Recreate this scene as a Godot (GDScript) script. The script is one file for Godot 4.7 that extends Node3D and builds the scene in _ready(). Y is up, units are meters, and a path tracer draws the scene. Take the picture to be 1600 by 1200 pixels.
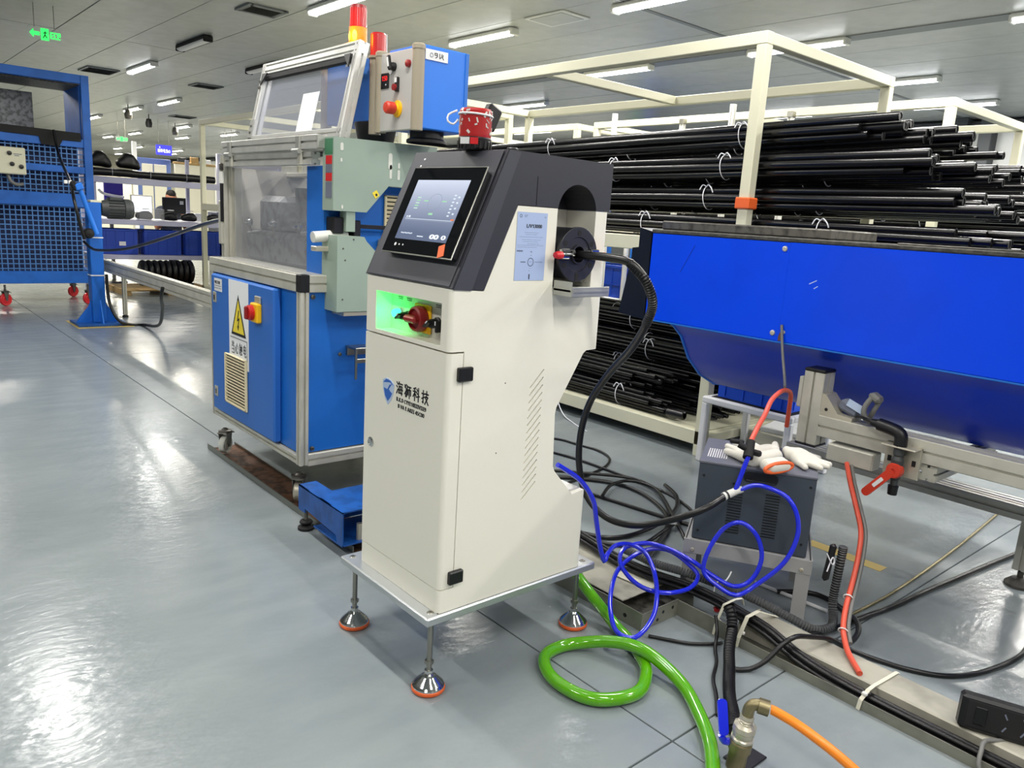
extends Node3D

var M := {}
var used := {}

func V(x, y, z) -> Vector3:
	return Vector3(x, y, z)

# ---------------------------------------------------------------- mesh builder
class MB:
	var v := PackedVector3Array()
	var n := PackedVector3Array()
	var t := PackedVector2Array()

	func tri(a: Vector3, b: Vector3, c: Vector3, na: Vector3, nb: Vector3, nc: Vector3, ua := Vector2.ZERO, ub := Vector2.ZERO, uc := Vector2.ZERO) -> void:
		if (b - a).cross(c - a).dot(na + nb + nc) > 0.0:
			v.append_array([a, c, b]); n.append_array([na, nc, nb]); t.append_array([ua, uc, ub])
		else:
			v.append_array([a, b, c]); n.append_array([na, nb, nc]); t.append_array([ua, ub, uc])

	func quad(a: Vector3, b: Vector3, c: Vector3, d: Vector3, nn: Vector3) -> void:
		tri(a, b, c, nn, nn, nn, Vector2(0, 0), Vector2(1, 0), Vector2(1, 1))
		tri(a, c, d, nn, nn, nn, Vector2(0, 0), Vector2(1, 1), Vector2(0, 1))

	func box(c: Vector3, s: Vector3, ch := 0.0, b := Basis()) -> MB:
		var h := s * 0.5
		ch = minf(ch, minf(h.x, minf(h.y, h.z)) * 0.9)
		var ax := [b.x, b.y, b.z]
		var hh := [h.x, h.y, h.z]
		for i in 3:
			var j := (i + 1) % 3
			var k := (i + 2) % 3
			for s1 in [-1.0, 1.0]:
				var o: Vector3 = c + ax[i] * hh[i] * s1
				var p: Vector3 = ax[j] * (hh[j] - ch)
				var q: Vector3 = ax[k] * (hh[k] - ch)
				quad(o - p - q, o + p - q, o + p + q, o - p + q, ax[i] * s1)
				if ch > 0.0:
					for s2 in [-1.0, 1.0]:
						var e1: Vector3 = c + ax[i] * hh[i] * s1 + ax[j] * (hh[j] - ch) * s2
						var e2: Vector3 = c + ax[i] * (hh[i] - ch) * s1 + ax[j] * hh[j] * s2
						quad(e1 - q, e1 + q, e2 + q, e2 - q, (ax[i] * s1 + ax[j] * s2).normalized())
		if ch > 0.0:
			for sx in [-1.0, 1.0]:
				for sy in [-1.0, 1.0]:
					for sz in [-1.0, 1.0]:
						var X: Vector3 = b.x * sx; var Y: Vector3 = b.y * sy; var Z: Vector3 = b.z * sz
						var nn := (X + Y + Z).normalized()
						tri(c + X * h.x + Y * (h.y - ch) + Z * (h.z - ch), c + X * (h.x - ch) + Y * h.y + Z * (h.z - ch), c + X * (h.x - ch) + Y * (h.y - ch) + Z * h.z, nn, nn, nn)
		return self

	# box given by two corners
	func bb(a: Vector3, b: Vector3, ch := 0.0) -> MB:
		return box((a + b) * 0.5, (b - a).abs(), ch)

	func bar(a: Vector3, b: Vector3, w: float, h: float, ch := 0.0, up := Vector3.UP) -> MB:
		var z := (b - a).normalized()
		var x := up.cross(z)
		if x.length() < 0.01: x = Vector3.RIGHT.cross(z)
		x = x.normalized()
		return box((a + b) * 0.5, Vector3(w, h, a.distance_to(b)), ch, Basis(x, z.cross(x), z))

	func cyl(a: Vector3, b: Vector3, r0: float, r1 := -1.0, seg := 20, caps := true) -> MB:
		if r1 < 0.0: r1 = r0
		var z := (b - a).normalized()
		var x := (Vector3.UP if absf(z.y) < 0.9 else Vector3.RIGHT).cross(z).normalized()
		var y := z.cross(x)
		var sl := (r0 - r1) / maxf(a.distance_to(b), 0.0001)
		for i in seg:
			var d0 := x * cos(TAU * i / seg) + y * sin(TAU * i / seg)
			var d1 := x * cos(TAU * (i + 1) / seg) + y * sin(TAU * (i + 1) / seg)
			var n0 := (d0 + z * sl).normalized()
			var n1 := (d1 + z * sl).normalized()
			tri(a + d0 * r0, a + d1 * r0, b + d1 * r1, n0, n1, n1)
			tri(a + d0 * r0, b + d1 * r1, b + d0 * r1, n0, n1, n0)
			if caps:
				tri(a, a + d0 * r0, a + d1 * r0, -z, -z, -z)
				tri(b, b + d0 * r1, b + d1 * r1, z, z, z)
		return self

	# lathe: profile of (radius, height along axis) from origin c
	func lathe(c: Vector3, prof: Array, seg := 24, axis := Vector3.UP) -> MB:
		for i in prof.size() - 1:
			var p: Vector2 = prof[i]; var q: Vector2 = prof[i + 1]
			if p.distance_to(q) < 0.00001: continue
			var x := (Vector3.UP if absf(axis.y) < 0.9 else Vector3.RIGHT).cross(axis).normalized()
			var y := axis.cross(x)
			var nr := q.y - p.y; var na := p.x - q.x
			for k in seg:
				var d0 := x * cos(TAU * k / seg) + y * sin(TAU * k / seg)
				var d1 := x * cos(TAU * (k + 1) / seg) + y * sin(TAU * (k + 1) / seg)
				var n0 := (d0 * nr + axis * na).normalized(); var n1 := (d1 * nr + axis * na).normalized()
				var a := c + d0 * p.x + axis * p.y; var b := c + d1 * p.x + axis * p.y
				var e := c + d1 * q.x + axis * q.y; var f := c + d0 * q.x + axis * q.y
				if p.x > 0.00001: tri(a, b, e, n0, n1, n1)
				if q.x > 0.00001: tri(a, e, f, n0, n1, n0)
		return self

	# polygon (x along u, y along w) pushed along d
	func prism(poly: PackedVector2Array, o: Vector3, u: Vector3, w: Vector3, d: Vector3, caps := true) -> MB:
		var m := poly.size()
		var area := 0.0
		for i in m:
			area += poly[i].cross(poly[(i + 1) % m])
		for i in m:
			var p := poly[i]; var q := poly[(i + 1) % m]
			var e := q - p
			var nn := (u * e.y - w * e.x) * signf(area)
			quad(o + u * p.x + w * p.y, o + u * q.x + w * q.y, o + u * q.x + w * q.y + d, o + u * p.x + w * p.y + d, nn.normalized())
		if caps:
			var ix := Geometry2D.triangulate_polygon(poly)
			var dn := d.normalized()
			for i in range(0, ix.size(), 3):
				var a := o + u * poly[ix[i]].x + w * poly[ix[i]].y
				var b := o + u * poly[ix[i + 1]].x + w * poly[ix[i + 1]].y
				var c := o + u * poly[ix[i + 2]].x + w * poly[ix[i + 2]].y
				tri(a, b, c, -dn, -dn, -dn)
				tri(a + d, b + d, c + d, dn, dn, dn)
		return self

	# round tube along points (already smooth)
	func tube(p: PackedVector3Array, r: float, seg := 10, ribs := 0.0) -> MB:
		var z0 := (p[1] - p[0]).normalized()
		var x := (Vector3.UP if absf(z0.y) < 0.9 else Vector3.RIGHT).cross(z0).normalized()
		var rings := []
		for i in p.size():
			var z := (p[mini(i + 1, p.size() - 1)] - p[maxi(i - 1, 0)]).normalized()
			x = (x - z * x.dot(z)).normalized()
			var y := z.cross(x)
			var ring := []
			var rr := r * (1.0 - ribs * (i % 2))
			for k in seg:
				var d := x * cos(TAU * k / seg) + y * sin(TAU * k / seg)
				ring.append([p[i] + d * rr, d])
			rings.append(ring)
		for i in rings.size() - 1:
			for k in seg:
				var a = rings[i][k]; var b = rings[i][(k + 1) % seg]; var c = rings[i + 1][(k + 1) % seg]; var d = rings[i + 1][k]
				if ribs > 0.0:
					var zz := (p[i + 1] - p[i]).normalized() * (1.2 if i % 2 else -1.2)
					var n0: Vector3 = (a[1] + zz).normalized(); var n1: Vector3 = (b[1] + zz).normalized()
					tri(a[0], b[0], c[0], n0, n1, n1); tri(a[0], c[0], d[0], n0, n1, n0)
				else:
					tri(a[0], b[0], c[0], a[1], b[1], c[1]); tri(a[0], c[0], d[0], a[1], c[1], d[1])
		for e in [0, rings.size() - 1]:
			var nn := z0 * -1.0 if e == 0 else (p[-1] - p[-2]).normalized()
			for k in range(1, seg - 1):
				tri(rings[e][0][0], rings[e][k][0], rings[e][k + 1][0], nn, nn, nn)
		return self

	func ring(c: Vector3, axis: Vector3, R: float, r: float, seg := 24, sides := 8) -> MB:
		var x := (Vector3.UP if absf(axis.y) < 0.9 else Vector3.RIGHT).cross(axis).normalized()
		var y := axis.cross(x)
		var p := PackedVector3Array()
		for i in seg + 1: p.append(c + (x * cos(TAU * i / seg) + y * sin(TAU * i / seg)) * R)
		return tube(p, r, sides)

	# flat strokes on a plane: segs in unit square, thickness lw, raised by nrm
	func strokes(segs: Array, o: Vector3, u: Vector3, w: Vector3, lw: float, hgt := 0.0008) -> MB:
		var nn := u.cross(w).normalized()
		for s in segs:
			var a: Vector3 = o + u * s[0] + w * s[1]
			var b: Vector3 = o + u * s[2] + w * s[3]
			var dir := (b - a).normalized()
			box((a + b) * 0.5 + nn * hgt * 0.5, Vector3(a.distance_to(b) + lw * 0.6, lw, hgt), 0.0, Basis(dir, nn.cross(dir), nn))
		return self

	func add(o: MB, x := Transform3D()) -> MB:
		for i in o.v.size():
			v.append(x * o.v[i]); n.append((x.basis * o.n[i]).normalized()); t.append(o.t[i])
		return self

	func mesh() -> ArrayMesh:
		var a := []
		a.resize(Mesh.ARRAY_MAX)
		a[Mesh.ARRAY_VERTEX] = v; a[Mesh.ARRAY_NORMAL] = n; a[Mesh.ARRAY_TEX_UV] = t
		var m := ArrayMesh.new()
		m.add_surface_from_arrays(Mesh.PRIMITIVE_TRIANGLES, a)
		return m

# smooth curve through points
func curve(pts: Array, step := 0.03) -> PackedVector3Array:
	var out := PackedVector3Array()
	for i in pts.size() - 1:
		var p0: Vector3 = pts[maxi(i - 1, 0)]; var p1: Vector3 = pts[i]; var p2: Vector3 = pts[i + 1]; var p3: Vector3 = pts[mini(i + 2, pts.size() - 1)]
		var k := clampi(ceili(p1.distance_to(p2) / step), 2, 60)
		for j in k:
			out.append(p1.cubic_interpolate(p2, p0, p3, float(j) / k))
	out.append(pts[-1])
	return out

# surface nets over tapered capsules joined with a smooth minimum; bones are [a, b, ra, rb]
func nets(bones: Array, cell: float, blend: float, squash := Vector3.ONE) -> MB:
	var lo := Vector3.ONE * 1e9; var hi := -lo
	for b in bones:
		for e in 2:
			lo = lo.min(b[e] - Vector3.ONE * (b[2 + e] + cell * 2.5)); hi = hi.max(b[e] + Vector3.ONE * (b[2 + e] + cell * 2.5))
	var N := Vector3i(((hi - lo) / cell).ceil()) + Vector3i.ONE
	var f := PackedFloat32Array(); f.resize(N.x * N.y * N.z)
	for z in N.z:
		for y in N.y:
			for x in N.x:
				var p := lo + Vector3(x, y, z) * cell
				var d := 1e3
				for b in bones:
					var ab: Vector3 = b[1] - b[0]
					var h := clampf((p - b[0]).dot(ab) / maxf(ab.length_squared(), 1e-9), 0.0, 1.0)
					var e: float = p.distance_to(b[0] + ab * h) - lerpf(b[2], b[3], h)
					var k := maxf(blend - absf(d - e), 0.0) / blend
					d = minf(d, e) - k * k * blend * 0.25
				f[x + N.x * (y + N.y * z)] = d
	var at := {}
	var pos := PackedVector3Array()
	for z in N.z - 1:
		for y in N.y - 1:
			for x in N.x - 1:
				var s := Vector3.ZERO; var c := 0
				var g := []
				for q in 8: g.append(f[x + (q & 1) + N.x * (y + ((q >> 1) & 1) + N.y * (z + (q >> 2)))])
				for e in [[0, 1], [2, 3], [4, 5], [6, 7], [0, 2], [1, 3], [4, 6], [5, 7], [0, 4], [1, 5], [2, 6], [3, 7]]:
					var a: float = g[e[0]]; var b: float = g[e[1]]
					if (a < 0.0) != (b < 0.0):
						var u := a / (a - b)
						var pa := Vector3(e[0] & 1, (e[0] >> 1) & 1, e[0] >> 2); var pb := Vector3(e[1] & 1, (e[1] >> 1) & 1, e[1] >> 2)
						s += pa.lerp(pb, u); c += 1
				if c:
					at[Vector3i(x, y, z)] = pos.size()
					pos.append(lo + (Vector3(x, y, z) + s / c) * cell)
	var quads := []
	var nor := PackedVector3Array(); nor.resize(pos.size())
	for k in at:
		for ax in 3:
			var st := Vector3i.ZERO; st[ax] = 1
			var j := Vector3i.ZERO; j[(ax + 1) % 3] = 1
			var i2 := Vector3i.ZERO; i2[(ax + 2) % 3] = 1
			var kk: Vector3i = k
			var a: float = f[kk.x + N.x * (kk.y + N.y * kk.z)]
			var k2 := kk + st
			var b: float = f[k2.x + N.x * (k2.y + N.y * k2.z)]
			if (a < 0.0) == (b < 0.0): continue
			if not (at.has(kk - j) and at.has(kk - i2) and at.has(kk - j - i2)): continue
			var q := [at[kk], at[kk - j], at[kk - j - i2], at[kk - i2]]
			var d := Vector3(st) * (1.0 if a < 0.0 else -1.0)
			quads.append([q, d])
			var fn := (pos[q[2]] - pos[q[0]]).cross(pos[q[3]] - pos[q[1]])
			if fn.dot(d) < 0.0: fn = -fn
			for w in q: nor[w] += fn
	var mb := MB.new()
	for qd in quads:
		var q: Array = qd[0]
		for tr in [[0, 1, 2], [0, 2, 3]]:
			mb.tri(pos[q[tr[0]]] * squash, pos[q[tr[1]]] * squash, pos[q[tr[2]]] * squash, (nor[q[tr[0]]] / squash).normalized(), (nor[q[tr[1]]] / squash).normalized(), (nor[q[tr[2]]] / squash).normalized())
	return mb

# ---------------------------------------------------------------- naming and tree
func numbered(s: String) -> String:
	var c: int = used.get(s, 0)
	used[s] = c + 1
	return s if c == 0 else "%s_%03d" % [s, c]

func tag(o: Node3D, label: String, category: String, group := "", kind := "") -> Node3D:
	if label: o.set_meta("label", label)
	if category: o.set_meta("category", category)
	if group: o.set_meta("group", group)
	if kind: o.set_meta("kind", kind)
	return o

func thing(called: String, label: String, category: String, at := Vector3.ZERO, group := "") -> Node3D:
	var o := Node3D.new()
	o.name = numbered(called)
	add_child(o)
	o.position = at
	return tag(o, label, category, group)

# a part: geometry in world coordinates (or local ones while its thing stands at the origin)
func part(called: String, mb, mat: String, parent: Node, label := "") -> MeshInstance3D:
	var o := MeshInstance3D.new()
	o.name = called
	o.mesh = mb.mesh() if mb is MB else mb
	o.material_override = M[mat]
	parent.add_child(o, true)
	if parent.get_parent() == self: o.position = -parent.position
	if label: o.set_meta("label", label)
	return o

func solo(called: String, mb, mat: String, label: String, category: String, group := "") -> MeshInstance3D:
	var o := MeshInstance3D.new()
	o.name = numbered(called)
	o.mesh = mb.mesh() if mb is MB else mb
	o.material_override = M[mat]
	add_child(o)
	tag(o, label, category, group)
	return o

func struct(called: String, mb, mat: String) -> MeshInstance3D:
	var o := MeshInstance3D.new()
	o.name = numbered(called)
	o.mesh = mb.mesh() if mb is MB else mb
	o.material_override = M[mat]
	add_child(o)
	o.set_meta("kind", "structure")
	return o

func dup(root: Node3D, at: Vector3, turn: float, label := "", group := "") -> Node3D:
	var r: Node3D = root.duplicate()
	var base := String(root.name)
	if base.length() > 4 and base[-4] == "_": base = base.substr(0, base.length() - 4)
	r.name = numbered(base)
	add_child(r)
	r.position = at
	r.rotation.y = turn
	if label: r.set_meta("label", label)
	if group: r.set_meta("group", group)
	return r

func cable(called: String, pts: Array, r: float, mat: String, label: String, category := "cable", group := "", step := 0.03, seg := 10) -> MeshInstance3D:
	return solo(called, MB.new().tube(curve(pts, step), r, seg), mat, label, category, group)

# slotted aluminium bar from a to b, w across `side`, h across the other way
func alu(mb: MB, a: Vector3, b: Vector3, side: Vector3, w: float, h: float, nw := 1, nh := 1) -> MB:
	var z := (b - a).normalized()
	var u := (side - z * side.dot(z)).normalized()
	var q := z.cross(u)
	var p := PackedVector2Array()
	var sl := 0.005; var dp := 0.009; var c := 0.0025
	var sides := [[Vector2(-w, -h) / 2, Vector2(1, 0), w, nw], [Vector2(w, -h) / 2, Vector2(0, 1), h, nh], [Vector2(w, h) / 2, Vector2(-1, 0), w, nw], [Vector2(-w, h) / 2, Vector2(0, -1), h, nh]]
	for s in sides:
		var d: Vector2 = s[1]; var inn := Vector2(-d.y, d.x); var o: Vector2 = s[0]
		p.append(o + d * c)
		for k in s[3]:
			var m: float = s[2] * (k + 0.5) / s[3]
			p.append_array([o + d * (m - sl), o + d * (m - sl) + inn * dp, o + d * (m + sl) + inn * dp, o + d * (m + sl)])
		p.append(o + d * (s[2] - c))
	mb.prism(p, a, u, q, b - a)
	return mb

func words(called: String, txt: String, size: float, at: Vector3, b: Basis, mat: String, parent: Node, bold := false, sx := 1.0, serif := false) -> MeshInstance3D:
	var f := SystemFont.new()
	f.font_names = PackedStringArray(["Droid Serif" if serif else "Droid Sans"])
	f.font_weight = 700 if bold else 400
	var tm := TextMesh.new()
	tm.text = txt; tm.font = f; tm.font_size = 32; tm.pixel_size = size / 24.0; tm.depth = 0.0012
	var o := MeshInstance3D.new()
	o.name = called; o.mesh = tm; o.material_override = M[mat]
	parent.add_child(o, true)
	var off: Vector3 = -parent.position if parent.get_parent() == self else Vector3.ZERO
	o.transform = Transform3D(Basis(b.x * sx, b.y, b.z), at + off)
	return o

# ---------------------------------------------------------------- materials
func srgb(hex: String) -> Color:
	return Color(hex)

func mat(key: String, hex: String, rough := 0.5, metal := 0.0, spec := 0.5) -> StandardMaterial3D:
	var m := StandardMaterial3D.new()
	m.resource_name = key
	m.albedo_color = srgb(hex); m.roughness = rough; m.metallic = metal; m.metallic_specular = spec
	M[key] = m
	return m

func noise_tex(freq: float, seed_: int, size := 512, normal := false, ramp: Gradient = null, strength := 4.0, octaves := 4, stretch := Vector2.ONE) -> NoiseTexture2D:
	var n := FastNoiseLite.new()
	n.seed = seed_; n.frequency = freq; n.fractal_octaves = octaves
	var t := NoiseTexture2D.new()
	t.width = size; t.height = size; t.seamless = true; t.noise = n; t.as_normal_map = normal; t.bump_strength = strength
	if ramp: t.color_ramp = ramp
	return t

func grad(a: Color, b: Color, p := 0.3, q := 0.7) -> Gradient:
	var g := Gradient.new()
	g.set_color(0, a); g.set_color(1, b); g.set_offset(0, p); g.set_offset(1, q)
	return g

func worn(key: String, scale: float, lo: float, freq := 0.02, rough_var := 0.0, seed_ := 1) -> void:
	var m: StandardMaterial3D = M[key]
	m.albedo_texture = noise_tex(freq, seed_, 512, false, grad(Color(lo, lo, lo), Color.WHITE, 0.25, 0.6))
	m.uv1_triplanar = true; m.uv1_world_triplanar = true
	m.uv1_scale = Vector3.ONE * scale
	if rough_var > 0.0:
		m.roughness_texture = noise_tex(freq * 1.7, seed_ + 9, 512, false, grad(Color.WHITE * (1.0 - rough_var), Color.WHITE))

func glow(key: String, hex: String, e: float) -> void:
	var m := mat(key, hex, 0.4)
	m.emission_enabled = true; m.emission = srgb(hex); m.emission_energy_multiplier = e

func make_materials() -> void:
	# floor: grey epoxy with long faint trowel waves
	var f := mat("floor", "889093", 0.25, 0.0, 0.5)
	f.albedo_texture = noise_tex(0.006, 3, 1024, false, grad(Color(0.965, 0.97, 0.975), Color.WHITE, 0.3, 0.7))
	f.roughness_texture = noise_tex(0.012, 5, 512, false, grad(Color(0.72, 0.72, 0.72), Color.WHITE))
	f.normal_enabled = true; f.normal_scale = 0.10
	f.normal_texture = noise_tex(0.03, 8, 1024, true, null, 5.0, 5)
	f.uv1_triplanar = true; f.uv1_world_triplanar = true; f.uv1_scale = Vector3(0.35, 0.35, 0.9)
	mat("joint", "3a3d3e", 0.8)
	var c := mat("ceiling", "a3a6a4", 0.42, 0.0, 0.5)
	c.albedo_texture = noise_tex(0.01, 21, 512, false, grad(Color(0.975, 0.975, 0.975), Color.WHITE))
	c.roughness_texture = noise_tex(0.02, 23, 512, false, grad(Color(0.85, 0.85, 0.85), Color.WHITE))
	c.uv1_triplanar = true; c.uv1_world_triplanar = true; c.uv1_scale = Vector3.ONE * 0.4
	mat("ceiling_trim", "6c7072", 0.5)
	mat("wall", "c9cbc9", 0.3)
	mat("wall_dark", "4a4d50", 0.6)
	mat("cream", "f1eee0", 0.38)
	var cr: StandardMaterial3D = M.cream
	cr.normal_enabled = true; cr.normal_scale = 0.12; cr.normal_texture = noise_tex(0.25, 31, 256, true, null, 3.0, 2)
	cr.uv1_triplanar = true; cr.uv1_world_triplanar = true; cr.uv1_scale = Vector3.ONE * 6.0
	mat("cream_grey", "c9c6bd", 0.45)
	mat("charcoal", "313239", 0.42)
	var ch: StandardMaterial3D = M.charcoal
	ch.normal_enabled = true; ch.normal_scale = 0.15; ch.normal_texture = noise_tex(0.3, 33, 256, true, null, 3.0, 2)
	ch.uv1_triplanar = true; ch.uv1_world_triplanar = true; ch.uv1_scale = Vector3.ONE * 6.0
	mat("black_glass", "07080c", 0.05)
	mat("charcoal_dark", "24252b", 0.4)
	mat("charcoal_light", "42434b", 0.45)
	mat("black", "0d0d10", 0.4)
	mat("black_matt", "101012", 0.75)
	mat("rubber", "0b0b0d", 0.32)
	mat("pipe_black", "050508", 0.27)
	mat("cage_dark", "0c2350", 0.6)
	mat("cord", "0c0c0e", 0.35)
	mat("chrome", "c9cac8", 0.12, 1.0)
	mat("steel", "9b9a92", 0.32, 1.0)
	mat("alu", "d6d6d2", 0.36, 0.5)
	worn("alu", 1.2, 0.96, 0.01, 0.08, 41)
	mat("alu_plate", "c9cdcf", 0.36, 0.8)
	mat("alu_edge", "b4b5b0", 0.4, 0.6)
	mat("profile", "c6c4b8", 0.42, 0.25)
	worn("profile", 1.0, 0.94, 0.01, 0.1, 43)
	mat("blue", "1569c6", 0.42)
	worn("blue", 0.6, 0.97, 0.006, 0.06, 45)
	mat("blue_door", "2a6bc2", 0.45)
	mat("blue_box", "2277e0", 0.4)
	mat("blue_deep", "0044e6", 0.36, 0.0, 0.35)
	worn("blue_deep", 0.6, 0.97, 0.006, 0.08, 47)
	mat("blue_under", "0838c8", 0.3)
	mat("blue_cage", "1766c6", 0.5)
	worn("blue_cage", 0.6, 0.93, 0.01, 0.1, 49)
	mat("blue_col", "0d63c4", 0.42)
	mat("blue_skid", "1a56a6", 0.4)
	worn("blue_skid", 1.5, 0.85, 0.012, 0.15, 51)
	mat("blue_crate", "0d3fae", 0.45)
	mat("blue_crate_bright", "0f52d8", 0.4)
	mat("blue_hose", "1426d8", 0.18)
	var bh: StandardMaterial3D = M.blue_hose
	bh.clearcoat_enabled = true; bh.clearcoat = 0.6; bh.clearcoat_roughness = 0.08
	mat("green_hose", "5aa80a", 0.16)
	var gh: StandardMaterial3D = M.green_hose
	gh.clearcoat_enabled = true; gh.clearcoat = 0.7; gh.clearcoat_roughness = 0.06
	gh.subsurf_scatter_enabled = true; gh.subsurf_scatter_strength = 0.15
	mat("orange_hose", "f58a22", 0.3)
	mat("orange", "e8652c", 0.45)
	mat("estop", "cf3d28", 0.4)
	mat("red_hose", "d9563f", 0.4)
	mat("red", "c01d1a", 0.35)
	mat("red_dark", "8c1a1c", 0.4)
	mat("grip_red", "d3262c", 0.3)
	mat("yellow", "f2b90f", 0.4)
	mat("label_yellow", "f0d93c", 0.5)
	mat("sage", "96a89b", 0.5)
	worn("sage", 0.6, 0.97, 0.006, 0.05, 53)
	mat("green_print", "3f7a58", 0.5)
	mat("sage_chip", "d9dbd2", 0.6)
	mat("box_grey", "b9b7b3", 0.45)
	mat("taupe", "9b927f", 0.5)
	mat("ivory", "d6d4bb", 0.45)
	mat("louver", "e2d6b2", 0.5)
	mat("white", "e8e8e8", 0.5)
	mat("white_plastic", "dcdcd6", 0.4)
	mat("twine", "e8e8ee", 0.6)
	mat("paper", "eef0f2", 0.7)
	mat("ink", "17181c", 0.6)
	mat("ink_grey", "6a7080", 0.6)
	mat("logo_blue", "2c66c0", 0.4)
	mat("logo_light", "b9cbe6", 0.4)
	mat("chiller", "3d4550", 0.45)
	mat("chiller_dark", "23272d", 0.5)
	mat("chiller_top", "62646f", 0.45)
	mat("stand", "9a9a9a", 0.45)
	mat("tray", "8f8f83", 0.5, 0.5)
	worn("tray", 1.0, 0.85, 0.008, 0.15, 55)
	mat("trunk", "b3b0a2", 0.55, 0.2)
	worn("trunk", 1.0, 0.86, 0.008, 0.1, 57)
	mat("tarnish", "75726c", 0.4, 0.6)
	worn("tarnish", 2.0, 0.7, 0.012, 0.2, 59)
	mat("brass", "8c8262", 0.4, 0.75)
	mat("zinc", "c4bfae", 0.35, 0.5)
	mat("rust", "6b4a36", 0.7, 0.3)
	worn("rust", 2.0, 0.6, 0.012, 0.2, 61)
	mat("grime", "47453f", 0.7)
	worn("grime", 2.5, 0.55, 0.02, 0.2, 63)
	var gl := mat("glove", "dedbcf", 0.85)
	gl.normal_enabled = true; gl.normal_scale = 0.8; gl.normal_texture = noise_tex(0.15, 65, 256, true, null, 6.0, 2)
	gl.uv1_triplanar = true; gl.uv1_scale = Vector3.ONE * 14.0
	mat("grey_cable", "6f6f6c", 0.45)
	mat("grey_conduit", "57595a", 0.45)
	mat("lilac", "b9b9d0", 0.5)
	mat("carton", "b08f5e", 0.8)
	mat("wood", "a98c5c", 0.8)
	mat("motor", "3c3f40", 0.5)
	mat("partition", "dcd9c6", 0.6)
	mat("office_violet", "4a3fb0", 0.7)
	mat("mesh_blue", "4478b8", 0.5)
	mat("exit_plate", "0f2a1a", 0.4)
	mat("office_blue", "5a6fa8", 0.5)
	mat("skin", "b87a5c", 0.6)
	mat("hair", "17120f", 0.7)
	mat("cloth", "3b4152", 0.85)
	mat("tape", "c9b169", 0.6)
	mat("casting", "8a8d90", 0.5, 0.4)
	worn("casting", 2.0, 0.7, 0.012, 0.2, 67)
	mat("bag", "08080a", 0.4)
	var p := mat("pane", "b4bccb", 0.06)
	p.transparency = BaseMaterial3D.TRANSPARENCY_ALPHA
	p.albedo_color = Color(0.80, 0.82, 0.90, 0.16)
	var p2 := mat("pane_dirty", "9a9da3", 0.5)
	p2.transparency = BaseMaterial3D.TRANSPARENCY_ALPHA
	p2.albedo_color = Color(0.66, 0.67, 0.70, 0.24)
	var fl := mat("film", "ffffff", 0.1)
	fl.transparency = BaseMaterial3D.TRANSPARENCY_ALPHA
	fl.albedo_color = Color(0.9, 0.9, 0.92, 0.12)
	var rl := mat("red_lens", "b0080c", 0.15)
	rl.emission_enabled = true; rl.emission = srgb("c01010"); rl.emission_energy_multiplier = 0.01
	rl.clearcoat_enabled = true; rl.clearcoat = 0.7
	glow("tube_glow", "fbfcff", 7.0)
	glow("tube_far", "fdfaf0", 6.0)
	glow("amber", "ff7010", 0.75)
	glow("amber_core", "ffc53a", 2.6)
	glow("green_lamp", "3fe0a8", 1.6)
	glow("exit_green", "2fe05a", 1.1)
	glow("blue_sign", "4040d8", 0.7)
	glow("led_red", "e02020", 0.8)
	glow("blue_strip", "3048f0", 0.9)
	glow("monitor_white", "eef2f8", 0.9)
	M.screen = screen_material()
	M.paper_print = paper_material()

func screen_material() -> StandardMaterial3D:
	var im := Image.create(300, 380, false, Image.FORMAT_RGB8)
	for y in 380:
		var k := y / 380.0
		var col := Color(0.80, 0.83, 0.90).lerp(Color(0.38, 0.42, 0.52), clampf(k * 1.15, 0, 1))
		im.fill_rect(Rect2i(0, y, 300, 1), col)
	var pale := Color(0.86, 0.90, 0.95)
	var grn := Color(0.62, 0.85, 0.66)
	for i in 5: im.fill_rect(Rect2i(40, 110 + i * 17, 22, 7), grn if i % 2 else Color(0.74, 0.86, 0.80))
	for i in 7: im.fill_rect(Rect2i(246, 90 + i * 21, 12, 8), pale)
	for i in 4: im.fill_rect(Rect2i(270, 100 + i * 34, 10, 10), pale)
	im.fill_rect(Rect2i(86, 130, 26, 7), grn); im.fill_rect(Rect2i(190, 130, 26, 7), grn); im.fill_rect(Rect2i(140, 208, 24, 12), grn)
	for a in 120:
		var t := TAU * a / 120.0
		im.fill_rect(Rect2i(int(150 + 38 * cos(t)), int(140 + 52 * sin(t)), 2, 2), Color(0.52, 0.56, 0.66))
	im.fill_rect(Rect2i(14, 248, 270, 3), pale); im.fill_rect(Rect2i(14, 256, 280, 2), Color(0.6, 0.64, 0.72))
	im.fill_rect(Rect2i(18, 232, 8, 10), pale); im.fill_rect(Rect2i(30, 230, 12, 12), pale)
	im.fill_rect(Rect2i(276, 238, 18, 8), Color(0.95, 0.5, 0.25))
	for i in 10: im.fill_rect(Rect2i(24 + i * 7, 336 + (i % 3), 5, 8), pale)
	im.fill_rect(Rect2i(126, 352, 36, 6), pale)
	for c in [[212, 350, 15], [236, 350, 15], [276, 350, 14]]:
		for y in range(-c[2], c[2] + 1):
			var w := int(sqrt(c[2] * c[2] - y * y))
			im.fill_rect(Rect2i(c[0] - w, c[1] + y, w * 2, 1), Color(0.93, 0.95, 0.97))
		im.fill_rect(Rect2i(c[0] - 3, c[1] - 7, 6, 14), Color(0.42, 0.46, 0.56))
	var m := StandardMaterial3D.new()
	var tx := ImageTexture.create_from_image(im)
	m.albedo_color = Color(0.05, 0.05, 0.06); m.roughness = 0.08
	m.emission_enabled = true; m.emission = Color.WHITE; m.emission_operator = BaseMaterial3D.EMISSION_OP_MULTIPLY
	m.emission_texture = tx; m.emission_energy_multiplier = 0.75
	return m

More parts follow.
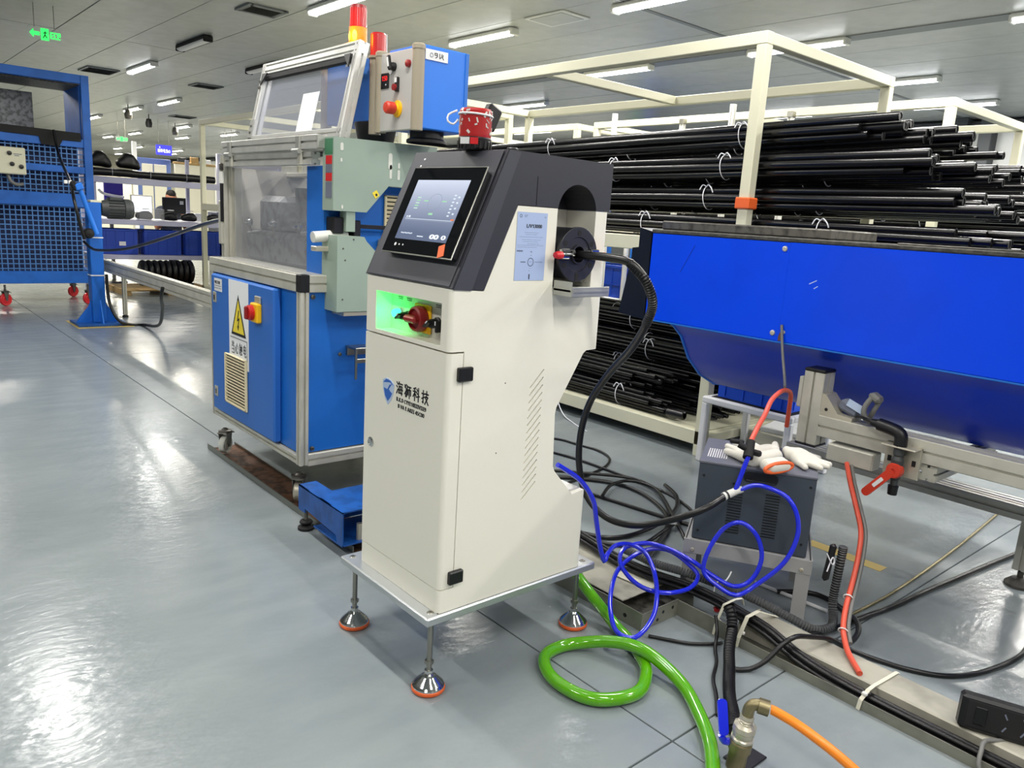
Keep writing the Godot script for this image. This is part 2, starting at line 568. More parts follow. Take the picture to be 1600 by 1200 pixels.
func paper_material() -> StandardMaterial3D:
	var im := Image.create(240, 440, false, Image.FORMAT_RGB8)
	im.fill(Color(0.68, 0.75, 0.90))
	var k := Color(0.22, 0.26, 0.36); var g := Color(0.46, 0.52, 0.66)
	for a in 60:
		var t := TAU * a / 60.0
		im.fill_rect(Rect2i(int(26 + 8 * cos(t)), int(24 + 9 * sin(t)), 3, 3), k)
		im.fill_rect(Rect2i(int(122 + 22 * cos(t)), int(318 + 26 * sin(t)), 4, 4), k)
	im.fill_rect(Rect2i(54, 18, 26, 4), g); im.fill_rect(Rect2i(54, 27, 20, 4), g)
	im.fill_rect(Rect2i(216, 20, 12, 10), g); im.fill_rect(Rect2i(218, 18, 8, 8), Color(0.68, 0.75, 0.90))
	var rng := RandomNumberGenerator.new(); rng.seed = 5
	for row in [[128, 64, 112], [140, 70, 96], [156, 24, 190], [174, 46, 150], [186, 54, 120], [200, 90, 90], [210, 10, 200], [222, 10, 150]]:
		var x: int = row[1]
		while x < row[1] + row[2]:
			var w := rng.randi_range(4, 10)
			im.fill_rect(Rect2i(x, row[0], w, 3), g)
			x += w + 3
	for i in 6: im.fill_rect(Rect2i(10 + i * 8, 244, 6, 9), k)
	for i in 5: im.fill_rect(Rect2i(44 + i * 8, 316, 6, 7), k)
	for i in 9: im.fill_rect(Rect2i(158 + i * 7, 316, 5, 6), g)
	im.fill_rect(Rect2i(116, 250, 14, 3), k); im.fill_rect(Rect2i(127, 250, 3, 9), k); im.fill_rect(Rect2i(122, 274, 6, 4), k)
	im.fill_rect(Rect2i(112, 316, 20, 3), g)
	im.fill_rect(Rect2i(116, 360, 12, 2), g); im.fill_rect(Rect2i(114, 372, 4, 8), g)
	im.fill_rect(Rect2i(113, 398, 10, 34), k)
	var m := StandardMaterial3D.new()
	m.albedo_texture = ImageTexture.create_from_image(im); m.roughness = 0.55
	return m

func _ready() -> void:
	var cam := Camera3D.new()
	cam.name = "camera"
	cam.position = Vector3(0, 1.4, 0)
	cam.rotation = Vector3(-0.210507, -0.720253, 0.0614958)
	cam.fov = 52.8166
	cam.near = 0.05; cam.far = 200.0
	add_child(cam)
	cam.current = true
	var we := WorldEnvironment.new()
	we.name = "world"
	var env := Environment.new()
	env.background_mode = Environment.BG_COLOR
	env.background_color = Color(0.02, 0.02, 0.022)
	env.tonemap_mode = Environment.TONE_MAPPER_LINEAR
	env.tonemap_exposure = 1.6
	env.sdfgi_enabled = true; env.ssao_enabled = true; env.ssil_enabled = true
	we.environment = env
	add_child(we)
	make_materials()
	build_lights()
	build_room()
	build_gauge()
	build_cart()
	build_trough()
	build_racks()
	build_floor_things()
	build_far()
	build_cables()

# ---------------------------------------------------------------- ceiling lights
const LIGHT_ENERGY := 3.0

func ceiling_light(x: float, z: float, label: String, lit := true, y := 3.5, len := 1.14, far := false, live := true) -> void:
	var t := thing("ceiling_light", label, "light", Vector3(x, y, z), "batten lights under the ceiling" if lit else "unlit batten lights")
	var h := MB.new().box(V(x, y - 0.025, z), V(0.13, 0.05, len + 0.06), 0.012)
	part("housing", h, "white_plastic" if lit else "black_matt", t)
	var d := MB.new()
	var pr := PackedVector2Array()
	for i in 9:
		var a := PI * i / 8.0
		pr.append(Vector2(cos(a) * 0.058, -sin(a) * 0.03))
	d.prism(pr, V(x, y - 0.05, z - len / 2), V(1, 0, 0), V(0, 1, 0), V(0, 0, len))
	part("diffuser", d, ("tube_far" if far else "tube_glow") if lit else "white", t)
	for s in [-1, 1]:
		part("end_cap", MB.new().box(V(x, y - 0.045, z + s * (len / 2 + 0.02)), V(0.125, 0.075, 0.035), 0.01), "white_plastic" if lit else "black_matt", t)
	if lit and live:
		var l := AreaLight3D.new()
		l.name = "lamp"
		l.area_size = Vector2(0.11, len)
		l.light_energy = LIGHT_ENERGY * (3.2 if far else 1.7 if x > 5.5 else 0.95)
		l.light_color = Color(1.0, 0.985, 0.955) if not far else Color(1.0, 0.97, 0.9)
		l.area_range = 60.0
		l.area_attenuation = 2.0
		l.shadow_enabled = true
		t.add_child(l)
		l.position = Vector3(0, -0.087, 0)
		l.rotation = Vector3(-PI / 2, 0, 0)

func build_lights() -> void:
	var rows := [-5.05, -7.78]
	var n := ["nearest", "second", "third", "fourth", "fifth"]
	for x in [6.0, 8.35, 10.8, 12.9]:
		ceiling_light(x, -5.05, "white batten light in the nearest row over the racks, %s from left" % n[[6.0, 8.35, 10.8, 12.9].find(x)])
	ceiling_light(4.15, -7.8, "white batten light cut by the top edge above the orange beacon")
	ceiling_light(6.0, -7.76, "white batten light right of the blue control box on the ceiling")
	ceiling_light(8.35, -7.72, "white batten light framed by the near rack's top beams")
	ceiling_light(9.9, -11.4, "white batten light seen just over the red wrapped beacon")
	ceiling_light(12.9, -7.9, "small white batten light behind the slim white posts")
	ceiling_light(4.08, -14.4, "white batten light in front of the blue mesh cage top", true, 3.5, 1.3)
	var un := 0
	for p in [[1.2, -5.0], [1.2, -7.6], [1.2, -2.3], [3.6, -5.05], [3.6, -2.3], [6.0, -2.3], [8.35, -2.3], [10.8, -2.3], [8.35, 0.5], [10.8, 0.5], [6.0, 3.2], [8.35, 3.2], [1.2, 0.5], [3.6, 0.5], [6.0, 0.5], [-1.4, -2.3], [-1.4, -5.0], [-1.4, 0.5], [-1.4, 3.2], [1.2, 3.2], [3.6, 3.2]]:
		ceiling_light(p[0], p[1], "white batten light out of the picture, %s of those above and behind the camera" % ["first", "second", "third", "fourth", "fifth", "sixth", "seventh", "eighth", "ninth", "tenth", "eleventh", "twelfth", "thirteenth", "fourteenth", "fifteenth", "sixteenth", "seventeenth", "eighteenth", "nineteenth", "twentieth", "twenty-first", "twenty-second", "twenty-third"][un])
		un += 1
	# the far half of the hall, warmer panels seen small
	var far_spots := [
		[5.85, -18.7, "warm panel light right of the two nearest ones beyond the cage"],
		[5.8, -21.3, "warm panel light just left and below the first far one"],
		[5.76, -24.9, "warm panel light half hidden by the cage's right edge"],
		[8.06, -24.65, "warm panel light left of the small hanging green sign"],
		[9.75, -25.4, "warm panel light between rack frame and tilted lid"],
		[8.0, -29.2, "warm panel light beside the small dark ceiling speakers"],
		[9.45, -28.9, "warm panel light lower right above the hanging blue sign"],
		[7.95, -32.4, "warm panel light low behind the cage, over the black rolls"],
		[10.3, -37.2, "tiny far panel light right of the white pole"],
		[11.9, -37.0, "tiny far panel light right above the blue sign's corner"],
		[10.15, -39.8, "tiny far panel light left of the white pole"],
		[12.66, -40.2, "tiny far panel light touching the blue sign's right edge"],
		[11.5, -45.0, "tiniest panel light at the far end of the hall"],
		[12.9, -14.5, "panel light hidden behind the blue cabinets"],
		[1.2, -14.4, "panel light hidden above the blue mesh cage"],
		[2.5, -20.0, "panel light hidden behind the blue mesh cage"],
		[12.5, -20.0, "panel light hidden behind the control boxes"]]
	var k := 0
	for p in far_spots:
		ceiling_light(p[0], p[1], p[2], true, 3.5, 1.3, true, true)
		k += 1
	ceiling_light(3.92, -11.45, "unlit black batten light with white lens near the cage", false, 3.5, 1.05)
	ceiling_light(5.3, -12.4, "unlit black batten light left of the tilted clear lid", false, 3.5, 1.05)

# ---------------------------------------------------------------- room
func build_room() -> void:
	# floor: poured slabs with sawn joints
	var fl := struct("floor", MB.new().bb(V(-7, -0.3, -50), V(16, -0.012, 9)), "joint")
	var xs := [-7.0, -4.65, 1.645, 7.94, 16.0]
	var zs := [-50.0, -45.3, -39.0, -32.7, -26.4, -20.1, -13.75, -7.425, -1.103, 5.2, 9.0]
	for i in xs.size() - 1:
		for j in zs.size() - 1:
			var g := 0.0028
			part("slab", MB.new().bb(V(xs[i] + g, -0.1, zs[j] + g), V(xs[i + 1] - g, 0.0, zs[j + 1] - g), 0.0015), "floor", fl)
	# ceiling panels
	var ce := struct("ceiling", MB.new().bb(V(-7, 3.53, -50), V(16, 3.8, 9)), "wall_dark")
	var x := -6.66
	var rng := RandomNumberGenerator.new(); rng.seed = 11
	var cz := [9.0, 1.4, -5.5, -12.45, -19.0, -25.9, -32.8, -39.7, -50.0]
	while x < 15.2:
		var x1 := minf(x + 0.83, 15.2)
		for j in cz.size() - 1:
			part("panel", MB.new().bb(V(x + 0.004, 3.5 + rng.randf() * 0.003, cz[j + 1] + 0.006), V(x1 - 0.004, 3.56, cz[j] - 0.006), 0.003), "ceiling", ce)
		x = x1
	part("cover_strip", MB.new().bb(V(8.30, 3.492, -12.4), V(8.52, 3.53, 8)), "ceiling_trim", ce)
	part("cover_strip", MB.new().bb(V(-7, 3.494, -5.54), V(15, 3.53, -5.48)), "ceiling_trim", ce)
	# walls
	struct("wall_left", MB.new().bb(V(-7.2, -0.1, -50), V(-6.9, 3.6, 9)), "wall")
	struct("wall_back", MB.new().bb(V(-7, -0.1, 8.8), V(16, 3.6, 9.1)), "wall")
	struct("wall_far", MB.new().bb(V(-7, -0.1, -49.8), V(16, 3.6, -49.5)), "partition")
	var wr := struct("wall_right", MB.new().bb(V(14.85, -0.1, -50), V(15.2, 3.6, 9)), "wall_dark")
	var z := 8.6
	while z > -49.0:
		part("panel", MB.new().bb(V(14.72, 0.1, z - 0.62), V(14.87, 3.32, z - 0.012), 0.006), "wall", wr)
		z -= 0.62
	struct("trim_1", MB.new().bb(V(14.66, 3.34, -49), V(14.86, 3.46, 8.8), 0.01), "wall_dark")
	# dark pillars standing against that wall
	for p in [[-12.88, -12.45], [-5.62, -5.40], [-5.20, -5.0], [-19.5, -19.0]]:
		struct("wall_pillar", MB.new().bb(V(14.45, 0, p[0]), V(14.72, 3.5, p[1]), 0.01), "wall_dark")
	var ws := struct("wall_pillar", MB.new().bb(V(14.3, 0, -12.30), V(14.72, 3.34, -11.95), 0.01), "wall_dark")
	part("light_strip", MB.new().bb(V(14.27, 1.2, -12.22), V(14.3, 3.2, -12.10), 0.004), "blue_strip", ws)
	solo("white_post", MB.new().bb(V(14.2, 0, -12.66), V(14.3, 3.4, -12.54), 0.01), "white", "tall white post against the far wall, beside the blue lit strip", "post")
	# air vents in the ceiling
	var vi := 0
	for p in [[3.82, -8.96, 0.40, 0.34, "dark louvred air vent at the top edge left of the orange beacon"], [3.74, -15.7, 0.46, 0.62, "dark louvred air vent above the blue mesh cage"], [5.55, -15.6, 0.44, 0.44, "dark louvred air vent between the cage and the tilted lid"], [7.2, -22.0, 0.5, 0.5, "small dark air vent far down the ceiling"]]:
		var t := thing("air_vent", p[4], "vent", V(p[0], 3.5, p[1]), "ceiling air vents")
		var fr := MB.new()
		var w: float = p[2] / 2; var l: float = p[3] / 2
		for s in [-1, 1]:
			fr.bb(V(p[0] + s * w - 0.03, 3.478, p[1] - l - 0.03), V(p[0] + s * w + 0.03, 3.5, p[1] + l + 0.03), 0.004)
			fr.bb(V(p[0] - w, 3.478, p[1] + s * l - 0.03), V(p[0] + w, 3.5, p[1] + s * l + 0.03), 0.004)
		part("frame", fr, "ceiling_trim", t)
		part("duct", MB.new().bb(V(p[0] - w, 3.494, p[1] - l), V(p[0] + w, 3.499, p[1] + l)), "black_matt", t)
		for i in 6:
			var zz: float = p[1] - l + (i + 0.5) * p[3] / 6
			part("slat", MB.new().box(V(p[0], 3.486, zz), V(p[2], 0.003, p[3] / 9), 0.0, Basis(V(1, 0, 0), 0.6)), "motor", t)
		vi += 1
	var ap := thing("access_panel", "pale square access panel flush in the ceiling, beside the second batten light", "panel", V(5.98, 3.5, -6.46))
	part("frame", MB.new().bb(V(5.78, 3.484, -6.76), V(6.19, 3.5, -6.17), 0.004), "wall", ap)
	part("cover", MB.new().bb(V(5.82, 3.478, -6.71), V(6.15, 3.486, -6.22), 0.003), "ceiling", ap)

const HAI := [[.05,.92,.2,.8],[.02,.64,.17,.54],[.03,.06,.22,.38],[.44,.97,.32,.76],[.42,.84,.97,.84],[.44,.66,.36,.14],[.44,.66,.9,.66],[.9,.66,.86,.02],[.3,.4,1,.4],[.36,.14,.94,.14],[.6,.6,.7,.48],[.57,.32,.67,.2]]
const SHI := [[.28,.97,.05,.74],[.02,.92,.28,.6],[.28,.6,.18,.04],[.24,.5,.02,.22],[.42,.92,.42,.36],[.42,.36,.32,.06],[.52,.84,1,.84],[.56,.62,.56,.22],[.56,.62,.96,.62],[.96,.62,.96,.22],[.76,.84,.76,.0]]
const KE := [[.42,.97,.08,.86],[.02,.68,.5,.68],[.27,.9,.27,0],[.27,.6,.02,.28],[.27,.6,.48,.4],[.58,.9,.7,.78],[.55,.66,.68,.55],[.5,.3,1,.42],[.83,1,.83,0]]
const JI := [[.02,.74,.42,.74],[.24,.98,.24,.08],[.24,.08,.12,.14],[.02,.36,.42,.52],[.48,.78,1,.78],[.74,1,.74,.56],[.52,.56,.92,.56],[.92,.56,.5,.02],[.58,.48,1,.02]]
const DANG := [[.5,1,.5,.7],[.2,.95,.3,.75],[.8,.95,.7,.75],[.1,.62,.9,.62],[.9,.62,.9,.02],[.15,.34,.9,.34],[.1,.04,.9,.04]]
const XIN := [[.1,.6,.05,.2],[.3,.75,.32,.1],[.32,.1,.8,.1],[.8,.1,.82,.3],[.5,.9,.6,.7],[.8,.7,.95,.45]]
const CHU := [[.25,1,.05,.75],[.2,.85,.45,.85],[.12,.7,.12,.1],[.12,.7,.42,.7],[.42,.7,.42,.02],[.12,.48,.42,.48],[.12,.28,.42,.28],[.55,.75,.55,.4],[.55,.75,.95,.75],[.95,.75,.95,.4],[.55,.42,.95,.42],[.75,.95,.75,.1],[.55,.1,.98,.14]]
const DIAN := [[.15,.85,.15,.3],[.15,.85,.85,.85],[.85,.85,.85,.3],[.15,.58,.85,.58],[.15,.32,.85,.32],[.5,1,.5,.05],[.5,.05,.95,.05],[.95,.05,.95,.2]]

# turn-handle for a switch: base ring, body and pointed grip, axis along -x
func knob(c: Vector3, r: float, mat_: String, called: String, parent: Node, tilt := 0.0) -> void:
	var k := part(called, MB.new().lathe(c, [Vector2(r * 1.25, 0), Vector2(r * 1.25, 0.006), Vector2(r, 0.008), Vector2(r * 0.95, 0.026), Vector2(r * 0.8, 0.03), Vector2(0, 0.031)], 22, V(-1, 0, 0)), mat_, parent)
	var b := Basis(V(1, 0, 0), tilt)
	part("grip", MB.new().box(c + V(-0.036, 0, 0), V(0.022, r * 2.3, r * 0.6), 0.003, b), mat_, k)
	part("pointer", MB.new().box(c + V(-0.0475, 0, 0) + b * V(0, r * 0.75, 0), V(0.002, r * 0.8, 0.003), 0.0, b), "white", k)

func csg_poly(poly: PackedVector2Array, depth: float, tr: Transform3D) -> CSGPolygon3D:
	var c := CSGPolygon3D.new()
	c.polygon = poly; c.depth = depth; c.transform = tr
	return c

func csg_box(a: Vector3, b: Vector3, op := CSGShape3D.OPERATION_SUBTRACTION) -> CSGBox3D:
	var c := CSGBox3D.new()
	c.size = (b - a).abs(); c.position = (a + b) * 0.5; c.operation = op
	return c

func rounded(x0: float, y0: float, x1: float, y1: float, r: float, corners := 15, seg := 6) -> PackedVector2Array:
	var p := PackedVector2Array()
	var cs := [Vector2(x0 + r, y0 + r), Vector2(x1 - r, y0 + r), Vector2(x1 - r, y1 - r), Vector2(x0 + r, y1 - r)]
	var co := [Vector2(x0, y0), Vector2(x1, y0), Vector2(x1, y1), Vector2(x0, y1)]
	for k in 4:
		if corners & (1 << k):
			for i in seg + 1:
				var a := PI + PI / 2 * k + PI / 2 * i / seg
				p.append(cs[k] + Vector2(cos(a), sin(a)) * r)
		else:
			p.append(co[k])
	return p

func build_gauge() -> void:
	var X0 := 1.231; var Z0 := -1.671; var Z1 := -2.118
	var root := thing("laser_gauge_machine", "cream and charcoal gauge machine with tilted touch screen on a levelled plate", "machine", V(1.54, 0, -1.92))
	# base plate
	var plate := MB.new().bb(V(1.19, 0.228, -2.178), V(1.893, 0.255, -1.662), 0.004)
	part("base_plate", plate, "alu_plate", root)
	for p in [[1.222, -1.694], [1.222, -2.15], [1.86, -1.694], [1.86, -2.15]]:
		part("plate_screw", MB.new().lathe(V(p[0], 0.255, p[1]), [Vector2(0.011, 0), Vector2(0.009, 0.002), Vector2(0.004, 0.0025), Vector2(0.004, 0.0005), Vector2(0, 0.0005)], 12), "steel", root)
	# levelling feet
	for p in [[1.228, -1.697], [1.232, -2.15], [1.862, -1.716], [1.862, -2.15]]:
		var c := V(p[0], 0, p[1])
		var ft := part("levelling_foot", MB.new().lathe(c, [Vector2(0.049, 0.016), Vector2(0.049, 0.02), Vector2(0.044, 0.026), Vector2(0.022, 0.047), Vector2(0.017, 0.05), Vector2(0.013, 0.056), Vector2(0.013, 0.066), Vector2(0.0, 0.066)], 28), "chrome", root)
		part("rubber_pad", MB.new().lathe(c, [Vector2(0.0, 0.0005), Vector2(0.046, 0.0005), Vector2(0.051, 0.006), Vector2(0.051, 0.013), Vector2(0.048, 0.017), Vector2(0, 0.017)], 28), "orange", ft)
		part("stem", MB.new().cyl(c + V(0, 0.06, 0), c + V(0, 0.229, 0), 0.0085, -1, 16), "steel", ft)
		part("lock_nut", MB.new().cyl(c + V(0, 0.086, 0), c + V(0, 0.098, 0), 0.014, -1, 6), "steel", ft)
	# body: side profile, rounded in plan, with recesses and slots cut out
	var side := PackedVector2Array([Vector2(X0, 0.256), Vector2(1.822, 0.256), Vector2(1.822, 0.528), Vector2(1.812, 0.533), Vector2(1.757, 0.526), Vector2(1.668, 0.622), Vector2(1.66, 0.64), Vector2(1.652, 0.812), Vector2(1.656, 0.832), Vector2(1.758, 0.998), Vector2(1.77, 1.006), Vector2(1.822, 1.008), Vector2(1.822, 1.436), Vector2(1.449, 1.436), Vector2(1.343, 1.2), Vector2(1.338, 1.199), Vector2(X0, 1.205)])
	var body := CSGCombiner3D.new()
	body.name = "body"
	root.add_child(body)
	body.position = -root.position
	body.material_override = M.cream
	body.add_child(csg_poly(side, Z0 - Z1, Transform3D(Basis(), V(0, 0, Z0))))
	var plan := csg_poly(rounded(X0, Z1, 1.822, Z0, 0.014, 15, 8), 1.4, Transform3D(Basis(V(1, 0, 0), V(0, 0, 1), V(0, -1, 0)), V(0, 1.6, 0)))
	plan.transform = Transform3D(Basis(V(1, 0, 0), V(0, 0, 1), V(0, 1, 0) * -1.0), V(0, 0.2, 0))
	plan.operation = CSGShape3D.OPERATION_INTERSECTION
	body.add_child(plan)
	body.add_child(csg_box(V(1.1, 0.327, -2.3), V(1.2845, 1.0335, -1.5)))          # door rebate
	body.add_child(csg_box(V(1.1, 1.046, -2.052), V(1.288, 1.163, -1.711)))        # control recess
	var bay := csg_box(V(1.602, 1.2, -1.80), V(1.764, 1.5, -1.5)); body.add_child(bay)
	for i in 16:
		var f := i / 15.0
		var a := V(1.592, 0.959, Z0).lerp(V(1.587, 0.602, Z0), f); var b := V(1.539, 0.906, Z0).lerp(V(1.532, 0.551, Z0), f)
		var c := csg_box(V(-a.distance_to(b) / 2, -0.0022, -0.012), V(a.distance_to(b) / 2, 0.0022, 0.012))
		c.transform = Transform3D(Basis(V(0, 0, 1), (a - b).angle_to(V(1, 0, 0))), (a + b) / 2)
		body.add_child(c)
	part("slot_backing", MB.new().bb(V(1.51, 0.53, -1.70), V(1.62, 0.98, -1.683)), "black_matt", root)
	part("base_groove", MB.new().bb(V(1.234, 0.2545, -2.112), V(1.818, 0.2575, -1.674)), "black_matt", root)
	# door wraps the front corner
	var dpoly := PackedVector2Array([Vector2(1.281, -2.116), Vector2(1.281, Z0 - 0.022), Vector2(1.2825, Z0)])
	dpoly = PackedVector2Array([Vector2(1.282, Z1 + 0.002)])
	dpoly.append(Vector2(1.282, Z0))
	for i in 9:
		var a := PI / 2 + PI / 2 * i / 8.0
		dpoly.append(Vector2(X0 + 0.014 + 0.014 * cos(a), Z0 - 0.014 + 0.014 * sin(a)))
	dpoly.append_array([Vector2(X0, Z1 + 0.008), Vector2(X0 + 0.006, Z1 + 0.002)])
	var door := part("door", MB.new().prism(dpoly, V(0, 0.330, 0), V(1, 0, 0), V(0, 0, 1), V(0, 0.6985, 0)), "cream", root)
	for y in [0.97, 0.362]:
		part("hinge", MB.new().bb(V(1.262, y - 0.02, Z0 - 0.004), V(1.312, y + 0.02, Z0 + 0.013), 0.003), "black", door)
	var lk := part("lock", MB.new().lathe(V(X0, 0.68, -2.064), [Vector2(0.016, 0), Vector2(0.016, 0.003), Vector2(0.012, 0.006), Vector2(0.011, 0.005), Vector2(0, 0.005)], 20, V(-1, 0, 0)), "chrome", door)
	lk.name = "lock"
	# badge and lettering on the door; seen from -x, text runs along +z
	var tb := Basis(V(0, 0, 1), V(0, 1, 0), V(-1, 0, 0))
	var sh := PackedVector2Array([Vector2(0.0, 0.0), Vector2(0.018, 0.018), Vector2(0.03, 0.045), Vector2(0.033, 0.068), Vector2(0.012, 0.08), Vector2(-0.012, 0.082), Vector2(-0.031, 0.074), Vector2(-0.03, 0.045), Vector2(-0.018, 0.018)])
	var emb := part("emblem", MB.new().prism(sh, V(X0 - 0.0012, 0.822, -1.97), V(0, 0, 1), V(0, 1, 0), V(0.0012, 0, 0)), "logo_light", door)
	var s2 := PackedVector2Array([Vector2(0.0, 0.012), Vector2(0.014, 0.026), Vector2(0.023, 0.04), Vector2(0.012, 0.044), Vector2(0.004, 0.05), Vector2(0.02, 0.068), Vector2(0.008, 0.064), Vector2(-0.004, 0.048), Vector2(-0.024, 0.05), Vector2(-0.016, 0.026)])
	part("emblem_figure", MB.new().prism(s2, V(X0 - 0.002, 0.822, -1.97), V(0, 0, 1), V(0, 1, 0), V(0.001, 0, 0)), "logo_blue", emb)
	part("emblem_band", MB.new().prism(PackedVector2Array([Vector2(-0.028, 0.066), Vector2(0.01, 0.072), Vector2(0.03, 0.064), Vector2(0.012, 0.077), Vector2(-0.012, 0.079)]), V(X0 - 0.002, 0.822, -1.97), V(0, 0, 1), V(0, 1, 0), V(0.001, 0, 0)), "logo_blue", emb)
	var gs := [HAI, SHI, KE, JI]
	for i in 4:
		part("character", MB.new().strokes(gs[i], V(X0 - 0.0002, 0.866, -1.925 + i * 0.0445), V(0, 0, 0.034), V(0, 0.04, 0), 0.0042), "ink", door)
	words("lettering", "B.K.D CYYE10IIIIVIIE9", 0.0125, V(X0 - 0.0006, 0.851, -1.845), tb, "ink", door, true, 0.92)
	words("lettering", "B VA E AKEI 45C00", 0.0125, V(X0 - 0.0006, 0.831, -1.845), tb, "ink", door, true, 0.98)
	# control recess
	var xb := 1.2875
	part("recess_panel", MB.new().bb(V(xb - 0.003, 1.046, -2.052), V(xb, 1.163, -1.711)), "cream_grey", root)
	var gl := part("pilot_lamp", MB.new().lathe(V(xb - 0.003, 1.098, -2.0), [Vector2(0.016, 0), Vector2(0.016, 0.006), Vector2(0, 0.006)], 20, V(-1, 0, 0)), "chrome", root, "green pilot lamp")
	part("lamp_lens", MB.new().lathe(V(xb - 0.009, 1.098, -2.0), [Vector2(0.0145, 0), Vector2(0.014, 0.012), Vector2(0.011, 0.019), Vector2(0, 0.022)], 20, V(-1, 0, 0)), "green_lamp", gl)
	var gll := OmniLight3D.new()
	gll.name = "green_glow"; gll.light_color = Color(0.1, 1.0, 0.35); gll.light_energy = 0.005; gll.light_size = 0.012; gll.omni_range = 3.0; gll.omni_attenuation = 2.0; gll.shadow_enabled = true
	root.add_child(gll); gll.position = V(xb - 0.045, 1.098, -2.008) - root.position
	knob(V(xb - 0.003, 1.096, -1.952), 0.012, "black", "selector_switch", root, 0.9)
	knob(V(xb - 0.003, 1.094, -1.80), 0.014, "black", "selector_switch", root, 0.9)
	knob(V(xb - 0.003, 1.092, -1.748), 0.014, "black", "selector_switch", root, 0.0)
	var ms := part("main_switch", MB.new().box(V(xb - 0.007, 1.098, -1.872), V(0.008, 0.084, 0.084), 0.003), "yellow", root, "red and yellow main switch")
	part("dial", MB.new().lathe(V(xb - 0.011, 1.098, -1.872), [Vector2(0.037, 0), Vector2(0.039, 0.010), Vector2(0.036, 0.026), Vector2(0.030, 0.030), Vector2(0.026, 0.022), Vector2(0.0, 0.022)], 28, V(-1, 0, 0)), "red_dark", ms)
	part("grip", MB.new().box(V(xb - 0.045, 1.098, -1.872), V(0.03, 0.022, 0.062), 0.007), "red_dark", ms)
	for p in [[-2.0, 1.135], [-1.952, 1.135], [-1.80, 1.133]]:
		part("caption", MB.new().strokes([[0, .9, 1, .9], [.05, .45, .25, .6], [.35, .4, .55, .6], [.65, .4, .7, .65], [.85, .4, .95, .6]], V(xb - 0.0032, p[1], p[0] - 0.013), V(0, 0, 0.026), V(0, 0.014, 0), 0.0018), "ink", root)
	# charcoal head
	var head_side := PackedVector2Array([Vector2(X0, 1.207), Vector2(1.338, 1.201), Vector2(1.343, 1.203), Vector2(1.447, 1.438), Vector2(1.824, 1.438), Vector2(1.824, 1.58), Vector2(1.402, 1.583)])
	var head := CSGCombiner3D.new()
	head.name = "head_cover"
	root.add_child(head)
	head.position = -root.position
	head.material_override = M.charcoal
	head.add_child(csg_poly(head_side, Z0 - Z1 + 0.002, Transform3D(Basis(), V(0, 0, Z0 + 0.001))))
	var arch := PackedVector2Array([Vector2(1.602, 1.40), Vector2(1.764, 1.40)])
	for i in 17:
		var a := PI * i / 16.0
		arch.append(Vector2(1.683 + 0.081 * cos(a), 1.428 + 0.081 * sin(a)))
	var ac := csg_poly(arch, 0.2, Transform3D(Basis(), V(0, 0, -1.5)))
	ac.transform = Transform3D(Basis(), V(0, 0, -1.60)); ac.depth = 0.2
	ac.operation = CSGShape3D.OPERATION_SUBTRACTION
	head.add_child(ac)
	# the slanted face of the head: fold strip and screen
	var e := V(0.169, 0.378, 0).normalized(); var nn := V(-e.y, e.x, 0); var o := V(X0, 1.207, 0)
	part("fold_strip", MB.new().prism(PackedVector2Array([Vector2(1.236, 1.204), Vector2(1.297, 1.201), Vector2(1.446, 1.578), Vector2(1.405, 1.582)]), V(0, 0, Z0 + 0.001), V(1, 0, 0), V(0, 1, 0), V(0, 0, 0.0025)), "charcoal_light", root)
	part("panel_seam", MB.new().bb(V(1.515, 1.44, Z0 + 0.0005), V(1.5163, 1.52, Z0 + 0.002)), "black", root)
	part("face_panel", MB.new().box(o + e * 0.206 + nn * 0.0015 + V(0, 0, -1.894), V(0.405, 0.003, 0.425), 0.001, Basis(e, nn, V(0, 0, 1))), "charcoal_light", root)
	var B := Basis(V(0, 0, 1), e, nn)
	var tab := part("touch_screen", MB.new().box(o + e * 0.206 + nn * 0.012 + V(0, 0, -1.857), V(0.334, 0.262, 0.026), 0.004, B), "black", root, "dark tablet shaped touch screen")
	part("bezel", MB.new().box(o + e * 0.207 + nn * 0.0265 + V(0, 0, -1.859), V(0.352, 0.276, 0.004), 0.0015, B), "steel", tab)
	part("glass", MB.new().box(o + e * 0.207 + nn * 0.0292 + V(0, 0, -1.859), V(0.344, 0.268, 0.0016), 0.0, B), "black_glass", tab)
	var sq := MB.new()
	var sc := o + e * 0.208 + nn * 0.0304 + V(0, 0, -1.860)
	var hz := V(0, 0, 0.128); var hv := e * 0.094
	sq.quad(sc - hz + hv, sc + hz + hv, sc + hz - hv, sc - hz - hv, nn)
	part("display", sq, "screen", tab)
	part("sticker", MB.new().box(o + e * 0.090 + nn * 0.0305 + V(0, 0, -1.738), V(0.026, 0.036, 0.0012), 0.0, B * Basis(V(0, 0, 1), 0.35)), "orange", tab, "orange sticker")
	for i in 3:
		part("key_mark", MB.new().cyl(sc - hv - e * 0.018 + V(0, 0, -0.112 + i * 0.02), sc - hv - e * 0.018 + V(0, 0, -0.112 + i * 0.02) + nn * 0.0006, 0.005 if i == 0 else 0.0025, -1, 12), "white", tab)
	for p in [[0.385, -2.045], [0.362, -2.052]]:
		part("rivet", MB.new().lathe(o + e * p[0] + nn * 0.003 + V(0, 0, p[1]), [Vector2(0.004, 0), Vector2(0.003, 0.0015), Vector2(0, 0.002)], 10, nn), "white", root)
	# instruction sheet
	var ps := MB.new()
	ps.quad(V(1.448, 1.420, Z0 + 0.0012), V(1.563, 1.420, Z0 + 0.0012), V(1.563, 1.228, Z0 + 0.0012), V(1.448, 1.228, Z0 + 0.0012), V(0, 0, 1))
	var sheet := part("instruction_sheet", ps, "paper_print", root, "pale blue printed sheet")
	words("lettering", "L/V13000", 0.0105, V(1.513, 1.382, Z0 + 0.0014), Basis(), "ink", sheet, true)
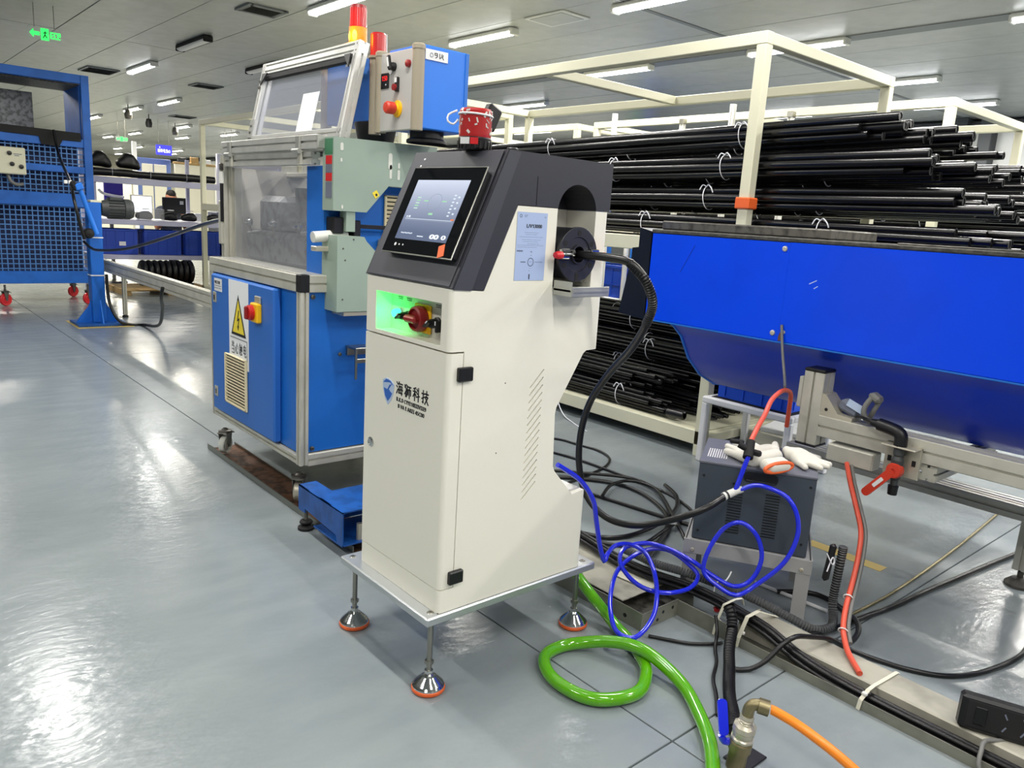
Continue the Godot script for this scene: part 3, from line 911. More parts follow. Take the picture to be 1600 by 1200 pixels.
	# measuring chuck in its bay
	var bz := -1.80
	part("bay_lining", MB.new().bb(V(1.603, 1.2, bz + 0.001), V(1.763, 1.437, bz + 0.004)), "cream_grey", root)
	var cc := V(1.684, 1.306, -1.655)
	var ck := part("chuck_body", MB.new().lathe(cc, [Vector2(0.0, -0.14), Vector2(0.078, -0.14), Vector2(0.078, -0.012), Vector2(0.0815, -0.010), Vector2(0.0815, -0.001), Vector2(0.080, 0.0), Vector2(0.052, 0.0), Vector2(0.050, -0.003), Vector2(0.03, -0.003), Vector2(0.028, 0.004), Vector2(0.024, 0.004), Vector2(0.023, -0.03), Vector2(0.0, -0.03)], 40, V(0, 0, 1)), "charcoal_dark", root, "round black measuring chuck")
	for i in 6:
		var a := PI / 2 + TAU * i / 6.0
		part("bolt_hole", MB.new().cyl(cc + V(cos(a), sin(a), 0) * 0.064 + V(0, 0, -0.01), cc + V(cos(a), sin(a), 0) * 0.064 + V(0, 0, 0.0008), 0.008, -1, 14), "black_matt", ck)
	part("key_slot", MB.new().bb(cc + V(-0.006, -0.078, -0.008), cc + V(0.006, -0.055, 0.001)), "black_matt", ck)
	for s in [-1, 1]:
		var b := cc + V(s * 0.062, 0.002, 0.006)
		var cl := part("toggle_clamp", MB.new().box(b, V(0.034, 0.03, 0.016), 0.003), "chrome", ck)
		part("clamp_rod", MB.new().cyl(b - V(s * 0.036, 0, -0.004), b + V(s * 0.03, 0, 0.008), 0.004, -1, 10), "chrome", cl)
		part("clamp_pad", MB.new().box(b - V(s * 0.030, -0.003, -0.004), V(0.012, 0.018, 0.014), 0.003), "chrome", cl)
		part("clamp_grip", MB.new().lathe(b + V(s * 0.016, -0.004, 0.008), [Vector2(0.006, 0), Vector2(0.011, 0.006), Vector2(0.012, 0.02), Vector2(0.009, 0.034), Vector2(0, 0.036)], 14, V(s, 0, 0.12).normalized()), "grip_red", cl)
	# catch shelf under the chuck
	var shp := PackedVector2Array([Vector2(1.602, 1.228), Vector2(1.602, 1.199), Vector2(1.815, 1.199), Vector2(1.815, 1.212), Vector2(1.70, 1.214), Vector2(1.655, 1.219)])
	shp = PackedVector2Array([Vector2(0, -0.10), Vector2(0.075, -0.10), Vector2(0.12, -0.075), Vector2(0.16, -0.02), Vector2(0.16, 0.06), Vector2(0, 0.06)])
	var shelf := part("catch_shelf", MB.new().prism(PackedVector2Array([Vector2(0, -0.06), Vector2(0, 0.105), Vector2(0.008, 0.115), Vector2(0.15, 0.115), Vector2(0.160, 0.10), Vector2(0.160, -0.06)]), V(1.603, 1.2, -1.70), V(1, 0, 0), V(0, 0, 1), V(0, 0.006, 0)), "alu_edge", root)
	part("shelf_lip", MB.new().bb(V(1.603, 1.186, -1.593), V(1.763, 1.216, -1.588), 0.002), "alu_edge", shelf)
	part("shelf_lip", MB.new().bb(V(1.603, 1.186, -1.668), V(1.607, 1.23, -1.59), 0.002), "alu_edge", shelf)
	# air holes on the side of the body
	for p in [[1.44, 0.93], [1.42, 0.72]]:
		part("pin_hole", MB.new().cyl(V(p[0], p[1], Z0 - 0.001), V(p[0], p[1], Z0 + 0.0006), 0.002, -1, 8), "black", root)
	part("rear_tray", MB.new().bb(V(1.66, 0.53, -2.1), V(1.81, 0.536, -1.69), 0.002), "alu", root)
	# beacon on top
	var bc := V(1.40, 1.583, -1.82)
	var be := thing("warning_beacon", "red warning beacon in crinkled film with black fluted base, on the cream machine", "beacon", bc)
	var fl := MB.new().lathe(bc, [Vector2(0, 0), Vector2(0.043, 0), Vector2(0.046, 0.005), Vector2(0.048, 0.03), Vector2(0.046, 0.034), Vector2(0, 0.034)], 32)
	for i in 20:
		var a := TAU * i / 20.0
		fl.box(bc + V(cos(a) * 0.046, 0.013, sin(a) * 0.046), V(0.006, 0.022, 0.006), 0.001, Basis(V(0, 1, 0), -a))
	var bs := part("base", fl, "black", be)
	part("lens", MB.new().lathe(bc, [Vector2(0.045, 0.034), Vector2(0.046, 0.04), Vector2(0.046, 0.104), Vector2(0.042, 0.111), Vector2(0, 0.114)], 32), "red_lens", be)
	var nb := Basis(V(0.3, 0, 0.954), V(0, 1, 0), V(-0.954, 0, 0.3))
	part("rating_label", MB.new().box(bc + V(-0.046, 0.022, 0.0145), V(0.03, 0.018, 0.002), 0.0, nb), "white", bs)
	part("rating_label", MB.new().box(bc + V(-0.031, 0.022, 0.0375), V(0.022, 0.018, 0.002), 0.0, Basis(V(0.77, 0, 0.64), V(0, 1, 0), V(-0.64, 0, 0.77))), "grip_red", bs)
	part("film_band", MB.new().ring(bc + V(0, 0.094, 0), V(0.05, 1, 0.02).normalized(), 0.0480, 0.003, 36, 6), "white", be)
	var film := MB.new()
	var rg := RandomNumberGenerator.new(); rg.seed = 4
	for i in 60:
		var a := rg.randf() * TAU; var y := 0.045 + rg.randf() * 0.06
		film.box(bc + V(cos(a) * 0.0466, y, sin(a) * 0.0466), V(0.0015, 0.004 + rg.randf() * 0.012, 0.0015 + rg.randf() * 0.005), 0.0, Basis(V(0, 1, 0), -a) * Basis(V(1, 0, 0), rg.randf() * 3.0))
	part("crinkled_film", film, "white_plastic", be)
	part("film_loop", MB.new().tube(curve([bc + V(-0.04, 0.105, -0.035), bc + V(-0.062, 0.092, -0.045), bc + V(-0.068, 0.074, -0.04), bc + V(-0.055, 0.066, -0.03), bc + V(-0.043, 0.08, -0.026)], 0.01), 0.0028, 8), "twine", be)
	part("mounting_bracket", MB.new().box(bc + V(0.056, 0.095, -0.005), V(0.05, 0.07, 0.03), 0.006, Basis(V(0, 0, 1), -0.45)), "black", be)
	solo("black_puck", MB.new().lathe(V(1.47, 1.583, -1.735), [Vector2(0, 0), Vector2(0.016, 0), Vector2(0.016, 0.009), Vector2(0.013, 0.012), Vector2(0, 0.012)], 20), "black", "small black round cap lying beside the red beacon on the machine top", "cap")

func bolt(mb: MB, at: Vector3, axis: Vector3, r := 0.006) -> void:
	mb.lathe(at, [Vector2(r, 0), Vector2(r * 0.95, r * 0.5), Vector2(r * 0.5, r * 0.7), Vector2(r * 0.45, r * 0.3), Vector2(0, r * 0.3)], 10, axis)

func louver(called: String, parent: Node, o: Vector3, u: Vector3, w: Vector3, W: float, H: float, count: int) -> void:
	# frame and slats standing proud of a sheet; o is the lower corner, u across, w up
	var n := u.cross(w).normalized()
	var fr := MB.new()
	fr.box(o + u * (W * 0.03) + w * H * 0.5 + n * 0.006, Vector3(W * 0.06, H, 0.012), 0.003, Basis(u, w, n))
	fr.box(o + u * (W * 0.97) + w * H * 0.5 + n * 0.006, Vector3(W * 0.06, H, 0.012), 0.003, Basis(u, w, n))
	fr.box(o + u * W * 0.5 + w * H * 0.025 + n * 0.006, Vector3(W, H * 0.05, 0.012), 0.003, Basis(u, w, n))
	fr.box(o + u * W * 0.5 + w * H * 0.985 + n * 0.006, Vector3(W, H * 0.03, 0.012), 0.003, Basis(u, w, n))
	var g := part(called, fr, "louver", parent)
	part("backing", MB.new().box(o + u * W * 0.5 + w * H * 0.5 + n * 0.001, Vector3(W * 0.96, H * 0.98, 0.002), 0.0, Basis(u, w, n)), "black_matt", g)
	for i in count:
		var y := H * (0.06 + 0.9 * (i + 0.5) / count)
		part("slat", MB.new().box(o + u * W * 0.5 + w * y + n * 0.008, Vector3(W * 0.9, H / count * 0.62, 0.003), 0.0, Basis(u, w, n) * Basis(V(1, 0, 0), 0.45)), "louver", g)

func caster(parent: Node, at: Vector3, face: float, wheel_mat := "sage_chip", R := 0.05, H := 0.135) -> void:
	# at is the floor point under the wheel
	var b := Basis(V(0, 1, 0), face)
	var c := at + V(0, R, 0)
	var f := MB.new()
	for s in [-1, 1]:
		f.prism(PackedVector2Array([Vector2(-0.012, -0.012), Vector2(0.012, -0.012), Vector2(0.03, R + 0.02), Vector2(-0.03, R + 0.02)]), c + b * V(0, 0, s * 0.022), b.x, b.y, b.z * s * 0.004)
	f.box(c + V(0, R + 0.02, 0), V(0.075, 0.008, 0.06), 0.003, b)
	var k := part("caster", f, "tarnish", parent)
	part("wheel", MB.new().lathe(c - b.z * 0.017, [Vector2(0, 0), Vector2(R * 0.55, 0), Vector2(R * 0.62, 0.004), Vector2(R * 0.92, 0.0), Vector2(R, 0.006), Vector2(R, 0.028), Vector2(R * 0.92, 0.034), Vector2(R * 0.62, 0.03), Vector2(R * 0.55, 0.034), Vector2(0, 0.034)], 26, b.z), wheel_mat, k)
	part("axle", MB.new().cyl(c - b.z * 0.03, c + b.z * 0.03, 0.008, -1, 10), "tarnish", k)
	part("swivel_plate", MB.new().lathe(c + V(0, R + 0.024, 0), [Vector2(0.036, 0), Vector2(0.036, 0.008), Vector2(0.02, 0.012), Vector2(0.012, 0.02), Vector2(0.012, H - 2 * R - 0.02), Vector2(0, H - 2 * R - 0.02)], 16), "tarnish", k)
	part("brake_pedal", MB.new().box(c + b * V(0.045, R + 0.012, 0), V(0.05, 0.008, 0.04), 0.003, b * Basis(V(0, 0, 1), -0.3)), "tarnish", k)

func build_cart() -> void:
	var xf := 1.5; var zr := -3.13; var zl := -4.215; var xb := 2.42
	var root := thing("extrusion_cart", "blue sided machine cart in slotted aluminium frame, hazard sign and cream louvre on its door", "machine", V(1.95, 0, -3.67))
	var up := V(0, 1, 0)
	# frame
	for p in [[xf + 0.02, zr - 0.02], [xf + 0.02, zl + 0.02], [xb - 0.02, zr - 0.02], [xb - 0.02, zl + 0.02]]:
		part("frame_post", alu(MB.new(), V(p[0], 0.243, p[1]), V(p[0], 1.06, p[1]), V(1, 0, 0), 0.042, 0.042), "profile", root)
	for y in [0.265]:
		part("frame_rail", alu(MB.new(), V(xf + 0.02, y, zr - 0.04), V(xf + 0.02, y, zl + 0.04), V(1, 0, 0), 0.042, 0.042), "profile", root)
		part("frame_rail", alu(MB.new(), V(xf + 0.04, y, zr - 0.02), V(xb - 0.04, y, zr - 0.02), V(0, 0, 1), 0.042, 0.058), "profile", root)
		part("frame_rail", alu(MB.new(), V(xb - 0.02, y, zr - 0.04), V(xb - 0.02, y, zl + 0.04), V(1, 0, 0), 0.042, 0.042), "profile", root)
		part("frame_rail", alu(MB.new(), V(xf + 0.04, y, zl + 0.02), V(xb - 0.04, y, zl + 0.02), V(0, 0, 1), 0.042, 0.042), "profile", root)
	# table top rim: deep slotted rail all round
	part("top_rail", alu(MB.new(), V(xf + 0.02, 1.068, zr - 0.042), V(xf + 0.02, 1.068, zl), V(1, 0, 0), 0.044, 0.075), "profile", root)
	part("top_rail", alu(MB.new(), V(xf + 0.042, 1.068, zr - 0.02), V(xb, 1.068, zr - 0.02), V(0, 0, 1), 0.042, 0.075), "profile", root)
	var deck := alu(MB.new(), V(xf + 0.088, 1.09, zr - 0.044), V(xf + 0.088, 1.09, zl), V(1, 0, 0), 0.09, 0.03, 4, 1)
	part("deck_strip", deck, "alu", root)
	part("deck", MB.new().bb(V(xf + 0.135, 1.075, zl), V(xb, 1.1, zr - 0.044), 0.002), "alu", root)
	part("corner_cap", MB.new().bb(V(xf - 0.003, 1.03, zr - 0.043), V(xf + 0.042, 1.108, zr + 0.003), 0.003), "black", root, "black plastic corner cap")
	# blue sheets
	part("front_panel", MB.new().bb(V(xf + 0.018, 0.288, zl + 0.042), V(xf + 0.024, 1.035, zr - 0.042), 0.001), "blue", root)
	var sidep := part("side_panel", MB.new().bb(V(xf + 0.044, 0.298, zr - 0.022), V(xb - 0.044, 1.035, zr - 0.016), 0.001), "blue", root)
	part("back_panel", MB.new().bb(V(xb - 0.026, 0.288, zl + 0.042), V(xb - 0.02, 1.035, zr - 0.042), 0.001), "blue", root)
	part("far_side_panel", MB.new().bb(V(xf + 0.044, 0.288, zl + 0.016), V(xb - 0.044, 1.035, zl + 0.022), 0.001), "blue", root)
	part("floor_sheet", MB.new().bb(V(xf + 0.03, 0.27, zl + 0.03), V(xb - 0.03, 0.276, zr - 0.03)), "black_matt", root)
	for p in [[1.565, 0.315], [1.565, 1.01]]:
		var bb_ := MB.new(); bolt(bb_, V(p[0], p[1], zr - 0.016), V(0, 0, 1), 0.011)
		part("bolt", bb_, "tarnish", sidep)
	# door
	var dz0 := -3.36; var dz1 := -4.14
	var door := part("cabinet_door", MB.new().bb(V(xf - 0.022, 0.296, dz1), V(xf + 0.018, 1.024, dz0), 0.008), "blue_door", root)
	for y in [0.905, 0.40]:
		var lk := part("latch", MB.new().box(V(xf - 0.024, y, -4.085), V(0.006, 0.055, 0.04), 0.002), "zinc", door)
		part("keyhole", MB.new().bb(V(xf - 0.028, y - 0.014, -4.092), V(xf - 0.026, y + 0.012, -4.078)), "black", lk)
	var nb := Basis(V(0, 0, 1), V(0, 1, 0), V(-1, 0, 0))
	var xs := xf - 0.0225
	part("name_label", MB.new().bb(V(xs - 0.0012, 0.94, -4.09), V(xs, 1.005, -3.985)), "white", door)
	words("lettering", "VICTOR", 0.016, V(xs - 0.0016, 0.985, -4.045), nb, "ink", door, true)
	part("label_lines", MB.new().strokes([[0, .8, .9, .8], [0, .3, .5, .3], [.6, .35, .9, .3]], V(xs - 0.0013, 0.948, -4.085), V(0, 0, 0.1), V(0, 0.025, 0), 0.003), "ink_grey", door)
	# hazard sign
	var sg := part("hazard_sign", MB.new().bb(V(xs - 0.0015, 0.585, -3.892), V(xs, 1.018, -3.645)), "paper", door, "white sign with yellow lightning triangle")
	part("triangle_border", MB.new().prism(PackedVector2Array([Vector2(-0.092, 0), Vector2(0.092, 0), Vector2(0, 0.205)]), V(xs - 0.0025, 0.745, -3.768), V(0, 0, 1), V(0, 1, 0), V(0.001, 0, 0)), "ink", sg)
	part("triangle", MB.new().prism(PackedVector2Array([Vector2(-0.072, 0.014), Vector2(0.072, 0.014), Vector2(0, 0.178)]), V(xs - 0.0032, 0.745, -3.768), V(0, 0, 1), V(0, 1, 0), V(0.001, 0, 0)), "label_yellow", sg)
	part("lightning_bolt", MB.new().prism(PackedVector2Array([Vector2(0.006, 0.13), Vector2(-0.014, 0.072), Vector2(0.006, 0.078), Vector2(-0.006, 0.048), Vector2(-0.012, 0.05), Vector2(0.0, 0.026), Vector2(0.01, 0.052), Vector2(0.004, 0.051), Vector2(0.018, 0.092), Vector2(0.0, 0.086), Vector2(0.014, 0.128)]), V(xs - 0.0040, 0.745, -3.768), V(0, 0, 1), V(0, 1, 0), V(0.001, 0, 0)), "ink", sg)
	part("caption_frame", MB.new().strokes([[0, 1, 1, 1], [1, 1, 1, 0], [0, 0, 1, 0]], V(xs - 0.0016, 0.632, -3.875), V(0, 0, 0.212), V(0, 0.098, 0), 0.003), "ink", sg)
	var gl := [DANG, XIN, CHU, DIAN]
	for i in 4:
		part("character", MB.new().strokes(gl[i], V(xs - 0.0016, 0.648, -3.862 + i * 0.05), V(0, 0, 0.038), V(0, 0.062, 0), 0.004), "ink", sg)
	louver("vent_grille", door, V(xs - 0.001, 0.375, -3.94), V(0, 0, 1), V(0, 1, 0), 0.28, 0.262, 15)
	# rotary isolator
	var sw := part("isolator_switch", MB.new().box(V(xf - 0.034, 0.893, -3.53), V(0.026, 0.092, 0.085), 0.006), "yellow", door, "red dial on yellow plate")
	part("dial", MB.new().lathe(V(xf - 0.046, 0.893, -3.545), [Vector2(0.036, 0), Vector2(0.036, 0.018), Vector2(0.03, 0.024), Vector2(0, 0.024)], 24, V(-1, 0, 0)), "red", sw)
	part("grip", MB.new().box(V(xf - 0.075, 0.893, -3.545), V(0.016, 0.062, 0.02), 0.005), "red_dark", sw)
	part("padlock_tab", MB.new().box(V(xf - 0.028, 0.955, -3.52), V(0.01, 0.035, 0.06), 0.003), "zinc", sw)
	# steel handle bracket on the side
	var hb := MB.new()
	hb.bb(V(1.73, 0.74, zr - 0.016), V(2.1, 0.785, zr + 0.004), 0.002)
	hb.bb(V(1.73, 0.775, zr), V(2.1, 0.785, zr + 0.075), 0.002)
	hb.bb(V(1.73, 0.715, zr + 0.068), V(2.1, 0.735, zr + 0.076), 0.002)
	hb.bb(V(1.73, 0.64, zr + 0.066), V(1.74, 0.785, zr + 0.078), 0.002)
	var hk := part("side_bracket", hb, "steel", root)
	var hbb := MB.new(); bolt(hbb, V(1.70, 0.745, zr - 0.016), V(0, 0, 1), 0.009); part("bolt", hbb, "tarnish", hk)
	# casters
	caster(root, V(1.555, 0.012, zl + 0.03), 0.7)
	caster(root, V(1.57, 0.012, zr - 0.16), 0.9, "zinc")
	caster(root, V(xb - 0.08, 0.0, zl + 0.05), 0.4)
	caster(root, V(xb - 0.08, 0.0, zr - 0.06), 0.4)

	# ---- upper enclosure
	var ex := 1.632; var et := 1.575
	part("upper_post", alu(MB.new(), V(ex - 0.02, 1.1, zl - 0.045), V(ex - 0.02, et + 0.06, zl - 0.045), V(1, 0, 0), 0.045, 0.045), "profile", root)
	part("upper_post", MB.new().bb(V(ex, 1.1, zl - 0.02), V(ex + 0.04, et, zl + 0.02), 0.002), "profile", root)
	part("front_skirt", MB.new().bb(V(ex, 1.1, -3.345), V(ex + 0.004, et, zr - 0.045), 0.001), "blue", root)
	part("upper_side_sheet", MB.new().bb(V(ex, 1.1, zr - 0.049), V(xb, et - 0.002, zr - 0.045), 0.001), "blue", root)
	part("upper_back_sheet", MB.new().bb(V(xb - 0.004, 1.1, zl), V(xb, et, zr - 0.049)), "blue", root)
	part("upper_far_sheet", MB.new().bb(V(ex + 0.05, 1.1, zl - 0.004), V(xb, et, zl)), "cream_grey", root)
	part("clear_window", MB.new().bb(V(ex, 1.106, -4.215), V(ex + 0.005, et, -3.347)), "pane_dirty", root, "scratched clear plastic window")
	part("window_sill", MB.new().bb(V(ex - 0.004, 1.1, -4.215), V(ex + 0.01, 1.108, -3.345)), "alu", root)
	# what shows through the window
	var w := MB.new()
	w.bb(V(ex + 0.05, 1.1, -4.18), V(2.3, 1.26, -3.40), 0.02)
	w.box(V(1.78, 1.34, -3.95), V(0.12, 0.2, 0.3), 0.03)
	w.cyl(V(1.80, 1.32, -3.55), V(1.80, 1.48, -3.55), 0.10, 0.12, 24)
	w.cyl(V(1.80, 1.27, -3.82), V(1.80, 1.40, -3.82), 0.07, 0.07, 24)
	part("fixture_casting", w, "casting", root)
	for z in [-4.10, -3.80, -3.52]:
		var cb := part("clamp_bolt", MB.new().lathe(V(ex + 0.05, 1.30, z), [Vector2(0.022, 0), Vector2(0.024, 0.012), Vector2(0.014, 0.02), Vector2(0.012, 0.034), Vector2(0, 0.036)], 18, V(-1, 0, 0)), "chrome", root)
		part("bolt_lever", MB.new().bar(V(ex + 0.03, 1.30, z), V(ex + 0.04, 1.25, z + 0.02), 0.012, 0.012, 0.003), "tarnish", cb)
	# rails of the hinge, gas spring, clips
	part("hinge_rail", alu(MB.new(), V(ex - 0.012, 1.605, zl - 0.05), V(ex - 0.012, 1.605, -3.24), V(1, 0, 0), 0.045, 0.055), "alu", root)
	var hr2 := part("hinge_rail", alu(MB.new(), V(ex - 0.02, 1.672, zl - 0.04), V(ex - 0.02, 1.672, -3.165), V(1, 0, 0), 0.05, 0.06), "alu", root)
	part("rail_cap", MB.new().bb(V(ex - 0.045, 1.642, -3.167), V(ex + 0.006, 1.70, -3.155), 0.004), "alu_edge", hr2)
	for z in [-4.13, -3.33]:
		var lt := part("toggle_latch", MB.new().bb(V(ex - 0.056, 1.64, z - 0.02), V(ex - 0.044, 1.70, z + 0.02), 0.003), "alu_edge", root)
		part("hook", MB.new().cyl(V(ex - 0.058, 1.634, z - 0.035), V(ex - 0.058, 1.634, z + 0.03), 0.011, -1, 12), "alu_edge", lt)
		part("keeper", MB.new().bb(V(ex - 0.048, 1.575, z - 0.015), V(ex - 0.034, 1.63, z + 0.015), 0.003), "profile", lt)
	var gs := part("gas_spring", MB.new().cyl(V(ex - 0.05, 1.29, zl - 0.03), V(ex - 0.05, 1.50, zl - 0.03), 0.009, -1, 12), "black", root)
	part("spring_sleeve", MB.new().cyl(V(ex - 0.05, 1.49, zl - 0.03), V(ex - 0.05, 1.55, zl - 0.03), 0.014, -1, 12), "white_plastic", gs)
	part("spring_eye", MB.new().box(V(ex - 0.05, 1.575, zl - 0.03), V(0.02, 0.04, 0.02), 0.005), "tarnish", gs)
	part("cable_inlet", MB.new().bb(V(ex - 0.055, 1.17, zl - 0.075), V(ex - 0.035, 1.40, zl - 0.03), 0.004), "profile", root)
	# ---- tilted lid
	var l0 := V(1.74, 1.70, 0); var l1 := V(1.835, 2.118, 0)
	var le := (l1 - l0).normalized(); var ln := V(-le.y, le.x, 0); var L := l0.distance_to(l1)
	var z0 := -3.205; var z1 := -4.23
	var th := 0.05
	part("lid_rail", alu(MB.new(), l0 + le * 0.02 + V(0, 0, z1), l0 + le * 0.02 + V(0, 0, z0), ln, th, 0.045), "alu", root)
	part("lid_rail", alu(MB.new(), l1 - le * 0.03 + V(0, 0, z1), l1 - le * 0.03 + V(0, 0, z0), ln, th, 0.06, 1, 2), "alu", root)
	for z in [z0 - 0.02, z1 + 0.02]:
		part("lid_stile", alu(MB.new(), l0 + V(0, 0, z), l1 + V(0, 0, z), ln, th, 0.042), "alu", root)
	part("lid_pane", MB.new().box(l0 + le * L * 0.5 + V(0, 0, (z0 + z1) / 2), V(z0 - z1 - 0.07, L - 0.08, 0.005), 0.0, Basis(V(0, 0, 1), le, ln)), "pane", root, "scratched clear lid pane")
	part("lid_gasket", MB.new().box(l1 - le * 0.075 + ln * 0.012 + V(0, 0, (z0 + z1) / 2), V(z0 - z1 - 0.09, 0.03, 0.02), 0.004, Basis(V(0, 0, 1), le, ln)), "black_matt", root)
	for z in [z0 - 0.075, z1 + 0.075]:
		part("lid_bracket", MB.new().prism(PackedVector2Array([Vector2(0, 0), Vector2(0.06, 0), Vector2(0, -0.06)]), l1 - le * 0.06 + ln * 0.03 + V(0, 0, z + (0.035 if z > -3.7 else -0.035)), V(0, 0, -1.0 if z > -3.7 else 1.0), le, ln * 0.006), "black", root)
	for q in [0.06, 0.095, 0.33, 0.30]:
		var sb := MB.new(); bolt(sb, l0 + le * q + ln * 0.027 + V(0, 0, z1 + 0.02), ln, 0.009); part("bolt", sb, "tarnish", root)
	part("plate_small", MB.new().box(l0 + le * 0.08 + ln * 0.027 + V(0, 0, z1 + 0.02), V(0.05, 0.10, 0.004), 0.001, Basis(V(0, 0, 1), le, ln)), "alu_edge", root)
	part("lid_label", MB.new().box(l1 - le * 0.085 + ln * 0.004 + V(0, 0, z0 - 0.1), V(0.05, 0.03, 0.002), 0.0, Basis(V(0, 0, 1), le, ln)), "white", root)
	part("lid_note", MB.new().box(l0 + le * 0.135 + ln * 0.0045 + V(0, 0, -3.62), V(0.17, 0.20, 0.001), 0.0, Basis(V(0, 0, 1), le, ln)), "paper", root, "white paper sheet stuck on the lid")
	# ---- sage green hopper housings on the side
	var zs := zr - 0.045
	var gp := PackedVector2Array([Vector2(1.622, 1.692), Vector2(1.622, 1.387), Vector2(1.70, 1.387), Vector2(1.70, 1.33), Vector2(1.735, 1.33), Vector2(1.735, 1.387), Vector2(1.80, 1.387), Vector2(1.915, 1.508), Vector2(2.15, 1.508), Vector2(2.15, 1.71)])
	gp = PackedVector2Array([Vector2(1.622, 1.692), Vector2(1.622, 1.387), Vector2(1.785, 1.387), Vector2(1.895, 1.507), Vector2(2.15, 1.507), Vector2(2.15, 1.70)])
	var up_h := part("upper_housing", MB.new().prism(gp, V(0, 0, zs), V(1, 0, 0), V(0, 1, 0), V(0, 0, 0.098)), "sage", root, "pale green sheet metal housing")
	var zg := zs + 0.099
	for p in [[1.66, 1.655, 0.007, 0.016], [1.658, 1.60, 0.004, 0.008], [1.90, 1.615, 0.01, 0.035], [1.903, 1.57, 0.006, 0.03], [1.945, 1.60, 0.005, 0.012], [1.945, 1.56, 0.006, 0.022], [1.665, 1.405, 0.004, 0.008]]:
		part("paint_chip", MB.new().prism(rounded(-p[2], -p[3], p[2], p[3], p[2] * 0.9, 15, 4), V(p[0], p[1], zg), V(1, 0, 0), V(0, 1, 0), V(0, 0, 0.0004)), "sage_chip", up_h)
	part("warning_sticker", MB.new().box(V(1.83, 1.468, zg), V(0.026, 0.028, 0.001), 0.0, Basis(V(0, 0, 1), 0.6)), "label_yellow", up_h)
	part("sticker_mark", MB.new().box(V(1.832, 1.466, zg + 0.0008), V(0.009, 0.010, 0.001), 0.0, Basis(V(0, 0, 1), 0.6)), "ink", up_h)
	var xl := 1.6215
	part("side_label", MB.new().bb(V(xl - 0.001, 1.62, zs + 0.02), V(xl, 1.685, zs + 0.09)), "green_print", up_h)
	for q in [[1.58, 1.615, "grip_red"], [1.545, 1.578, "ink_grey"], [1.51, 1.543, "grip_red"], [1.44, 1.505, "ink_grey"]]:
		part("side_label", MB.new().bb(V(xl - 0.001, q[0], zs + 0.03), V(xl, q[1], zs + 0.085)), q[2], up_h)
	part("neck", MB.new().bb(V(1.69, 1.30, zs + 0.03), V(1.735, 1.388, zs + 0.09), 0.002), "sage", root)
	part("nozzle_block", MB.new().bb(V(1.64, 1.29, zs), V(1.69, 1.36, zs + 0.07), 0.004), "black", root)
	part("nozzle_block", MB.new().bb(V(1.74, 1.28, zs), V(1.775, 1.35, zs + 0.07), 0.004), "black", root)
	part("drip_bar", MB.new().bar(V(1.69, 1.325, zs + 0.05), V(2.0, 1.322, zs + 0.05), 0.012, 0.018, 0.002), "black", root)
	part("feed_tube", MB.new().cyl(V(1.56, 1.27, zs + 0.035), V(1.72, 1.285, zs + 0.035), 0.024, -1, 20), "white_plastic", root)
	part("feed_bracket", MB.new().bb(V(1.565, 1.21, zs + 0.005), V(1.66, 1.232, zs + 0.06), 0.003), "zinc", root)
	var lp := PackedVector2Array([Vector2(1.622, 1.285), Vector2(1.622, 0.955), Vector2(1.95, 0.955), Vector2(1.95, 1.14), Vector2(1.885, 1.14), Vector2(1.762, 1.283)])
	lp = PackedVector2Array([Vector2(1.622, 1.283), Vector2(1.622, 0.955), Vector2(1.92, 0.955), Vector2(1.92, 1.10), Vector2(1.85, 1.185), Vector2(1.765, 1.262), Vector2(1.752, 1.282)])
	var lo := part("lower_housing", MB.new().prism(lp, V(0, 0, zs), V(1, 0, 0), V(0, 1, 0), V(0, 0, 0.14)), "sage", root, "pale green sheet metal housing")
	part("housing_lip", MB.new().bb(V(1.66, 0.935, zs), V(1.92, 0.953, zs + 0.135), 0.002), "zinc", lo)
	for p in [[1.65, 1.23], [1.70, 1.27], [1.65, 1.01], [1.66, 1.18]]:
		var mb2 := MB.new(); bolt(mb2, V(p[0], p[1], zs + 0.14), V(0, 0, 1), 0.004); part("bolt", mb2, "tarnish", lo)
	louver("side_grille", root, V(1.93, 1.20, zs + 0.002), V(1, 0, 0), V(0, 1, 0), 0.2, 0.27, 13)
	part("side_bracket", MB.new().bb(V(1.90, 1.14, zs), V(1.955, 1.27, zs + 0.03), 0.006), "zinc", root)

	# ---- control boxes on black swivel mounts (things of their own: they turn)
	var bx := 1.9
	var b1 := thing("control_box", "blue control box with grey button panel and red emergency stop, on black swivel mount", "control box", V(2.05, 1.70, -3.05))
	part("casing", MB.new().bb(V(bx + 0.02, 1.752, -3.14), V(2.163, 2.088, -2.882), 0.004), "blue_box", b1)
	part("lid_edge", MB.new().bb(V(2.145, 1.752, -2.884), V(2.163, 2.086, -2.878), 0.001), "blue", b1)
	part("front_plate", MB.new().bb(V(bx - 0.002, 1.745, -3.175), V(bx + 0.022, 2.072, -2.91), 0.003), "box_grey", b1)
	for z in [-3.19, -2.895]:
		var pr := part("corner_profile", MB.new().lathe(V(bx + 0.012, 1.742, z), [Vector2(0, 0), Vector2(0.026, 0), Vector2(0.026, 0.325), Vector2(0, 0.325)], 20), "taupe", b1)
		part("profile_cap", MB.new().lathe(V(bx + 0.012, 2.066, z), [Vector2(0.028, 0), Vector2(0.028, 0.016), Vector2(0.022, 0.022), Vector2(0, 0.022)], 20), "taupe", pr)
	var fx := bx - 0.002
	var mt := part("meter", MB.new().bb(V(fx - 0.004, 1.925, -3.165), V(fx, 1.99, -3.10), 0.002), "black", b1)
	words("lettering", "150", 0.02, V(fx - 0.0045, 1.967, -3.133), nb, "led_red", mt)
	part("meter_key", MB.new().bb(V(fx - 0.005, 1.938, -3.125), V(fx - 0.004, 1.944, -3.118)), "white", mt)
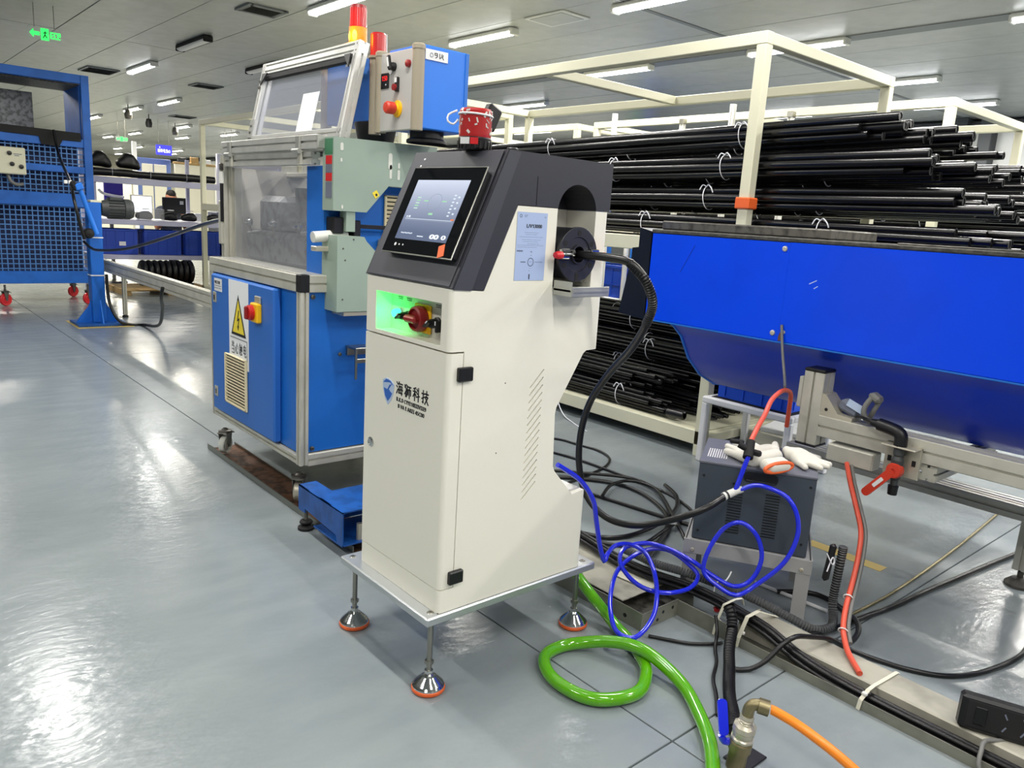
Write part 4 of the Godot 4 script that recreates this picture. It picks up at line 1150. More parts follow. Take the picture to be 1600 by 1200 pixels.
	var s1 := part("selector", MB.new().lathe(V(fx, 2.01, -3.06), [Vector2(0.018, 0), Vector2(0.018, 0.01), Vector2(0.012, 0.03), Vector2(0, 0.032)], 18, V(-1, 0, 0)), "black", b1)
	part("lever", MB.new().box(V(fx - 0.03, 2.022, -3.055), V(0.014, 0.062, 0.02), 0.004, Basis(V(1, 0, 0), -0.25)), "black", s1)
	part("lever_mark", MB.new().box(V(fx - 0.038, 2.024, -3.055), V(0.002, 0.04, 0.009), 0.0, Basis(V(1, 0, 0), -0.25)), "white", s1)
	part("tag_disc", MB.new().cyl(V(fx - 0.006, 1.995, -3.085), V(fx - 0.003, 1.995, -3.085), 0.014, -1, 16), "white", s1)
	var s2 := part("push_button", MB.new().bb(V(fx - 0.012, 1.905, -3.04), V(fx, 1.965, -3.015), 0.003), "black", b1)
	part("button", MB.new().lathe(V(fx - 0.01, 1.922, -3.032), [Vector2(0.014, 0), Vector2(0.014, 0.012), Vector2(0, 0.013)], 16, V(-1, 0, 0)), "red_dark", s2)
	part("button_label", MB.new().bb(V(fx - 0.014, 1.942, -3.036), V(fx - 0.0125, 1.962, -3.02)), "white", s2)
	var es := part("emergency_stop", MB.new().lathe(V(fx, 1.834, -3.025), [Vector2(0.036, 0), Vector2(0.036, 0.004), Vector2(0.022, 0.008), Vector2(0.02, 0.02), Vector2(0, 0.02)], 24, V(-1, 0, 0)), "yellow", b1)
	part("mushroom_head", MB.new().lathe(V(fx - 0.018, 1.834, -3.025), [Vector2(0.022, 0), Vector2(0.026, 0.006), Vector2(0.026, 0.036), Vector2(0.02, 0.044), Vector2(0, 0.046)], 24, V(-1, 0, 0)), "estop", es)
	part("indicator", MB.new().lathe(V(fx, 2.012, -2.945), [Vector2(0.016, 0), Vector2(0.015, 0.012), Vector2(0, 0.016)], 16, V(-1, 0, 0)), "red_dark", b1)
	var pl := part("name_plate", MB.new().bb(V(1.935, 2.03, -2.8805), V(2.05, 2.072, -2.8788)), "white", b1)
	part("character", MB.new().ring(V(1.965, 2.05, -2.8782), V(0, 0, 1), 0.008, 0.0012, 14, 4), "ink_grey", pl)
	part("character", MB.new().strokes([[.1, .9, .8, .9], [.8, .9, .8, .3], [.1, .9, .1, .55], [.1, .55, .8, .55], [.8, .3, .3, .05]], V(1.98, 2.04, -2.8787), V(0.018, 0, 0), V(0, 0.022, 0), 0.003), "ink", pl)
	part("character", MB.new().strokes([[.1, .95, .1, .1], [.1, .1, .4, .3], [.6, .95, .5, .4], [.85, .8, .7, .35], [.7, .35, .95, 0]], V(2.004, 2.04, -2.8787), V(0.024, 0, 0), V(0, 0.022, 0), 0.003), "ink", pl)
	var swv := MB.new()
	swv.lathe(V(2.03, 1.7015, -2.99), [Vector2(0.09, 0), Vector2(0.09, 0.012), Vector2(0.075, 0.02), Vector2(0.075, 0.052), Vector2(0, 0.052)], 28)
	part("swivel_mount", swv, "black", b1)
	var b2 := thing("control_box", "blue control box half hidden behind the tilted clear lid, taupe corner profiles", "control box", V(2.0, 1.70, -3.47))
	part("casing", MB.new().bb(V(bx + 0.01, 1.798, -3.70), V(2.14, 2.075, -3.275), 0.004), "blue", b2)
	part("casing_edge", MB.new().bb(V(bx + 0.004, 1.80, -3.30), V(bx + 0.012, 2.07, -3.285), 0.001), "blue_door", b2)
	for z in [-3.725, -3.252]:
		var pr := part("corner_profile", MB.new().lathe(V(bx + 0.02, 1.738, z), [Vector2(0, 0), Vector2(0.028, 0), Vector2(0.028, 0.33), Vector2(0, 0.33)], 20), "taupe", b2)
		part("profile_cap", MB.new().lathe(V(bx + 0.02, 2.066, z), [Vector2(0.034, 0), Vector2(0.034, 0.01), Vector2(0, 0.014)], 20), "taupe", pr)
	part("swivel_mount", MB.new().lathe(V(1.99, 1.60, -3.36), [Vector2(0.095, 0.1), Vector2(0.085, 0.115), Vector2(0.1, 0.19), Vector2(0.1, 0.198), Vector2(0, 0.198)], 28), "black", b2)
	part("mount_beam", MB.new().bb(V(1.93, 1.55, zl), V(2.05, 1.573, zr - 0.05), 0.004), "profile", root)
	part("mount_post", MB.new().cyl(V(1.99, 1.5735, -3.36), V(1.99, 1.71, -3.36), 0.07, -1, 20), "black", b2)
	# stack light on the second box and its wrapped neighbour
	var sc := V(1.90, 2.085, -3.40)
	sc = V(1.92, 2.108, -3.42)
	var st := thing("stack_light", "two tier stack light, red over glowing amber, above the tilted clear lid", "beacon", sc)
	part("base", MB.new().lathe(sc, [Vector2(0, -0.0325), Vector2(0.04, -0.0325), Vector2(0.038, 0.035), Vector2(0, 0.035)], 24), "black", st)
	part("amber_lens", MB.new().lathe(sc + V(0, 0.035, 0), [Vector2(0.041, 0), Vector2(0.041, 0.075), Vector2(0, 0.075)], 28), "amber", st, "lit amber lens")
	for s in [-1, 1]:
		part("lamp_spot", MB.new().lathe(sc + V(-0.034, 0.045, s * 0.017 + 0.012), [Vector2(0, 0), Vector2(0.009, 0.008), Vector2(0.011, 0.026), Vector2(0.008, 0.042), Vector2(0, 0.05)], 14), "amber_core", st)
	part("red_lens", MB.new().lathe(sc + V(0, 0.112, 0), [Vector2(0.039, 0), Vector2(0.039, 0.08), Vector2(0, 0.08)], 28), "red_lens", st, "dark red lens")
	part("cap", MB.new().lathe(sc + V(0, 0.192, 0), [Vector2(0.039, 0), Vector2(0.036, 0.014), Vector2(0, 0.018)], 28), "red_dark", st)
	var al := OmniLight3D.new(); al.name = "amber_light"; al.light_color = Color(1.0, 0.55, 0.1); al.light_energy = 0.02; al.light_size = 0.03; al.omni_range = 6.0; al.omni_attenuation = 2.0; al.shadow_enabled = true
	st.add_child(al); al.position = V(-0.07, 0.07, 0.03)
	var wb := V(1.97, 2.0755, -3.32)
	var w2 := thing("wrapped_beacon", "red wrapped beacon half hidden behind the lit stack light", "beacon", wb)
	part("lens", MB.new().lathe(wb, [Vector2(0, 0), Vector2(0.036, 0), Vector2(0.036, 0.11), Vector2(0.03, 0.116), Vector2(0, 0.116)], 24), "red_lens", w2)
	part("film_edge", MB.new().tube(curve([wb + V(0.028, 0.002, 0.026), wb + V(0.03, 0.06, 0.024), wb + V(0.026, 0.113, 0.027)], 0.02), 0.0025, 6), "white", w2)

	# ---- blue skid under the cart's corner
	var sk := thing("blue_skid", "scuffed blue steel skid frame on a black levelling foot, beside the cream machine", "skid", V(1.7, 0, -2.83))
	var s0 := 1.445; var sz0 := -2.632; var sz1 := -3.03
	part("cross_beam", MB.new().prism(PackedVector2Array([Vector2(sz1, 0.085), Vector2(sz1, 0.2), Vector2(sz0, 0.2), Vector2(sz0, 0.05), Vector2(sz0 - 0.04, 0.05), Vector2(sz0 - 0.055, 0.085), Vector2(sz1 + 0.06, 0.105), Vector2(sz1 + 0.06, 0.085)]), V(s0, 0, 0), V(0, 0, 1), V(0, 1, 0), V(0.006, 0, 0)), "blue_skid", sk)
	part("beam_top", MB.new().prism(PackedVector2Array([Vector2(s0, sz0), Vector2(s0, sz1), Vector2(s0 + 0.085, sz1), Vector2(s0 + 0.085, -2.885), Vector2(2.25, -2.885), Vector2(2.25, sz0)]), V(0, 0.194, 0), V(1, 0, 0), V(0, 0, 1), V(0, 0.006, 0)), "blue_skid", sk)
	part("long_beam_side", MB.new().bb(V(s0 + 0.09, 0.06, -2.889), V(2.25, 0.195, -2.883)), "blue_skid", sk)
	part("long_beam_bottom", MB.new().bb(V(s0, 0.05, -2.885), V(2.25, 0.056, sz0)), "blue_skid", sk)
	var ft := part("levelling_foot", MB.new().lathe(V(1.462, 0, -2.99), [Vector2(0, 0.001), Vector2(0.036, 0.001), Vector2(0.036, 0.012), Vector2(0.018, 0.022), Vector2(0, 0.022)], 20), "black_matt", sk)
	part("stem", MB.new().cyl(V(1.462, 0.02, -2.99), V(1.462, 0.1, -2.99), 0.009, -1, 12), "tarnish", ft)
	part("wing_nut", MB.new().lathe(V(1.462, 0.03, -2.99), [Vector2(0.028, 0), Vector2(0.03, 0.008), Vector2(0.02, 0.014), Vector2(0, 0.014)], 7), "black_matt", ft)
	var fb := part("levelling_foot", MB.new().lathe(V(2.2, 0, -2.76), [Vector2(0, 0.001), Vector2(0.036, 0.001), Vector2(0.036, 0.012), Vector2(0.018, 0.022), Vector2(0, 0.022)], 20), "black_matt", sk)
	part("stem", MB.new().cyl(V(2.2, 0.02, -2.76), V(2.2, 0.06, -2.76), 0.009, -1, 12), "tarnish", fb)
	part("anchor_bolt", MB.new().cyl(V(1.54, 0.056, -2.66), V(1.54, 0.125, -2.66), 0.014, 0.013, 8), "zinc", sk)
	# drip tray under the cart
	var tr := thing("drip_tray", "long rusty steel drip tray on the floor under the cart's casters", "tray", V(1.58, 0, -3.5))
	var tm := MB.new()
	tm.bb(V(1.512, 0.0005, -4.33), V(1.665, 0.004, -2.66))
	part("pan", tm, "rust", tr)
	part("rim", MB.new().bb(V(1.508, 0.0005, -4.335), V(1.514, 0.032, -2.655), 0.002), "steel", tr)
	part("rim", MB.new().bb(V(1.663, 0.0005, -4.335), V(1.669, 0.02, -2.655), 0.002), "steel", tr)

func build_trough() -> void:
	var x0 := 3.0
	var root := thing("blue_trough", "long bright blue trough with riveted panels and dusty cover, in front of the tubes", "machine", V(3.45, 0, -0.7))
	part("front_panel", MB.new().bb(V(x0, 0.957, -2.455), V(x0 + 0.02, 1.372, -1.716), 0.003), "blue_deep", root)
	part("front_panel", MB.new().bb(V(x0 - 0.003, 0.957, -1.722), V(x0 + 0.017, 1.372, 1.4), 0.003), "blue_deep", root)
	for p in [[1.345, -1.745], [0.99, -1.752], [1.345, -1.69]]:
		if p[1] > -1.7: continue
		part("rivet", MB.new().lathe(V(x0, p[0], p[1]), [Vector2(0.012, 0), Vector2(0.011, 0.005), Vector2(0.006, 0.007), Vector2(0, 0.006)], 14, V(-1, 0, 0)), "zinc", root)
	part("rivet", MB.new().lathe(V(x0 - 0.003, 1.0, -1.70), [Vector2(0.008, 0), Vector2(0.007, 0.004), Vector2(0, 0.005)], 12, V(-1, 0, 0)), "zinc", root)
	part("rust_patch", MB.new().prism(PackedVector2Array([Vector2(0, 0), Vector2(0.02, 0.004), Vector2(0.016, 0.03), Vector2(0.008, 0.042), Vector2(0.0, 0.02)]), V(x0 - 0.0032, 0.96, -1.722), V(0, 0, 1), V(0, 1, 0), V(-0.0006, 0, 0)), "rust", root)
	for q in [[1.22, -1.60, 0.035, 0.5], [1.20, -1.585, 0.02, 0.6]]:
		part("scratch", MB.new().box(V(x0 - 0.0034, q[0], q[1]), V(0.0006, 0.003, q[2]), 0.0, Basis(V(1, 0, 0), -q[3])), "logo_light", root)
	part("crease", MB.new().bar(V(x0 - 0.0005, 1.33, -2.20), V(x0 - 0.0005, 1.20, -2.27), 0.002, 0.004), "blue_under", root)
	# belly, a smooth hull
	var hull := [Vector2(x0 + 0.004, 0.957), Vector2(3.036, 0.94), Vector2(3.10, 0.89), Vector2(3.178, 0.775), Vector2(3.29, 0.68), Vector2(3.425, 0.618), Vector2(3.55, 0.60), Vector2(3.68, 0.62), Vector2(3.79, 0.72), Vector2(3.86, 0.957)]
	var hm := MB.new()
	for i in hull.size() - 1:
		var na: Vector2 = (hull[i] - hull[maxi(i - 1, 0)]).normalized() + (hull[i + 1] - hull[i]).normalized()
		var nb: Vector2 = (hull[i + 1] - hull[i]).normalized() + (hull[mini(i + 2, hull.size() - 1)] - hull[i + 1]).normalized()
		var n0 := V(na.y, -na.x, 0).normalized(); var n1 := V(nb.y, -nb.x, 0).normalized()
		var a := V(hull[i].x, hull[i].y, -2.3); var b := V(hull[i + 1].x, hull[i + 1].y, -2.3); var d := V(0, 0, 3.7)
		hm.tri(a, b, b + d, n0, n1, n1); hm.tri(a, b + d, a + d, n0, n1, n0)
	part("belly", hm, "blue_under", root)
	var ep := PackedVector2Array()
	for h in hull: ep.append(h)
	part("belly_end", MB.new().prism(ep, V(0, 0, -2.303), V(1, 0, 0), V(0, 1, 0), V(0, 0, 0.004)), "blue_under", root)
	var er := PackedVector3Array()
	for h in hull: er.append(V(h.x, h.y, -2.3))
	part("belly_rim", MB.new().tube(er, 0.007, 6), "blue_box", root)
	part("rear_panel", MB.new().bb(V(3.86, 0.957, -2.455), V(3.88, 1.372, 1.4), 0.003), "blue_deep", root)
	part("bottom_lip", MB.new().bb(V(x0 - 0.002, 0.95, -2.45), V(x0 + 0.03, 0.957, 1.4), 0.001), "blue", root)
	part("cover", MB.new().bb(V(x0 - 0.004, 1.372, -2.46), V(3.885, 1.392, 1.4), 0.005), "grime", root, "dusty dark cover")
	part("cover_batten", MB.new().bb(V(x0 + 0.02, 1.392, -1.30), V(x0 + 0.05, 1.398, 1.35), 0.002), "tarnish", root)
	part("raised_plate", MB.new().bb(V(3.12, 1.392, -2.5), V(3.55, 1.435, -1.62), 0.006), "tarnish", root)
	part("end_flap", MB.new().prism(PackedVector2Array([Vector2(-2.535, 1.395), Vector2(-2.535, 1.30), Vector2(-2.575, 1.295), Vector2(-2.575, 1.25), Vector2(-2.63, 0.965), Vector2(-2.46, 0.95), Vector2(-2.46, 1.38)]), V(3.0, 0, 0), V(0, 0, 1), V(0, 1, 0), V(0.8, 0, 0)), "rubber", root, "black rubber end flap")
	# ---- rail with column in front of it
	var rl := thing("support_rail", "grey slotted aluminium support rail with short capped column, below the blue trough", "rail", V(3.05, 0.0, -0.6))
	part("long_rail", alu(MB.new(), V(3.045, 0.642, -1.494), V(3.045, 0.642, 1.4), V(1, 0, 0), 0.09, 0.088, 1, 1), "profile", rl)
	part("column", alu(MB.new(), V(3.045, 0.556, -1.538), V(3.045, 0.858, -1.538), V(1, 0, 0), 0.09, 0.088, 1, 1), "profile", rl)
	part("column_plate", MB.new().bb(V(3.005, 0.70, -1.604), V(3.085, 0.83, -1.584), 0.003), "profile", rl)
	part("end_cap", MB.new().bb(V(2.998, 0.858, -1.584), V(3.092, 0.872, -1.492), 0.005), "black", rl)
	part("end_cap", MB.new().bb(V(2.998, 0.545, -1.584), V(3.092, 0.556, -1.492), 0.003), "black", rl)
	part("rear_rail", alu(MB.new(), V(3.55, 0.36, -1.9), V(3.55, 0.36, 1.4), V(1, 0, 0), 0.06, 0.06), "profile", rl)
	part("rear_rail", alu(MB.new(), V(3.62, 0.36, -1.9), V(3.62, 0.36, 1.4), V(1, 0, 0), 0.06, 0.06), "alu", rl)
	for z in [-0.855, 0.6]:
		var lg := part("leg", alu(MB.new(), V(3.69, 0.075, z), V(3.69, 0.612, z), V(1, 0, 0), 0.06, 0.06), "profile", rl)
		part("foot", MB.new().lathe(V(3.69, 0, z), [Vector2(0, 0.001), Vector2(0.055, 0.001), Vector2(0.055, 0.012), Vector2(0.03, 0.035), Vector2(0.012, 0.04), Vector2(0.012, 0.078), Vector2(0, 0.078)], 20), "grime", lg)
	for z in [-1.05, 0.7]:
		part("strut", alu(MB.new(), V(3.01, 0.564, z), V(3.66, 0.564, z), V(0, 0, 1), 0.06, 0.06), "profile", rl)
	var br := part("angle_bracket", MB.new().prism(PackedVector2Array([Vector2(-1.494, 0.686), Vector2(-1.36, 0.686), Vector2(-1.36, 0.702), Vector2(-1.42, 0.706), Vector2(-1.478, 0.775), Vector2(-1.494, 0.778)]), V(3.004, 0, 0), V(0, 0, 1), V(0, 1, 0), V(0.085, 0, 0)), "zinc", rl)
	part("bolt_hole", MB.new().cyl(V(3.003, 0.715, -1.47), V(3.006, 0.715, -1.47), 0.007, -1, 12), "black", br)
	part("pouch", MB.new().box(V(3.05, 0.735, -1.39), V(0.05, 0.05, 0.09), 0.012, Basis(V(1, 0, 0), 0.3)), "ink_grey", br)
	part("pouch_label", MB.new().box(V(3.02, 0.75, -1.36), V(0.004, 0.03, 0.07), 0.0, Basis(V(1, 0, 0), 0.35)), "logo_light", br)
	part("sensor_box", MB.new().bb(V(2.985, 0.515, -1.435), V(3.06, 0.585, -1.245), 0.005), "profile", rl)
	# valve on its angle plate
	var vp := part("valve_plate", MB.new().bb(V(2.985, 0.53, -1.205), V(2.999, 0.655, -1.075), 0.002), "zinc", rl)
	part("plate_flange", MB.new().bb(V(2.93, 0.648, -1.205), V(3.0, 0.655, -1.075), 0.002), "zinc", vp)
	for z in [-1.185, -1.095]:
		part("slot", MB.new().box(V(2.984, 0.592, z), V(0.002, 0.022, 0.014), 0.0), "black", vp)
	part("valve_body", MB.new().lathe(V(2.955, 0.50, -1.142), [Vector2(0.012, 0), Vector2(0.014, 0.02), Vector2(0.02, 0.03), Vector2(0.022, 0.10), Vector2(0.016, 0.115), Vector2(0.02, 0.12), Vector2(0.02, 0.145), Vector2(0, 0.15)], 18), "motor", vp)
	part("valve_nozzle", MB.new().lathe(V(2.955, 0.463, -1.142), [Vector2(0, 0), Vector2(0.017, 0), Vector2(0.019, 0.036), Vector2(0, 0.037)], 16), "black", vp)
	var lv := part("valve_lever", MB.new().lathe(V(2.945, 0.560, -1.142), [Vector2(0, -0.02), Vector2(0.026, -0.02), Vector2(0.03, -0.01), Vector2(0.03, 0.01), Vector2(0.026, 0.02), Vector2(0.010, 0.021), Vector2(0.009, 0.016), Vector2(0, 0.016)], 22, V(-1, 0, 0)), "estop", vp, "red valve lever")
	part("lever_arm", MB.new().prism(rounded(-0.016, 0.0, 0.016, 0.155, 0.015, 15, 5), V(2.94, 0.562, -1.142), V(0, 0.62, -0.785) * 1.0, V(0, -0.785, -0.62), V(-0.016, 0, 0)), "estop", lv)
	part("lever_window", MB.new().prism(rounded(-0.007, 0.05, 0.007, 0.1, 0.003, 15, 3), V(2.923, 0.562, -1.142), V(0, 0.62, -0.785), V(0, -0.785, -0.62), V(-0.001, 0, 0)), "white", lv)
	var pl := part("plug_elbow", MB.new().tube(curve([V(2.965, 0.715, -1.235), V(2.96, 0.71, -1.185), V(2.955, 0.703, -1.155), V(2.955, 0.685, -1.143), V(2.955, 0.645, -1.142)], 0.01), 0.024, 14), "black", vp, "black right angle plug")
	part("plug_sleeve", MB.new().cyl(V(2.966, 0.717, -1.265), V(2.965, 0.715, -1.232), 0.013, 0.018, 14), "black", pl)
	cable("grey_cable", [V(2.967, 0.718, -1.266), V(2.98, 0.722, -1.31), V(3.02, 0.712, -1.345), V(3.06, 0.70, -1.38)], 0.006, "cord", "thin black lead running into the right angle plug on the rail")
	var rb := MB.new()
	rb.tube(curve([V(3.015, 0.80, -1.30), V(3.0, 0.76, -1.315), V(2.998, 0.725, -1.31), V(3.02, 0.702, -1.285), V(3.06, 0.702, -1.25)], 0.012), 0.011, 8)
	rb.tube(curve([V(3.045, 0.80, -1.275), V(3.03, 0.75, -1.29), V(3.04, 0.71, -1.31), V(3.05, 0.704, -1.33)], 0.012), 0.010, 8)
	rb.box(V(3.03, 0.80, -1.29), V(0.05, 0.03, 0.05), 0.01, Basis(V(1, 0, 0), 0.5))
	solo("cable_sleeve", rb, "grey_cable", "crumpled grey cable sleeve looped on the rail beside the black elbow plug", "cable")
	cable("blue_air_hose", [V(3.11, 0.655, -1.12), V(3.115, 0.652, -0.8), V(3.11, 0.655, -0.3), V(3.115, 0.65, 0.4), V(3.11, 0.65, 1.4)], 0.011, "blue_box", "blue air hose lying along the back of the aluminium rail", "hose")

# ---------------------------------------------------------------- racks and tubes
var tube_meshes := {}

func tube_mesh(r: float, L: float, k: int) -> ArrayMesh:
	var key := "%.3f %.2f %d" % [r, L, k]
	if not tube_meshes.has(key):
		var rng := RandomNumberGenerator.new(); rng.seed = k * 77 + int(r * 10000)
		var p := []
		for i in 7:
			p.append(V((rng.randf() - 0.5) * r * 0.22, (rng.randf() - 0.5) * r * 0.2, -L * i / 6.0))
		var c := curve(p, 0.25)
		var mb := MB.new().tube(c, r, 10)
		# hollow end
		var d := (c[0] - c[1]).normalized()
		mb.lathe(c[0] - d * 0.03, [Vector2(0, 0), Vector2(r * 0.72, 0), Vector2(r * 0.72, 0.033), Vector2(r, 0.033), Vector2(r, 0.028)], 10, d)
		tube_meshes[key] = mb.mesh()
	return tube_meshes[key]

func hexes(n: int, s: float) -> Array:
	var out := []
	for i in range(-4, 5):
		for j in range(-4, 5):
			var p := Vector2(i + 0.5 * (j & 1), j * 0.866) * s
			out.append(p)
	out.sort_custom(func(a, b): return a.length() + a.x * 0.001 + a.y * 0.0001 < b.length() + b.x * 0.001 + b.y * 0.0001)
	return out.slice(0, n)

func bundle(at: Vector3, n: int, r: float, L: float, ties: Array, label: String, group: String, sd: int, slant := 0.0, stagger := 0.25, tails := true, tilt := 0.0) -> Node3D:
	var t := thing("tube_bundle", label, "tube bundle", at, group)
	t.rotation = Vector3(-tilt, slant, 0)
	t.position.y += tilt * L
	var rng := RandomNumberGenerator.new(); rng.seed = sd
	var R := 0.0
	for h in hexes(n, r * 2.02):
		var o := MeshInstance3D.new()
		o.name = "tube"
		o.mesh = tube_mesh(r, L, rng.randi_range(0, 4))
		o.material_override = M.pipe_black
		t.add_child(o, true)
		o.position = V(h.x, h.y, (rng.randf() - 0.7) * stagger)
		R = maxf(R, h.length() + r)
	for z in ties:
		var tw := MB.new().ring(V(0, 0, -z), V(0.06, 0.1, 1).normalized(), R + 0.0025, 0.0028, 26, 6)
		if not tails:
			var o2 := MeshInstance3D.new()
			o2.name = "twine"; o2.mesh = tw.mesh(); o2.material_override = M.twine
			t.add_child(o2, true)
			continue
		var a := 0.9 + rng.randf() * 0.5
		var k := V(-cos(a) * (R + 0.004), sin(a) * (R + 0.004), -z)
		tw.tube(curve([k, k + V(-0.01, 0.012, 0.02), k + V(-0.02, -0.01, 0.05), k + V(-0.015, -0.035, 0.06)], 0.01), 0.0036, 6)
		tw.tube(curve([k, k + V(-0.012, 0.01, -0.02), k + V(-0.02, -0.02, -0.035)], 0.01), 0.0036, 6)
		var o := MeshInstance3D.new()
		o.name = "twine"; o.mesh = tw.mesh(); o.material_override = M.twine
		t.add_child(o, true)
	return t

func rack(x0: float, x1: float, z0: float, z1: float, label: String, lower := true, cap := false, mids := [0.5]) -> Node3D:
	# z0 is the near end
	var t := thing("tube_rack", label, "rack", V((x0 + x1) / 2, 0, (z0 + z1) / 2), "cream steel tube racks")
	var s := 0.066; var h := s / 2
	for x in [x0 + h, x1 - h]:
		for z in [z0 - h, z1 + h]:
			var zz: float = z - (0.12 if z > (z0 + z1) / 2 else 0.0)
			part("upper_post", MB.new().bb(V(x - h, 1.342, z - h), V(x + h, 2.432, z + h), 0.004), "ivory", t)
			if lower: part("lower_post", MB.new().bb(V(x - h, 0.0, zz - h), V(x + h, 1.25, zz + h), 0.004), "ivory", t)
	for x in [x0, x1 - s]:
		part("top_beam", MB.new().bb(V(x, 2.432, z1), V(x + s, 2.5, z0), 0.004), "ivory", t)
		part("shelf_beam", MB.new().bb(V(x, 1.25, z1), V(x + s, 1.342, z0), 0.004), "ivory", t)
		part("low_beam", MB.new().bb(V(x, 0.072, z1), V(x + s, 0.163, z0 - 0.12), 0.004), "ivory", t)
	var zs := [z0 - s, z1]
	for f in mids: zs.append(lerpf(z0, z1, f))
	for z in zs:
		part("cross_beam", MB.new().bb(V(x0 + s, 2.434, z), V(x1 - s, 2.498, z + s), 0.004), "ivory", t)
	for z in [z0 - s, (z0 + z1) / 2, z1]:
		part("shelf_cross_beam", MB.new().bb(V(x0 + s, 1.27, z), V(x1 - s, 1.335, z + s), 0.004), "ivory", t)
		part("low_cross_beam", MB.new().bb(V(x0 + s, 0.08, z - (0.12 if z > (z0 + z1) / 2 + 0.1 else 0.0)), V(x1 - s, 0.14, z + s - (0.12 if z > (z0 + z1) / 2 + 0.1 else 0.0)), 0.004), "ivory", t)
	part("shelf_sheet", MB.new().bb(V(x0 + s, 1.335, z1 + s), V(x1 - s, 1.3415, z0 - s)), "ivory", t)
	part("low_sheet", MB.new().bb(V(x0 + s, 0.14, z1 + s), V(x1 - s, 0.146, z0 - s - 0.12)), "ivory", t)
	if cap:
		part("clamp_collar", MB.new().bb(V(x0 - 0.014, 1.535, z0 - s - 0.014), V(x0 + s + 0.014, 1.60, z0 + 0.014), 0.006), "orange", t, "orange collar on the front post")
	return t

